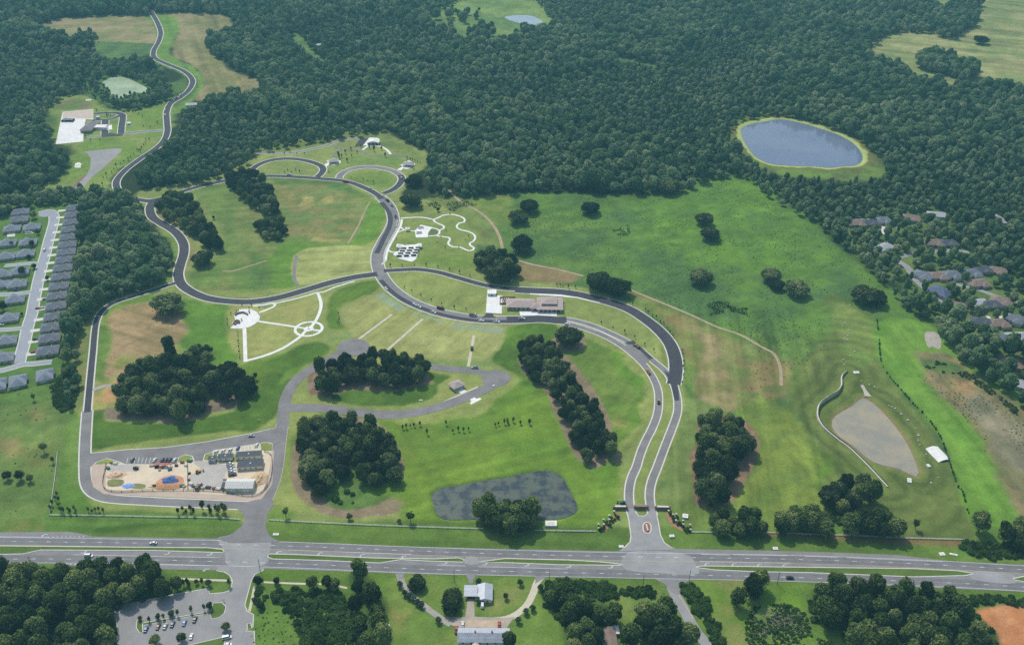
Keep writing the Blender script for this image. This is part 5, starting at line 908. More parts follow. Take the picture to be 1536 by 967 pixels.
def heap(name, px, py, rx, ry, h, m, label, cat):
    x, y = G(px, py); mb = MB(); R_, S = 7, 16
    rn = random.Random(int(px * 7)); ring = []
    for i in range(R_):
        t = i / (R_ - 1); ring.append([(rx * (1 - t) * (1 + .25 * rn.uniform(-1, 1)) * math.cos(2 * math.pi * j / S), ry * (1 - t) * (1 + .25 * rn.uniform(-1, 1)) * math.sin(2 * math.pi * j / S), h * math.sin(t * math.pi / 2) * (1 + .2 * rn.uniform(-1, 1)) if i else 0) for j in range(S)])
    for i in range(R_ - 1):
        for j in range(S): mb.face([ring[i][j], ring[i][(j + 1) % S], ring[i + 1][(j + 1) % S], ring[i + 1][j]], m)
    o = mb.build(name, None, True); o.location = (x, y, .12); tag(o, label, cat); return o
heap('tarp_covered_heap', *yd([(640,412)])[0], 6, 4.4, 1.8, M_blue, 'bright blue tarp over a heap of sand in the yard', 'tarp'); heap('tarp_covered_heap', *yd([(320,453)])[0], 4.5, 3, 1, mat('tarp_pale', (.25,.4,.75), .5, .15, .6), 'pale blue tarp by the lower yard fence', 'tarp')
heap('sand_heap', *yd([(1325,400)])[0], 6, 9, 2.5, mat('sand', (.62,.45,.26), .95, .15, .4), 'orange sand heap right of the warehouse', 'sand heap'); heap('sand_heap', *yd([(225,370)])[0], 7, 5, 1.6, mat('sand2', (.66,.47,.3), .95, .15, .4), 'tan sand heap at the left end of the yard', 'sand heap')
heap('sand_heap', *yd([(620,455)])[0], 13, 4, .8, mat('clay_sand', (.5,.27,.13), .95, .15, .3), 'low red clay heap below the bright blue tarp', 'sand heap')
o = empty('awning', *G(*yd([(585,284)])[0], 2.6)); tag(o, 'long dull red awning below the parked cars', 'awning'); mb = MB(); mb.box(0, 0, 2.6, 13, 2.4, .2, M_red); mb.build('canopy', o)
for x in (-6, 0, 6):
    for y in (-1, 1): mb = MB(); mb.box(x, y, .1, .15, .15, 2.5, M_dk); mb.build('leg', o)
o = empty('shipping_container', *G(*yd([(1055,455)])[0], 1.2), .1, .05); tag(o, 'black steel container left of the warehouse', 'container'); mb = MB(); mb.box(0, 0, 0, 3, 6.5, 2.5, M_dk); mb.build('body', o); mb = MB(); mb.box(0, -3.3, .1, 2.6, .1, 2.3, M_asph_old); mb.build('door', o)
rn = random.Random(5); HG = [('crate', M_lime), ('crate', M_dk), ('crate', M_brick), ('crate', M_conc), ('crate', M_green)]
spots = yd([(500,300),(540,310),(575,315),(610,310),(640,330),(560,335),(690,300),(735,275),(760,300),(790,265),(805,260),(790,360),(785,410),(800,440),(820,460),(900,470),(935,468),(980,475),(1010,480),(735,455),(750,462),(520,455),(190,280),(220,285),(165,320),(1060,405)])
for k, (px, py) in enumerate(spots):
    nm, m = HG[k % 5]; x, y = G(px, py); o = empty('storage_crate', x, y, .12, rn.uniform(-.6, .6)); s = rn.uniform(1.2, 2.4)
    mb = MB(); mb.box(0, 0, 0, s * 1.5, s, 1.1, m); mb.build('box', o); mb = MB(); mb.box(0, 0, 1.12, s * 1.6, s * .5, .25, m); mb.build('lid', o)
    tag(o, 'small site crate or pallet among the clutter of the sandy yard', 'crate', 'clutter in the sandy yard')
# ------------------------------------------------------------------ farm buildings south
o = bldg('long_house', *fm([(893,560)])[0], -.01, 'long building with weathered grey metal roof at the bottom centre', 3.5); L_ = 31
mb = MB(); mb.box(0, 0, 0, L_, 10, 3, M_wallw); mb.build('wall', o)
mb = MB(); mb.face([(-L_/2-.6, -5.8, 3), (L_/2+.6, -5.8, 3), (L_/2+.6, 0, 5.2), (-L_/2-.6, 0, 5.2)], M_rmet2); mb.face([(L_/2+.6, 5.8, 3), (-L_/2-.6, 5.8, 3), (-L_/2-.6, 0, 5.2), (L_/2+.6, 0, 5.2)], M_metal)
for s in (-1, 1): mb.face([(s * L_/2, -5, 3), (s * L_/2, 5, 3), (s * L_/2, 0, 5)], M_wallw)
for k in range(24): mb.box(-14.8 + 1.28 * k, -3.2, 4.1, .1, 1.2, .1, M_metal)
r = mb.build('roof', o); mb = MB()
for x in (-5.2, 5.2): mb = MB(); mb.box(x, .6, 4.6, .9, .9, 1.6, M_brick); mb.build('chimney', r)
for k in range(6): mb = MB(); mb.box(-12.5 + 5 * k, -5.05, 1, 1.2, .1, 1.2, M_glass); mb.build('window', o)
mb = MB(); mb.box(2.5, -5.06, 0, 1, .1, 2.1, M_rbrown); mb.build('door', o)
o = bldg('farmhouse', *fm([(845,165)])[0], 0, 'L shaped farmhouse with pale metal roof just south of the highway', 3.5)
mb = MB(); mb.box(-4.3, 1.5, 0, 8, 8.5, 2.9, M_wallw); mb.box(4.2, 0, 0, 9, 12.5, 2.9, M_wallw); mb.build('wall', o)
mb = MB(); mb.gable(4.2, 0, 9.4, 13, 2.95, 1.8, M_metal, M_wallw); mb.build('roof', o); mb = MB(); mb.face([(-9.3, -3.4, 2.9), (-.5, -3.4, 2.9), (-.5, 1.5, 4.3), (-9.3, 1.5, 4.3)], M_metal); mb.face([(-.5, 6.4, 2.9), (-9.3, 6.4, 2.9), (-9.3, 1.5, 4.3), (-.5, 1.5, 4.3)], M_metal); mb.build('roof', o)
for x in (-7.5, -1.5): mb = MB(); mb.box(x, -3, 0, .3, .3, 2.9, M_wallw); mb.build('porch_post', o)
mb = MB(); mb.box(-4.3, -2.85, 0, 6, .12, 2.3, M_dk); mb.build('garage_door', o); mb = MB(); mb.box(3, -6.3, .9, 1.4, .1, 1.2, M_glass); mb.build('window', o); mb = MB(); mb.box(6, -6.3, 0, 1, .1, 2.1, M_rbrown); mb.build('door', o)
o = bldg('garden_shed', *fm([(820,652)])[0], 0, 'small pale roof just below the long grey metal roof', 2.5); o['category'] = 'shed'; mb = MB(); mb.box(0, 0, 0, 3.4, 3.4, 2.3, M_wallb); mb.build('wall', o); mb = MB(); mb.gable(0, 0, 3.4, 3.4, 2.32, .8, M_lime, M_wallb); mb.build('roof', o)
o = bldg('barn', *bl([(352,750)])[0], .06, 'rust brown roofed barn among the trees at the bottom edge', 3.5); mb = MB(); mb.box(0, 0, 0, 8, 17, 3, M_wallb); mb.build('wall', o); mb = MB(); mb.gable(0, 0, 8, 17, 3.02, 1.7, M_rbrown, M_wallb); mb.build('roof', o); mb = MB(); mb.box(4.05, 2, 0, .1, 3, 2.4, M_dk); mb.build('door', o)
o = bldg('tool_shed', *bl([(405,665)])[0], .06, 'small white flat roofed shed at the barn corner', 2.5); o['category'] = 'shed'; mb = MB(); mb.box(0, 0, 0, 4, 6, 2.4, M_brick); mb.build('wall', o); mb = MB(); mb.box(0, 0, 2.42, 4.6, 6.6, .2, M_wallw); mb.build('roof', o)
o = bldg('roof_in_trees', *d6([(745,880)])[0], 0, 'pale roof hidden among trees left of the farm drive', 3); mb = MB(); mb.box(0, 0, 0, 7, 11, 2.8, M_wallw); mb.build('wall', o); mb = MB(); mb.gable(0, 0, 7, 11, 2.82, 1.5, M_metal, M_wallw); mb.build('roof', o); HOUSES.pop()
# far houses in the northern forest
for p, pr, lab in ((c2([(387,250)])[0], RW, 'white roofed house alone in the far forest by a small clearing'), (c2([(602,232)])[0], RN, 'turquoise roof alone in the far forest'), (c2([(1000,372)])[0], RW, 'pale farmhouse in the middle of the far forest'), (c2([(1060,372)])[0], H3, 'grey outbuilding right of the pale farmhouse in the far forest'),
                   (c2([(1095,145)])[0], RB, 'reddish roof at the edge of the far green clearing'), (c2([(1335,228)])[0], RB, 'reddish roof below the tree clump of the far clearing'), (c2([(1218,222)])[0], RW, 'tiny white roof at the near edge of the far clearing'), (c1([(1100,592)])[0], RW, 'white sheds by the tree edge right of the north road')):
    put_house(pr, *p, .2, lab, 'far houses in the forest', sc=.85 if 'tiny' not in lab else .5)
x, y = G(*c2([(602,232)])[0], 4.5)
# ------------------------------------------------------------------ vehicles
def loft(mb, secs, m, mg=None, glass=()):
    for i in range(len(secs) - 1):
        A, B_ = secs[i], secs[i + 1]
        for j in range(len(A) - 1): mb.face([A[j], A[j + 1], B_[j + 1], B_[j]], m)
    mb.face(secs[0][::-1], m); mb.face(secs[-1], m)
def make_vehicle(kind, m):
    root = empty({'car': 'car', 'pickup': 'pickup_truck', 'van': 'van', 'truck': 'truck'}[kind], 0, 0)
    Lh, w = {'car': (2.3, .9), 'pickup': (2.8, .98), 'van': (2.7, 1.0), 'truck': (3.6, 1.15)}[kind]
    def sec(x, zb, zt, ww): return [(x, -ww, zb), (x, -ww * 1.02, zb + (zt - zb) * .6), (x, -ww * .86, zt), (x, ww * .86, zt), (x, ww * 1.02, zb + (zt - zb) * .6), (x, ww, zb)]
    mb = MB(); top = 1.0 if kind != 'truck' else 1.25
    xs_ = [-Lh, -Lh * .93, -Lh * .4, Lh * .35, Lh * .9, Lh]; zt = [top * .7, top * .98, top, top * .98, top * .82, top * .6]
    loft(mb, [sec(x, .32, z, w * (1 if 0 < i < 5 else .9)) for i, (x, z) in enumerate(zip(xs_, zt))], m)
    if kind == 'pickup': mb.box(-1.75, 0, 1.0, 1.9, w * 1.7, .1, M_dk); mb.box(-1.75, w * .86, 1.0, 2.0, .12, .28, m); mb.box(-1.75, -w * .86, 1.0, 2.0, .12, .28, m); mb.box(-2.72, 0, .98, .12, w * 1.7, .3, m)
    if kind == 'truck': mb.box(-1.3, 0, 1.2, 4.4, w * 2, 1.1, M_dk); mb.box(-1.3, 0, 2.3, 4.2, w * 1.7, .15, M_brick)
    mb.build('body', root)
    c0, c1_, h = {'car': (-1.7, 1.0, 1.45), 'pickup': (-.75, 1.15, 1.8), 'van': (-2.6, 1.7, 2.0), 'truck': (1.0, 3.0, 2.4)}[kind]
    mb = MB(); zb = top - .03
    a = [(c0, -w * .86, zb), (c0 + (.55 if kind == 'car' else .1), -w * .7, h), (c0 + (.55 if kind == 'car' else .1), w * .7, h), (c0, w * .86, zb)]; b_ = [(c1_, -w * .86, zb), (c1_ - .65, -w * .7, h), (c1_ - .65, w * .7, h), (c1_, w * .86, zb)]
    loft(mb, [a, b_], m); cb = mb.build('cabin', root)
    mb = MB(); e = .03
    mb.face([(c1_ + e, -w * .74, zb + .1), (c1_ + e, w * .74, zb + .1), (c1_ - .6 + e, w * .62, h - .08), (c1_ - .6 + e, -w * .62, h - .08)], M_glass); mb.build('windscreen', cb)
    for s in (-1, 1):
        mb = MB(); mb.face([(c0 + .35, s * (w * .86 + e), zb + .12), (c1_ - .2, s * (w * .86 + e), zb + .12), (c1_ - .75, s * (w * .72 + e), h - .1), (c0 + .6, s * (w * .72 + e), h - .1)][::s], M_glass); mb.build('side_window', cb)
    if kind == 'car': mb = MB(); mb.face([(c0 - e, w * .7, zb + .1), (c0 - e, -w * .7, zb + .1), (c0 + .5 - e, -w * .6, h - .07), (c0 + .5 - e, w * .6, h - .07)], M_glass); mb.build('rear_window', cb)
    for x in (-Lh * .62, Lh * .64):
        for s in (-1, 1):
            mb = MB(); r = .34; n = 12; ring = [(x + r * math.cos(2 * math.pi * i / n), .34 + r * math.sin(2 * math.pi * i / n)) for i in range(n)]
            for i in range(n):
                p, q = ring[i], ring[(i + 1) % n]; mb.face([(p[0], s * (w - .18), p[1]), (q[0], s * (w - .18), q[1]), (q[0], s * (w + .06), q[1]), (p[0], s * (w + .06), p[1])], M_tyre)
            mb.face([(p[0], s * (w + .06), p[1]) for p in ring], M_tyre); wh = mb.build('wheel', root)
            mb = MB(); mb.face([(x + .18 * math.cos(2 * math.pi * i / 8), s * (w + .07), .34 + .18 * math.sin(2 * math.pi * i / 8)) for i in range(8)], M_metal); mb.build('rim', wh)
    for s in (-1, 1): mb = MB(); mb.box(Lh - .03, s * w * .62, .62, .1, .3, .16, M_white); mb.build('headlight', root)
    return root
VP = {}
def vehicle(p, ang, kind, colr, label, group=None, cat=None, z=.2):
    x, y = G(*p, .7); k = (kind, colr)
    if k not in VP: VP[k] = make_vehicle(kind, paint(colr, CARC[colr])); o = VP[k]
    else: o = copytree(VP[k], (0, 0, 0))
    o.location = (x, y, z); o.rotation_euler = (0, 0, ang); sc = 1.12 if kind == 'car' else 1.1; o.scale = (sc,) * 3
    tag(o, label, cat or {'car': 'car', 'pickup': 'pickup truck', 'van': 'van', 'truck': 'truck'}[kind], group)
PI = math.pi
def ang_of(a, b): A, B_ = G(*a), G(*b); return math.atan2(B_[1] - A[1], B_[0] - A[0])
vehicle((230, 814), PI - .02, 'car', 'white', 'white car driving left on the upper highway carriageway'); vehicle((133, 833.2), 0, 'van', 'white', 'white van driving on the lower highway carriageway near the left wood'); vehicle((1185, 866), -.03, 'car', 'black', 'black car driving alone on the lower highway carriageway at the right')
ga = ang_of(pk([(0, 0)])[0], pk([(8, -30)])[0])
for p, c, lab in (((378,660),'blue','bright blue car at the left end of the planted island'), ((495,635),'maroon','dark red car parked at the planted island'), ((563,632),'silver','silver car parked right of the dark red one'), ((633,612),'navy','dark blue car parked right of the silver one'), ((747,598),'lightblue','light blue car parked alone between navy and black cars'), ((847,567),'black','black car at the right end of the parked line by the planted island')): vehicle(pk([p])[0], PI / 2 - .06, 'car', c, lab, 'cars along the planted island')
vehicle(pk([(812,730)])[0], PI / 2 + .05, 'car', 'white', 'white car across the aisle in the southern parking lot'); vehicle(pk([(1155,740)])[0], .25, 'van', 'white', 'white van parked by the round tree at the exit of the parking lot'); vehicle(pk([(1165,808)])[0], .1, 'car', 'white', 'white car roof at the bottom edge below the white van')
for (x_, c, lab) in ((352,'green','dark green car parked alone left of the empty stalls'), (522,'white','white car at the left end of the parked group above the red awning'), (582,'black','black car next to the white one above the red awning'), (610,'navy','navy car between two black cars above the red awning'), (638,'black','black car second from right above the red awning'), (675,'white','white car at the right end above the red awning')): vehicle(yd([(x_, 254)])[0], PI / 2 - .15, 'car', c, lab, 'cars above the red awning')
for (p, k, c, lab) in (((993,196),'pickup','white','white pickup nearest the smallest trailer'), ((1048,188),'pickup','white','white pickup in the middle behind the dark roofed trailers'), ((1102,181),'pickup','white','white pickup just left of the blue vehicle'), ((1162,163),'car','blue','blue car behind the long trailer'), ((1306,140),'car','white','white car alone at the right end behind the long trailer')): vehicle(yd([p])[0], PI / 2 - .1, k, c, lab, 'cars behind the trailers')
for (p, c, lab) in (((1102,284),'white','topmost white pickup in the column left of the widest trailer'), ((1108,306),'silver','silver pickup second in the column left of the widest trailer'), ((1112,327),'white','third white pickup in the column left of the widest trailer'), ((1115,346),'white','lowest white pickup in the column left of the widest trailer'), ((1120,367),'black','black pickup just above the warehouse')): vehicle(yd([p])[0], .2, 'pickup', c, lab, 'pickups left of the widest trailer')
vehicle(yd([(1266,69)])[0], .15, 'car', 'silver', 'silver car driving on the road above the trailers'); vehicle(yd([(862,460)])[0], 1.3, 'truck', 'silver', 'grey truck at the lower fence of the yard')
vehicle((684.7, 944), PI / 2, 'pickup', 'red', 'red pickup left of the long grey metal roof'); vehicle((749, 936), PI / 2, 'car', 'red', 'red car at the far side of the long grey metal roof'); vehicle((694, 936), PI / 2, 'car', 'white', 'white car at the upper left corner of the long metal roof'); vehicle((723.7, 906.5), PI / 2, 'van', 'white', 'white cart parked below the L shaped farmhouse', cat='van')
rd = lambda i: (R_C[i])
def near(p, path):
    x, y = G(*p); k = min(range(len(path) - 1), key=lambda i: (path[i][0] - x) ** 2 + (path[i][1] - y) ** 2); a, b = path[max(k - 1, 0)], path[k + 1]; return math.atan2(b[1] - a[1], b[0] - a[0])
for p, k, c, lab in (((579,432.5),'car','white','white car alone on the curve below the road crossing'), ((622,456.5),'car','white','small white car just left of the white pickup on the curve'), ((628,459.5),'pickup','white','white pickup on the outer curve left of the dark truck'), ((650,468),'pickup','white','white pickup below the dark red truck'), ((661,462.5),'truck','maroon','dark red truck on the curve above the white pickup'),
     ((710,473),'truck','white','truck with white cab and dark load left of the white court entrance'), ((722,481),'car','white','white car below the truck with dark load'), ((745,482.3),'pickup','white','white pickup just right below the white court entrance'), ((783,477.5),'pickup','white','white pickup in front of the pinkish roofed building'), ((851,486),'car','white','white car half under the round oak at the road fork')): vehicle(p, near(p, R_C), k, c, lab, 'vehicles on the main park road', z=.25)
for p, k, c, lab in ((co_([(135,45)])[0],'car','white','white car at the top of the queue on the narrowing road'), (co_([(157,82)])[0],'truck','black','black truck second in the queue on the narrowing road'), (co_([(208,140)])[0],'car','black','black car in the middle of the queue on the narrowing road'), (co_([(250,262)])[0],'pickup','black','black pickup directly above two white cars'), (co_([(266,320)])[0],'car','white','upper one of two white cars beside the pale path'), (co_([(262,357)])[0],'car','white','lower one of two white cars beside the pale path')): vehicle(p, near(p, R_C), k, c, lab, 'vehicles on the main park road', z=.25)
for p, k, c, lab in (((519,273),'truck','red','red truck at the fork of the two teardrop loops'), ((434,262),'pickup','white','white pickup below the left teardrop loop'), ((558,284),'pickup','white','white pickup below the right teardrop loop')): vehicle(p, near(p, R_C1), k, c, lab, z=.25)
vehicle((602, 266.5), PI / 2, 'pickup', 'white', 'white pickup on the outer bend of the right teardrop loop'); vehicle((712, 551), PI, 'pickup', 'silver', 'silver pickup at the end of the gravel strip')
for p, k, c, lab in (((271,142),'car','white','white car leading on the far north road'), ((263,148.5),'truck','white','white truck in the middle of the far north road'), ((252.8,153.8),'pickup','white','white pickup behind the white truck on the far north road'), ((248.2,165),'car','silver','silver car at the kerb above the lowest one on the north road'), ((247.6,172),'car','white','lowest white car at the kerb of the north road')): vehicle(p, near(p, R_A), k, c, lab, 'vehicles on the far north road', z=.25)
for p, c, lab in ((nb([(403,512)])[0],'white','white van on the western street halfway along the row'), (nb([(243,352)])[0],'white','left one of two white cars before the dark roofed house'), (nb([(268,352)])[0],'white','right one of two white cars before the dark roofed house'), (nc([(408,50)])[0],'silver','silver car on a drive of the long row near its middle'), (nc([(388,128)])[0],'white','white car on a drive beside the small red one'), (nc([(345,135)])[0],'red','small red car beside the white one in the long row'), (nc([(303,530)])[0],'red','red car on the last drive of the long row'), (nc([(320,415)])[0],'black','black car on the drive one house before the last of the row'), (nc([(12,285)])[0],'white','white car left of the charcoal roofed house drive'), (nc([(35,275)])[0],'silver','silver car before the charcoal roofed house'), (nb([(145,878)])[0],'navy','dark car before the white gabled garage house')):
    vehicle(p, SA if 'van' not in lab else SA + PI / 2, 'van' if 'van' in lab else 'car', c, lab)
# road machines
def machine(name, p, ang, label, kind):
    x, y = G(*p, 1); o = empty(name, x, y, .2, ang); tag(o, label, {'paver': 'paver', 'roller': 'roller', 'loader': 'loader', 'tractor': 'tractor'}[kind])
    mb = MB(); m = M_yel if kind != 'tractor' else M_green
    mb.prism([(-2, -1), (1.2, -1), (1.9, -.6), (1.9, .6), (1.2, 1), (-2, 1)], .6, 1.7, m if kind != 'roller' else M_dk, bottom=True); mb.build('body', o)
    mb = MB(); mb.box(-.6, 0, 1.7, 1.4, 1.5, 1.0, M_glass); mb.box(-.6, 0, 2.7, 1.8, 1.8, .12, m); mb.build('cab', o)
    if kind == 'paver': mb = MB(); mb.box(2.6, 0, .4, 1.6, 2.8, 1.1, M_dk); mb.build('hopper', o); mb = MB(); mb.box(-2.7, 0, .2, 1, 3.8, .6, M_dk); mb.build('screed', o)
    if kind == 'loader' or kind == 'tractor':
        mb = MB(); mb.box(2.8, .8, .8, 2, .2, .3, m); mb.box(2.8, -.8, .8, 2, .2, .3, m); mb.build('arm', o); mb = MB(); mb.prism([(3.6, -1.3), (4.4, -1.1), (4.4, 1.1), (3.6, 1.3)], .2, 1.0, M_dk, bottom=True); mb.build('bucket', o)
    for xx in (-1.3, 1.3):
        for s in (-1, 1) if kind != 'roller' else (0,):
            ww = .25 if kind != 'roller' else 1.0; mb = MB(); n = 14; r = .65; q = [(xx + r * math.cos(2 * PI * i / n), .65 + r * math.sin(2 * PI * i / n)) for i in range(n)]
            for i in range(n): a_, b_ = q[i], q[(i + 1) % n]; mb.face([(a_[0], s * .95 - ww, a_[1]), (b_[0], s * .95 - ww, b_[1]), (b_[0], s * .95 + ww, b_[1]), (a_[0], s * .95 + ww, a_[1])], M_tyre)
            mb.face([(a_[0], s * .95 - ww, a_[1]) for a_ in q][::-1], M_tyre); mb.face([(a_[0], s * .95 + ww, a_[1]) for a_ in q], M_tyre); mb.build('wheel' if kind != 'roller' else 'drum', o)
machine('paving_machine', (955, 519), near((955,519), R_U), 'yellow and black paver between the two curved lanes', 'paver'); machine('wheel_loader', (972, 557), near((972,557), R_L), 'yellow loader on the left lane below the median tip', 'loader'); machine('road_roller', (988, 603), near((988,603), R_L), 'dark roller alone on the left lane', 'roller')
machine('wheel_loader', yd([(855,342)])[0], .4, 'yellow loader in the middle of the sandy yard', 'loader'); machine('wheel_loader', yd([(378,316)])[0], -.2, 'dark loader at the left of the sandy yard', 'roller'); machine('farm_tractor', (707.6, 523), PI / 2, 'small tractor on the right gravel strip', 'tractor'); machine('farm_tractor', gt([(375,372)])[0], 2.8, 'green tractor beside the left entrance wall', 'tractor')
# slabs, culverts, dumped concrete: small pale built things
def slab(p, w, d, h, ang, label, m=M_white, name='concrete_slab', cat='slab'):
    x, y = G(*p, h / 2); o = empty(name, x, y, 0, ang); tag(o, label, cat); mb = MB(); mb.box(0, 0, 0, w, d, h, m); mb.build('slab', o); mb = MB(); mb.box(0, 0, h + .01, w * .6, d * .5, .1, M_conc if m is not M_conc else M_white); mb.build('cap', o)
slab(d7([(256,262)])[0], 8, 5, 1.6, 0, 'white culvert box by the fence right of the weedy pond'); slab(c5([(449,30)])[0], 7, 9, .4, 0, 'white concrete slab on the grass left of the gravel basin'); slab(d8([(104,403)])[0], 3.4, 2.6, .5, 0, 'white drain inlet on the verge east of the entrance'); slab(d8([(1064,435)])[0], 3.6, 2.8, .5, .1, 'white drain inlet on the verge at the far right'); slab(gt([(358,822)])[0], 3.2, 2.2, .4, 0, 'white drain inlet at the left side of the entrance mouth')
slab(gt([(882,717)])[0], 3.4, 2.2, 1.3, .1, 'white electrical cabinet right of the entrance mouth', cat='cabinet'); slab(gt([(1022,510)])[0], 4, 4, 1.2, -.2, 'white crate beside the right entrance planting'); slab(d6([(130,322)])[0], 4, 2, .4, 0, 'white drain slab at the corner of the side road'); slab(d8([(1130,438)])[0], 5, 1.6, .5, -.3, 'pale headwall by the vines at the far right'); slab(d8([(876,12)])[0], 3, 5, .6, -.3, 'white outlet slab at the lower tip of the muddy pond'); slab(d2([(965,768)])[0], 3, 1.2, .5, .1, 'white slab in the green hollow below the crescent grove'); slab(d4([(570,300)])[0], 5, 3, .4, .1, 'pale rubble slab at the top of the muddy basin'); slab(d2([(1385,685)])[0], 1.6, 1.6, 1, .1, 'tiny white box at the turning circle'); slab(d4([(985,838)])[0], 2.5, 3, 1, .3, 'grey white pump right of the muddy pond'); slab(c1([(510,577)])[0], 8, 6, .4, 0, 'pale slab above the bare oval in the north west')
x, y = G(*K(1200,540,[(910,612)],4.396)[0], 1); o = empty('white_tarpaulin', x, y, .1, .25); tag(o, 'curled white sheet lying on the grass right of the muddy pond', 'tarpaulin'); mb = MB()
for i in range(8):
    f = lambda t: (-5.5 + 11 * t, 1.5 * math.sin(t * PI)); a_, b_ = f(i / 8), f((i + 1) / 8); mb.face([(a_[0], -9, a_[1]), (b_[0], -9, b_[1]), (b_[0], 8, b_[1]), (a_[0], 8, a_[1])], M_white)
mb.build('sheet', o)
x, y = G(*d4([(620,415)])[0]); o = empty('stone_spillway', x, y, 0, .0); tag(o, 'white stone spillway at the top of the muddy pond', 'spillway'); mb = MB(); mb.prism([(-2.2, -6), (3.4, -7), (1.8, 3), (1.6, 10), (-1, 10), (-.8, 3)], -.3, .5, M_rock); mb.build('channel', o)
rk = random.Random(3)
for k, p in enumerate(d4([(505,15),(490,35),(525,60),(500,108),(515,115),(525,155),(560,182),(535,205),(495,228),(585,240),(500,258),(597,350),(645,372),(675,385),(692,392),(757,493),(775,500),(793,510),(828,543),(866,577),(908,625),(927,665),(925,692),(935,718),(972,773),(1043,905),(1000,938),(500,80),(520,90)])):
    x, y = G(*p); s = rk.uniform(.7, 1.5); mb = MB(); q = [(s * rk.uniform(.7, 1) * math.cos(2 * PI * i / 7), s * rk.uniform(.7, 1) * math.sin(2 * PI * i / 7)) for i in range(7)]; n = 7
    for i in range(n): a_, b_ = q[i], q[(i + 1) % n]; mb.face([(*a_, 0), (*b_, 0), (b_[0] * .8, b_[1] * .8, s * .6), (a_[0] * .8, a_[1] * .8, s * .6)], M_rock)
    mb.face([(a_[0] * .8, a_[1] * .8, s * .6) for a_ in q], M_rock); o = mb.build('boulder'); o.location = (x, y, 0); tag(o, 'pale boulder or dirt lump scattered on the grass of the pond basin', 'boulder', 'boulders around the muddy pond')
# utility poles
pp = None
for k, (p, lab) in enumerate([(d6([(40,535)])[0], 'wooden utility pole at the left side street'), (d6([(1158,595)])[0], 'wooden utility pole left of the L shaped farmhouse'), (d7([(245,600)])[0], 'wooden utility pole at the right farm drive'), (d7([(785,625)])[0], 'wooden utility pole between the hedge and the branch road'), (d7([(1050,600)])[0], 'wooden utility pole at the mouth of the branch road'), (d8([(115,610)])[0], 'wooden utility pole by the overgrown plot right of the branch road'), (d5([(185,520)])[0], 'wooden utility pole by the wood at the lower left')]):
    x, y = G(*p)
    if pp is None: pp = empty('utility_pole', x, y); mb = MB(); mb.cyl(0, 0, 0, .2, .13, 11, M_trunk, 7); mb.build('pole', pp); mb = MB(); mb.box(0, 0, 10, .18, 2.4, .16, M_trunk); mb.build('crossarm', pp); o = pp
    else: o = copytree(pp, (x, y, 0))
    tag(o, lab, 'utility pole')
def sign(p, label, m=M_white):
    x, y = G(*p, 1.5); o = empty('small_sign', x, y); tag(o, label, 'sign'); mb = MB(); mb.cyl(0, 0, 0, .08, .08, 2.2, M_dk, 5); mb.build('post', o); mb = MB(); mb.box(0, 0, 1.4, 1.3, .1, 1.3, m); mb.build('board', o)
sign(bl([(858,290)])[0], 'white sign at the end of the brown hedge line by the branch road'); sign(pk([(1122,380)])[0], 'white sign at the tip of the parking island'); sign(pk([(632,165)])[0], 'orange sign at the wood edge above the parking lot', M_orange); sign(d1([(1490,575)])[0], 'white sign on the lawn left of the inner road')
# ------------------------------------------------------------------ trees
def icos():
    t = (1 + 5 ** .5) / 2; v = [(-1,t,0),(1,t,0),(-1,-t,0),(1,-t,0),(0,-1,t),(0,1,t),(0,-1,-t),(0,1,-t),(t,0,-1),(t,0,1),(-t,0,-1),(-t,0,1)]
    f = [(0,11,5),(0,5,1),(0,1,7),(0,7,10),(0,10,11),(1,5,9),(5,11,4),(11,10,2),(10,7,6),(7,1,8),(3,9,4),(3,4,2),(3,2,6),(3,6,8),(3,8,9),(4,9,5),(2,4,11),(6,2,10),(8,6,7),(9,8,1)]
    v = [np.array(p) / np.linalg.norm(p) for p in v]; c = {}; nf = []
    def mid(a, b):
        k = (min(a, b), max(a, b))
        if k not in c: p = v[a] + v[b]; v.append(p / np.linalg.norm(p)); c[k] = len(v) - 1
        return c[k]
    for a, b, d in f: x, y, z = mid(a, b), mid(b, d), mid(d, a); nf += [(a, x, z), (b, y, x), (d, z, y), (x, y, z)]
    return np.array(v), np.array(nf)
IV, IF = icos()
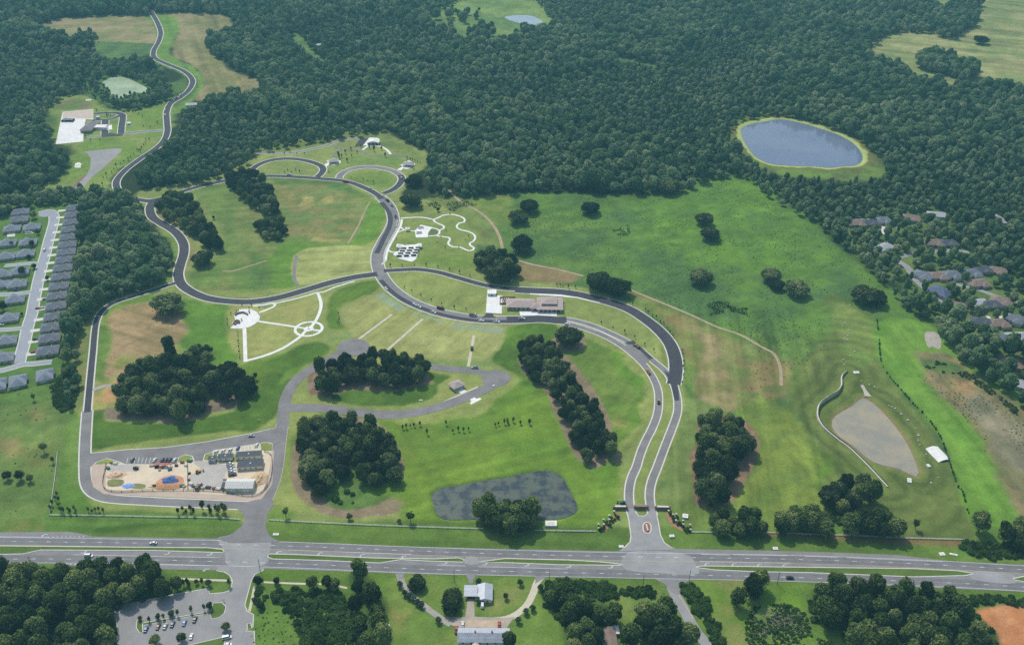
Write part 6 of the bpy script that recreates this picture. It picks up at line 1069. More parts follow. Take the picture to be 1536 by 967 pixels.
def crown_mesh(name, m, R, H, h0, lobes, nq, fs, seed, flat=1.0, conic=0.0, sty=(.7, 1.27, .5, .74)):
    """crown of radius R from height h0 to H made of leaf clumps round overlapping lobes"""
    r = np.random.default_rng(seed); V = []; Fc = []; T = []; nv = 0; ch = H - h0
    L_ = []
    for k in range(lobes):
        if k == 0: c = np.array([0, 0, h0 + ch * .5]); rr = np.array([R * .66, R * .66, ch * .46])
        else:
            a = k * 2.4 + r.uniform(-.4, .4); u = r.uniform(.05, 1); lv = r.uniform(.25, .8); sh = (1 - conic * (lv - .2)); d = R * (.62 if sty[3] < .8 else .74) * math.sqrt(u) * sh * r.uniform(.75, 1.1)
            q = R * r.uniform(.22, .42) * (sh * .8 + .2); c = np.array([d * math.cos(a), d * math.sin(a), h0 + ch * (lv + .12 * (1 - d / R))]); rr = np.array([q, q, q * flat * r.uniform(.75, .95)])
            c[2] = min(c[2], H - rr[2] * .8)
        L_.append((c, rr, r.uniform(0, 1)))
    for c, rr, tn in L_:
        v = IV * (1 + r.normal(0, .16, (len(IV), 1))) * rr * sty[3] + c; V.append(v); Fc.append(np.c_[IF + nv, np.full(len(IF), -1)]); T.append(np.clip(np.full(len(IF), tn) * .6 + r.uniform(0, .3, len(IF)), 0, 1)); nv += len(v)
        n = int(nq * (rr[0] / (R * .5)) ** 1.5); d = r.normal(0, 1, (n, 3)); d[:, 2] = d[:, 2] * .9 + .25; d /= np.linalg.norm(d, axis=1)[:, None]
        p = c + d * rr * r.uniform(sty[0], sty[1], (n, 1)); nn = d + r.normal(0, sty[2], (n, 3)); nn /= np.linalg.norm(nn, axis=1)[:, None]
        t1 = np.cross(nn, r.normal(0, 1, (n, 3))); t1 /= np.linalg.norm(t1, axis=1)[:, None]; t2 = np.cross(nn, t1); s = fs * r.uniform(.5, 1.25, (n, 1)) / 2
        q = np.stack([p - t1 * s - t2 * s * .7, p + t1 * s - t2 * s * r.uniform(.4, 1, (n, 1)), p + t1 * s * .8 + t2 * s, p - t1 * s * .9 + t2 * s * r.uniform(.5, 1, (n, 1))], 1).reshape(-1, 3)
        V.append(q); Fc.append(np.arange(4 * n).reshape(-1, 4) + nv); T.append(np.clip(tn * .4 + r.beta(1.2, 1.8, n) * .75, 0, 1)); nv += 4 * n
    V = np.concatenate(V); Fq = np.concatenate(Fc); T = np.concatenate(T)
    tri = Fq[:, 3] < 0; cnt = np.where(tri, 3, 4).astype(np.int32); st = np.r_[0, np.cumsum(cnt)[:-1]].astype(np.int32)
    lv = np.concatenate([f[:3] if f[3] < 0 else f for f in Fq]).astype(np.int32)
    me = bpy.data.meshes.new(name); me.vertices.add(len(V)); me.vertices.foreach_set('co', V.astype(np.float32).ravel()); me.loops.add(len(lv)); me.loops.foreach_set('vertex_index', lv)
    me.polygons.add(len(cnt)); me.polygons.foreach_set('loop_start', st); me.polygons.foreach_set('loop_total', cnt)
    at = me.attributes.new('tint', 'FLOAT', 'FACE'); at.data.foreach_set('value', T.astype(np.float32)); me.materials.append(m); me.update(calc_edges=True); return me
def trunk_mesh(h, r, R, seed):
    rn = random.Random(seed); mb = MB(); mb.cyl(0, 0, -.2, r * 1.3, r * .7, h, M_trunk, 7)
    for k in range(4):
        a = k * 1.6 + rn.random(); L_ = R * .5; n = 5; x0, y0 = 0, 0
        p0 = Vector((0, 0, h * .75)); p1 = Vector((L_ * math.cos(a), L_ * math.sin(a), h * 1.35)); d = (p1 - p0); s = d.cross(Vector((0, 0, 1))).normalized(); t = d.cross(s).normalized()
        A = [p0 + (s * math.cos(2 * PI * i / n) + t * math.sin(2 * PI * i / n)) * r * .45 for i in range(n)]; B_ = [p1 + (s * math.cos(2 * PI * i / n) + t * math.sin(2 * PI * i / n)) * r * .15 for i in range(n)]
        for i in range(n): mb.face([A[i], A[(i + 1) % n], B_[(i + 1) % n], B_[i]], M_trunk)
    return mb
PROTO = {}
def proto_tree(kind, var):
    k = (kind, var)
    if k in PROTO: return PROTO[k]
    sd = hash(kind) % 1000 if False else sum(map(ord, kind)) + var * 31
    cfg = {'oak_tree': (M_oak, 8.2, 12.5, 1.4, 22, 420, 1.05, .95, .1), 'hardwood_tree': (M_hard, 7.0, 16, 2.0, 20, 400, 1.05, 1.05, .3), 'round_tree': (M_oak, 3.2, 6, 1.2, 8, 130, .6, 1.0, .1),
           'young_tree': (M_hard, .95, 3.2, .8, 4, 45, .4, 1.3, .3), 'shrub': (M_bush, 1.3, 2, 0, 5, 50, .5, .9, .1), 'sparse_tree': (M_hard, 4.2, 10, 3, 7, 46, .7, 1.0, .2)}[kind]
    m, R, H, h0, lb, nq, fs, fl_, co2 = cfg; t = empty(kind, 0, 0); me = crown_mesh('crown', m, R, H, h0, lb, nq, fs, sd, fl_, co2)
    if kind == 'sparse_tree':      # thin crown: leaf clumps only, limbs show through
        pass
    o = bpy.data.objects.new('crown', me); COL.objects.link(o); o.parent = t
    trunk_mesh(h0 + (H - h0) * .35, max(.07, R * .055), R, sd).build('trunk', t); PROTO[k] = [t, False]; return PROTO[k]
NV = {'oak_tree': 5, 'hardwood_tree': 5, 'round_tree': 3, 'young_tree': 2, 'shrub': 2, 'sparse_tree': 3}
TN = []
def tree(kind, x, y, s, label, group=None, zs=1.0, cat=None, z=0):
    pr = proto_tree(kind, int(RNG.integers(NV[kind])))
    if not pr[1]: o = pr[0]; pr[1] = True
    else: o = copytree(pr[0], (0, 0, 0))
    o.location = (x, y, z); o.rotation_euler = (0, 0, float(RNG.uniform(0, 6.28))); o.scale = (s, s, s * zs); tag(o, label, cat or {'shrub': 'shrub'}.get(kind, 'tree'), group); TN.append(kind); return o
def inside(pts, poly):
    A = np.array(pts, float); return sdist(A[:, 0], A[:, 1], poly)
def pois(poly, sp, inset, seed, avoid_road=True):
    r = np.random.default_rng(seed); A = np.array(poly); x0, y0 = A.min(0); x1, y1 = A.max(0); n = int((x1 - x0) * (y1 - y0) / (sp * sp) * 14) + 20
    c = np.c_[r.uniform(x0, x1, n), r.uniform(y0, y1, n)]; c = c[sdist(c[:, 0], c[:, 1], poly) < -inset]; out = []; cell = {}
    for p in c:
        k = (int(p[0] // sp), int(p[1] // sp)); ok = True
        for i in (-1, 0, 1):
            for j in (-1, 0, 1):
                for q in cell.get((k[0] + i, k[1] + j), ()):
                    if (q[0] - p[0]) ** 2 + (q[1] - p[1]) ** 2 < sp * sp: ok = False
        if ok: cell.setdefault(k, []).append(p); out.append(p)
    return out
def grove(poly, kind, sp, s, nm, seed, zc=7, inset=4, zs=1.0, group=None):
    P = smooth(W(poly, zc), True, 8); pts = pois(P, sp * (.84 if kind == 'oak_tree' else 1), inset + (1.4 if kind == 'oak_tree' and seed < 7 else 0), seed)
    if not pts: return
    ex = {}
    a = np.array(pts); sxy = [p[0] / (p[1] + 300) for p in pts]
    ex[int(np.argmin(sxy))] = 'leftmost'; ex[int(np.argmax(sxy))] = 'rightmost'; ex.setdefault(int(a[:, 1].argmin()), 'nearest'); ex.setdefault(int(a[:, 1].argmax()), 'farthest')
    for i, p in enumerate(pts):
        sz = s * float(RNG.uniform(.82, 1.15)); w = ex.get(i)
        k2 = 'hardwood_tree' if kind == 'oak_tree' and RNG.random() < .25 else kind
        tree(k2, p[0], p[1], sz * (1.02 if k2 != kind else 1), f'{w} tree of {nm}' if w else f'dense green tree within {nm}', group or ('trees of ' + nm), zs * float(RNG.uniform(.85, 1.2)))
grove(d1([(650,490),(640,400),(700,300),(800,255),(920,190),(940,145),(1020,140),(1060,190),(1130,135),(1210,140),(1240,220),(1235,285),(1290,250),(1400,255),(1435,320),(1500,380),(1450,430),(1330,465),(1240,435),(1190,500),(1100,565),(980,570),(900,525),(780,545),(690,530)]), 'oak_tree', 9.5, .92, 'the big dark grove above the sandy yard', 1, 7, 4.5, 1.15)
grove(d2([(350,580),(390,545),(480,535),(580,515),(720,495),(800,485),(860,520),(960,525),(1030,560),(1010,650),(900,670),(820,690),(740,670),(640,660),(560,655),(500,690),(440,730),(380,720)]), 'oak_tree', 8.5, .78, 'the crescent grove inside the loop road', 2, 7, 3.5, 1.35)
grove([(442,690),(445,645),(470,628),(520,620),(560,633),(590,652),(604,690),(598,722),(570,728),(550,738),(530,722),(505,715),(490,745),(462,742)], 'oak_tree', 9.5, .88, 'the round grove left of the weedy pond', 3, 7, 4, 1.2)
grove(d3([(60,130),(110,120),(180,90),(230,130),(315,190),(320,240),(390,280),(430,400),(560,480),(585,600),(640,700),(660,800),(600,815),(540,790),(500,845),(440,800),(360,710),(335,600),(270,480),(220,390),(100,300)]), 'oak_tree', 8.5, .78, 'the long diagonal grove behind the weedy pond', 4, 6, 3.5, 1.2)
grove(d3([(1075,600),(1110,515),(1220,500),(1280,550),(1400,615),(1440,720),(1420,785),(1340,800),(1335,880),(1310,1000),(1280,1060),(1190,1075),(1085,1000),(1070,900),(1045,800),(1075,700)]), 'oak_tree', 9.5, .95, 'the tall grove right of the double lane', 5, 7, 4.5, 1.15)
grove(d8([(340,130),(360,40),(430,0),(520,-30),(620,0),(690,30),(715,120),(690,180),(600,200),(480,215),(400,190)]), 'oak_tree', 9.5, .95, 'the broad dark oak clump below the muddy pond', 6, 7, 4.5, 1.1)
grove(d8([(90,270),(110,220),(240,195),(350,205),(440,240),(460,300),(400,335),(260,320),(120,320)]), 'hardwood_tree', 6.8, 1.03, 'the left roadside clump east of the entrance', 7, 6, 4, .85)
grove(d8([(480,290),(520,230),(640,205),(740,215),(830,270),(835,350),(700,345),(560,335)]), 'hardwood_tree', 6.8, 1.08, 'the right roadside clump east of the entrance', 8, 6, 4, .85)
grove(d8([(1380,280),(1440,235),(1560,240),(1640,280),(1640,400),(1500,400),(1400,360)]), 'hardwood_tree', 9, 1.0, 'the roadside clump at the right picture edge', 9, 6, 4, .85)
grove(d7([(1155,290),(1170,220),(1230,185),(1290,220),(1380,215),(1440,190),(1510,240),(1500,320),(1400,330),(1250,325)]), 'hardwood_tree', 6.5, 0.92, 'the olive clump along the fence right of the entrance', 10, 6, 3.5, .85)
grove(d6([(1290,240),(1290,150),(1380,135),(1480,140),(1570,130),(1640,170),(1650,260),(1560,310),(1420,320)]), 'hardwood_tree', 6.5, 1.03, 'the clump at the near edge of the weedy pond', 11, 6, 3.5, .9)
grove(c5([(890,235),(960,195),(1090,200),(1180,290),(1200,350),(1270,430),(1280,500),(1200,505),(1130,450),(1080,400),(990,350),(920,300)]), 'oak_tree', 9.5, .8, 'the tree belt between the dark road and the upper field', 12, 7, 4, 1.1)
grove([(335,262),(350,256),(372,252),(395,262),(412,280),(419,315),(398,314),(374,310),(354,288)], 'oak_tree', 9.5, .8, 'the tree clump at the top left of the upper field', 13, 9, 5.5, 1.05)
grove(c6([(10,620),(30,570),(120,560),(190,580),(195,640),(150,680),(60,670)]), 'oak_tree', 8, .7, 'the small clump in the upper field', 14, 5, 3, .9)
grove(c6([(1270,820),(1280,760),(1340,740),(1430,745),(1530,810),(1530,900),(1420,930),(1330,900)]), 'oak_tree', 10.5, 1.0, 'the dark clump above the white parking court', 15, 6, 5, 1)
grove(d5([(-60,500),(60,480),(120,450),(160,500),(300,530),(450,520),(560,500),(640,480),(720,460),(860,455),(900,500),(900,520),(1000,590),(990,660),(900,690),(720,700),(660,760),(670,860),(690,960),(690,1010),(-60,1010)]), 'hardwood_tree', 9.2, 1.02, 'the dense wood in the lower left corner', 16, 8, 4, 1.0)
grove(d6([(555,530),(590,510),(640,530),(660,590),(720,625),(735,700),(775,740),(760,850),(790,960),(790,1000),(600,1000),(570,800),(550,650)]), 'hardwood_tree', 8.5, .92, 'the narrow wood left of the farm', 17, 8, 3, 1.05)
grove(d7([(205,650),(330,620),(400,660),(470,700),(640,730),(640,860),(570,860),(530,1000),(360,1000),(330,850),(260,750)]), 'hardwood_tree', 8.8, .95, 'the wood behind the brown barn', 18, 7, 3.5, .95)
grove(d7([(680,850),(700,750),(760,710),(840,760),(900,730),(980,760),(1030,850),(1160,930),(1170,1000),(690,1000)]), 'hardwood_tree', 9.5, 1.1, 'the wood left of the branch road', 19, 7, 4, .95)
grove(d8([(300,640),(330,575),(450,570),(510,530),(560,560),(640,600),(740,580),(880,590),(930,630),(1010,620),(1060,660),(1150,650),(1240,730),(1230,800),(1160,850),(1120,1000),(560,1000),(480,860),(310,820)]), 'hardwood_tree', 9.3, 1.0, 'the big wood in the lower right', 20, 8, 4, 1.05)
grove(d8([(1160,850),(1240,820),(1330,850),(1390,920),(1390,1010),(1150,1010)]), 'hardwood_tree', 9, .95, 'the small wood beside the red clay plot', 21, 6, 3, .85)
SOLO = [((852,505),1.35,'round oak between the double lanes and the diagonal grove'), ((250,456),1.6,'round oak on the brown field beside the dark road'), ((794,309),1.25,'right one of two touching oaks at the upper left of the meadow'), ((776,326),1.2,'left one of two touching oaks at the upper left of the meadow'), ((886,312),1.15,'lone oak in the upper middle of the meadow'), ((783,366),1.35,'oak above the brown bare strip in the meadow'),
  ((900,423),1.45,'left one of the joined oaks where the tan path meets the dark road'), ((928,431),1.4,'right one of the joined oaks where the tan path meets the dark road'), ((1056,329),1.1,'upper one of two touching oaks in the middle of the meadow'), ((1066,352),1.1,'lower one of two touching oaks in the middle of the meadow'), ((1052,416),1.25,'lone oak left of the pair of oaks in the lower meadow'), ((1157,413),1.1,'left one of the oak pair in the lower meadow'),
  ((1196,433),1.25,'right one of the oak pair in the lower meadow'), ((1298,443),1.4,'left half of the big oak near the meadow corner'), ((1312,447),1.2,'right half of the big oak near the meadow corner'), ((1001,280),1.4,'brownish oak at the forest edge of the meadow'), ((896,281),1.2,'oak standing out from the forest edge at the top of the meadow'), ((617,301),1.3,'dark oak above the clover shaped path'), ((621,270),1.1,'oak just right of the right teardrop loop'),
  ((303,388),1.15,'oak at the lower end of the tree belt beside the dark road'), ((626,875),.66,'round dark tree right of the farm drive'), ((679,894),.68,'upper one of two merged trees left of the farmhouse'), ((677,909),.68,'lower one of two merged trees left of the farmhouse'), ((1165,428),.8,'small round tree between the oak pair in the lower meadow'), ((130,70),1.3,'dark oak at the edge of the tan north field'), ((1472,60),1.3,'lone round tree in the far right field'), ((1340,300),.01,'x')]
for p, s, lab in SOLO:
    if s < .1: continue
    sz = 8.2 * s * .86; x, y = G(*p, 5.5 * s); tree('oak_tree', x, y, s * 1.35, lab, None, .62)
for p, s, lab in [(d8([(1285,270)])[0], 1.1, 'roadside tree at the corner of the bright grass strip'), (d6([(340,600)])[0], .7, 'left one of three trees on the verge below the highway'), (d6([(425,595)])[0], .65, 'middle one of three trees on the verge below the highway'), (d6([(470,605)])[0], .6, 'right one of three trees on the verge below the highway'), (d7([(1410,650)])[0], 1.1, 'tall tree on the overgrown plot right of the branch road'), (d7([(1330,700)])[0], .9, 'shorter tree left of the tall one on the overgrown plot'),
                  (c4([(1290,232)])[0], .01, ''), (d8([(20,600)])[0], 1.0, 'tree beside the pile of grey dead branches'), (pk([(665,225)])[0], .7, 'round tree nearest the wood above the parking lot'), (fm([(1130,610)])[0], .75, 'bright green tree at the right end of the long metal roof')]:
    if s > .05: x, y = G(*p, 6); tree('hardwood_tree', x, y, s, lab)
for p, s, lab in [((386.5,870.5),1.25,'round dark tree at the right side of the entry street below the highway'), ((338,939),1.05,'round tree at the exit corner of the parking lot'), ((272,955),1.15,'round tree on the lower parking lot island'), ((232,959),1.3,'dark round tree at the lower left of the parking lot'), ((312,873),.85,'round tree above the upper aisle of the parking lot'), ((314,908),.9,'round tree at the right end of the planted island'), ((257,919),.8,'pale loose tree in the middle of the planted island'), ((236,925),.55,'small pale tree left on the planted island'), ((210,926),.6,'small tree at the left tip of the planted island'),
                  ((415,870),.85,'round tree second from the side street on the footpath'), ((759,893),.75,'round tree on the lawn right of the farmhouse'), ((390,905),.9,'bushy tree left edge of the green plot beside the entry street'), ((415,895),.9,'small tree on the green plot near the footpath'), ((657,314),.8,'small round shrub tree below the forest edge by the tan path'), ((524,774),.85,'small dark tree on the fence below the round grove'), ((599,781),.6,'small dark tree on the fence left of the pale loose one'),
                  ((320,326),.7,'dark round bush right of the tree belt'), ((29,712),1.4,'right part of the bush clump at the left edge'), ((10,712),1.3,'left part of the bush clump at the left edge'), ((44,716),1.1,'lowest bush of the clump near the west fence'),
                  (nb([(195,695)])[0],1.5,'tall dark tree hiding a house in the western streets'), (nb([(300,190)])[0],1.5,'tall dark tree at the cul-de-sac'), (nb([(105,450)])[0],1.0,'round tree between the two houses of the second tier'), (nb([(285,450)])[0],1.2,'dark tree at the corner of the blue grey house'), (nb([(340,350)])[0],.9,'tree between the white cars and the street bend'), (nb([(262,572)])[0],.9,'round tree before the pale grey house'), (nb([(305,655)])[0],1.0,'tree by the street below the third tier'), (nb([(425,765)])[0],.8,'round tree on a front lawn of the long row'),
                  (nc([(20,110)])[0],1.7,'dark tree left of the charcoal roofed house'), (nc([(195,185)])[0],.6,'small round tree at the street corner lawn'), (nc([(640,330)])[0],2.4,'large dark tree at the lower end of the row'), (nc([(660,220)])[0],1.9,'large dark tree behind the thirteenth house of the row'), (nc([(600,560)])[0],2.2,'broad dark tree at the end of the cross street'), (nc([(600,700)])[0],1.6,'bright green tree below the broad dark one'), (nc([(470,850)])[0],.9,'thin tree in the yard behind the last house')]:
    x, y = G(*p, 3.5 * s); tree('round_tree', x, y, s, lab)
for p, s, lab in [(d1([(250,740)])[0],1.0,'sparse pine like tree standing alone in the west field'), (d6([(185,200)])[0],.9,'thin bare looking tree at the side road corner'), (d6([(905,230)])[0],1.0,'pale loose tree on the fence left of the weedy pond'), (d8([(915,270)])[0],.9,'thin spindly tree in the basin corner by the fence'), (d1([(190,440)])[0],.7,'thin tree behind the southern houses'), (d1([(1470,320)])[0],.7,'thin tree at the right tip of the big grove'), (c2([(1300,60)])[0],1.0,'slim tree in the far green clearing'), (d1([(300,800)])[0],.6,'short thin tree by the west fence'), (c5([(105,310)])[0],.01,'')]:
    if s > .05: x, y = G(*p, 4); tree('sparse_tree', x, y, s, lab)
# palms
pr = None
def make_palm():
    t = empty('palm_tree', 0, 0); mb = MB(); mb.cyl(0, 0, 0, .35, .25, 2.6, M_trunk, 7); mb.build('trunk', t); mb = MB(); rn = random.Random(4)
    for k in range(34):
        a = k * 2.39996; el_ = rn.uniform(-.25, 1.1); L_ = rn.uniform(1.7, 2.4); pts = []
        for i in range(5): r_ = L_ * i / 4; pts.append(Vector((math.cos(a) * r_ * math.cos(el_), math.sin(a) * r_ * math.cos(el_), 2.6 + r_ * math.sin(el_) - .22 * r_ * r_)))
        s = Vector((-math.sin(a), math.cos(a), 0)) * .42
        for i in range(4): w0 = math.sin(PI * (i + .4) / 5) ; w1 = math.sin(PI * (i + 1.4) / 5) if i < 3 else .05; mb.face([pts[i] - s * w0, pts[i] + s * w0, pts[i + 1] + s * w1, pts[i + 1] - s * w1], M_palm)
    mb.build('fronds', t); return t
for k, (p, lab) in enumerate([(fm([(848,75)])[0],'palm at the upper side of the farmhouse roof'), (fm([(840,245)])[0],'palm at the lower corner of the farmhouse'), (fm([(1230,85)])[0],'palm on the lawn near the right farm drive'), (fm([(1345,320)])[0],'palm at the inner side of the right farm drive'), (fm([(1285,350)])[0],'grey palm below the palm on the right farm drive'), (fm([(1215,430)])[0],'grey palm at the bend of the right farm drive'), (fm([(1418,130)])[0],'grey palm at the top of the right farm drive'),
        (fm([(120,100)])[0],'palm first from the top on the left farm drive'), (fm([(165,180)])[0],'palm second from the top on the left farm drive'), (fm([(205,205)])[0],'palm third from the top on the left farm drive'), (fm([(250,225)])[0],'palm fourth from the top on the left farm drive'), (fm([(285,265)])[0],'palm fifth from the top on the left farm drive'), (fm([(320,285)])[0],'palm lowest in the line on the left farm drive'), (fm([(475,430)])[0],'grey palm alone near the foot of the left farm drive')]):
    x, y = G(*p, 2)
    if pr is None: pr = make_palm(); o = pr; o.location = (x, y, 0)
    else: o = copytree(pr, (x, y, 0), k * 1.1)
    o.scale = (1.25,) * 3; tag(o, lab, 'palm tree')
# young planted trees
def young(pts, lab, s=1.0, kind='young_tree'):
    for p in pts: x, y = G(*p, 1); tree(kind, x, y, s * .8 * float(RNG.uniform(.75, 1.25)), lab, lab, float(RNG.uniform(.9, 1.3)))
young(co_([(190,812),(322,800),(458,798),(590,803),(720,820),(850,845),(962,882),(1078,915)]), 'small sapling along the upper side of the narrow dark road', 1.2)
young(d2([(870,120),(912,140),(965,165),(1025,190),(1085,215),(1225,245),(1157,235)]), 'small sapling inside the pointed lawn at the road crossing', 1.1)
young(d3([(885,10),(905,15),(925,45),(940,70),(958,92),(1012,175),(1015,200),(1020,240),(1018,270),(1020,320),(1010,360),(545,15),(612,42),(680,70),(738,100),(795,140),(848,175)]) + c7([(800,862),(815,875),(840,895),(862,905),(885,928),(905,938),(725,830),(290,720),(308,722),(325,730),(355,735),(395,732),(650,790),(655,800)]), 'small sapling beside the outer dark road or the double lane', 1.15)
young(nw([(565,830),(545,850),(575,770),(605,770),(600,740),(650,720),(670,690),(690,660),(730,640),(760,620),(800,600),(820,580),(850,550),(880,515),(895,520),(910,525),(940,470),(920,500),(960,420),(990,420),(955,450),(868,175),(895,185),(840,170),(930,210),(1065,265),(1000,310),(940,300),(605,190),(620,195),(608,210),(640,205),(510,150),(515,160),(415,375),(435,375),(410,395),(545,420),(460,425)]), 'small sapling on the north west slope', 1.3)
young(K(370,190,[(755,240),(728,230),(785,210),(830,185),(835,235),(878,208),(800,275),(975,170),(1012,190),(1100,235),(1072,180),(905,158),(735,245)],5.297), 'leafy young tree between the two pavilions', 2.1)
young(K(370,190,[(1290,255),(1302,262),(1318,268),(1338,275),(1358,282),(1378,288),(1275,255)],5.297), 'dark shrub in the row behind the right pavilion', 1.3)
young(K(370,190,[(325,345),(390,345),(355,365),(420,360),(300,365),(925,418),(960,432),(1010,440),(1012,465),(830,405),(655,365),(1400,355),(1385,365),(1330,345),(300,215),(345,200),(460,215),(400,220)],5.297), 'small sapling on the teardrop lawns', 1.1)
young(d5([(328,95),(318,118),(338,128),(333,155),(302,150),(290,175),(350,188),(365,195),(392,185),(405,200),(427,182),(440,198),(1052,185),(1097,183),(1026,203),(1073,205),(1117,205),(510,190),(530,195),(550,190),(570,185),(595,195)]), 'dark young tree on the lawn beside the yard road', 1.9)
young(d5([(1168,180),(1205,180),(1215,200),(1245,190),(1260,205),(1285,185),(1298,200)]), 'taller young tree in the clump near the side road mouth', 2.6)
young(K(620,530,[(1165,890),(1205,870),(1280,865),(1210,900),(1370,890),(1490,890),(1090,905),(1050,920)],8.533) + d3([(5,590),(35,580),(80,595),(130,595)]), 'dark sapling in the line across the big lawn', 1.5)
young(d2([(860,930),(880,925),(905,920),(925,915),(960,910),(1000,960),(1110,905),(1150,950),(1180,940),(1210,945),(1240,940)]), 'small dark shrub on the big lawn below the pale slab', 1.6)
young(pz([(198,505),(202,550),(205,612),(208,672),(214,735),(220,795)]), 'small sapling in the line beside the pale footpath', 1.0)
young(pz([(245,203),(350,205),(437,232),(180,262),(175,300),(190,290),(205,270),(325,245),(330,290),(120,300),(80,370),(82,412),(100,455),(1320,300),(1330,345),(1325,375),(1310,400),(1330,405)]), 'small dark shrub around the round plaza', .9)
young(pk([(410,585),(548,552),(683,525),(812,492),(937,470),(915,222),(775,222),(855,222),(795,250),(1178,235),(740,240),(500,560),(870,212)]), 'clipped dark shrub at the southern parking lot', 1.9)
young(co_([(812,412),(890,525),(1025,520),(1065,480),(716,545),(802,603),(855,240),(955,605),(755,488),(258,512),(165,718),(505,625),(512,665),(498,700)]), 'small sapling around the clover shaped path', .9)
young(gt([(300,500),(320,520),(250,535),(270,560),(200,580),(225,600),(180,625),(160,640),(140,650),(210,560),(290,540),(240,600)] + [(870,490),(890,520),(910,540),(940,520),(960,580),(980,600),(1000,620),(1020,650),(1050,640),(1060,660),(900,560),(940,590),(1035,665)]), 'flowering shrub along the stepped entrance fence', 1.3, 'shrub')
mbx = MB(); 
for (a, b_) in ((gt([(300,470),(330,480),(320,540),(260,600),(190,660),(150,668),(200,610),(280,540)]), 0), (gt([(830,470),(855,470),(900,560),(1000,640),(1000,665),(900,610),(840,540)]), 0)): sheet(a, mat('mulch_red', srgb(176,126,98), .95, .2, .3), 'planting_bed', z=.07, sm=True)
# the clipped hedge line and bush rows
HP = smooth(W(d4([(690,0),(700,80),(718,250),(760,320),(830,400),(900,480),(980,560),(1050,660),(1090,760),(1130,880),(1160,960)]) + d8([(1175,60),(1215,190),(1245,240)]), .8)); Hs = resample(HP, 3.2)
for k, p in enumerate(Hs[:150]):
    if RNG.random() < .8: tree('shrub', p[0], p[1], float(RNG.uniform(.45, 1.0)), 'dark shrub of the fence line between the basin and the bright grass strip', 'shrubs of the long fence line', 1.1)
# ------------------------------------------------------------------ masses nobody would count
STORE = bpy.data.collections.new('leaf_store')
def scatter(name, label, cat, pts, protos, mats_ok=None):
    """pts: array x,y,scale,zscale ; one object instancing the crown meshes on its own points"""
    pts = np.array(pts); n = len(pts); me = bpy.data.meshes.new(name); me.vertices.add(n); co = np.c_[pts[:, :2], np.zeros(n)]; me.vertices.foreach_set('co', co.astype(np.float32).ravel())
    at = me.attributes.new('scl', 'FLOAT_VECTOR', 'POINT'); at.data.foreach_set('vector', np.c_[pts[:, 2], pts[:, 2], pts[:, 2] * pts[:, 3]].astype(np.float32).ravel())
    at = me.attributes.new('rot', 'FLOAT_VECTOR', 'POINT'); at.data.foreach_set('vector', np.c_[np.zeros(n), np.zeros(n), RNG.uniform(0, 6.28, n)].astype(np.float32).ravel())
    at = me.attributes.new('idx', 'INT', 'POINT'); at.data.foreach_set('value', pts[:, 4].astype(np.int32) if pts.shape[1] > 4 else RNG.integers(0, len(protos), n).astype(np.int32))
    o = bpy.data.objects.new(name, me); COL.objects.link(o); tag(o, label, cat, None, 'stuff')
    c = bpy.data.collections.new(name + '_kinds')
    for i, pm in enumerate(protos): po = bpy.data.objects.new(f'{name}_kind_{i:02d}', pm); c.objects.link(po)
    ng = bpy.data.node_groups.new(name, 'GeometryNodeTree'); ng.interface.new_socket('Geometry', in_out='INPUT', socket_type='NodeSocketGeometry'); ng.interface.new_socket('Geometry', in_out='OUTPUT', socket_type='NodeSocketGeometry')
    N = ng.nodes; L = ng.links; gi = N.new('NodeGroupInput'); go_ = N.new('NodeGroupOutput'); ip = N.new('GeometryNodeInstanceOnPoints'); ci = N.new('GeometryNodeCollectionInfo'); mp = N.new('GeometryNodeMeshToPoints')
    ci.inputs['Collection'].default_value = c; ci.inputs['Separate Children'].default_value = True; ci.inputs['Reset Children'].default_value = True
    def attr(nm, ty): a = N.new('GeometryNodeInputNamedAttribute'); a.data_type = ty; a.inputs['Name'].default_value = nm; return a.outputs['Attribute']
    L.new(gi.outputs[0], mp.inputs['Mesh']); L.new(mp.outputs[0], ip.inputs['Points']); L.new(ci.outputs[0], ip.inputs['Instance']); ip.inputs['Pick Instance'].default_value = True
    L.new(attr('idx', 'INT'), ip.inputs['Instance Index']); L.new(attr('scl', 'FLOAT_VECTOR'), ip.inputs['Scale'])
    er = N.new('FunctionNodeEulerToRotation'); L.new(attr('rot', 'FLOAT_VECTOR'), er.inputs[0]); L.new(er.outputs[0], ip.inputs['Rotation']); L.new(ip.outputs[0], go_.inputs[0])
    md = o.modifiers.new('scatter', 'NODES'); md.node_group = ng; return o
ROADPTS = np.array([(p[0], p[1], w) for P_, w in ROADS for p in (P_ if isinstance(P_, list) else list(P_))])
def clear_of(pts, hfront=15, roadm=-.5):
    pts = np.array(pts); ok = np.ones(len(pts), bool)
    for i in range(0, len(pts), 4000):
        q = pts[i:i + 4000]; d = np.hypot(q[:, None, 0] - ROADPTS[None, :, 0], q[:, None, 1] - ROADPTS[None, :, 1]); ok[i:i + 4000] = (d > ROADPTS[None, :, 2] + roadm).all(1)
    for hx, hy, hr in HOUSES:
        dx = pts[:, 0] - hx; dy = pts[:, 1] - hy; t = np.clip(-dy / hfront, 0, 1); dd = np.hypot(dx, dy + t * hfront); ok &= dd > hr
    return pts[ok]
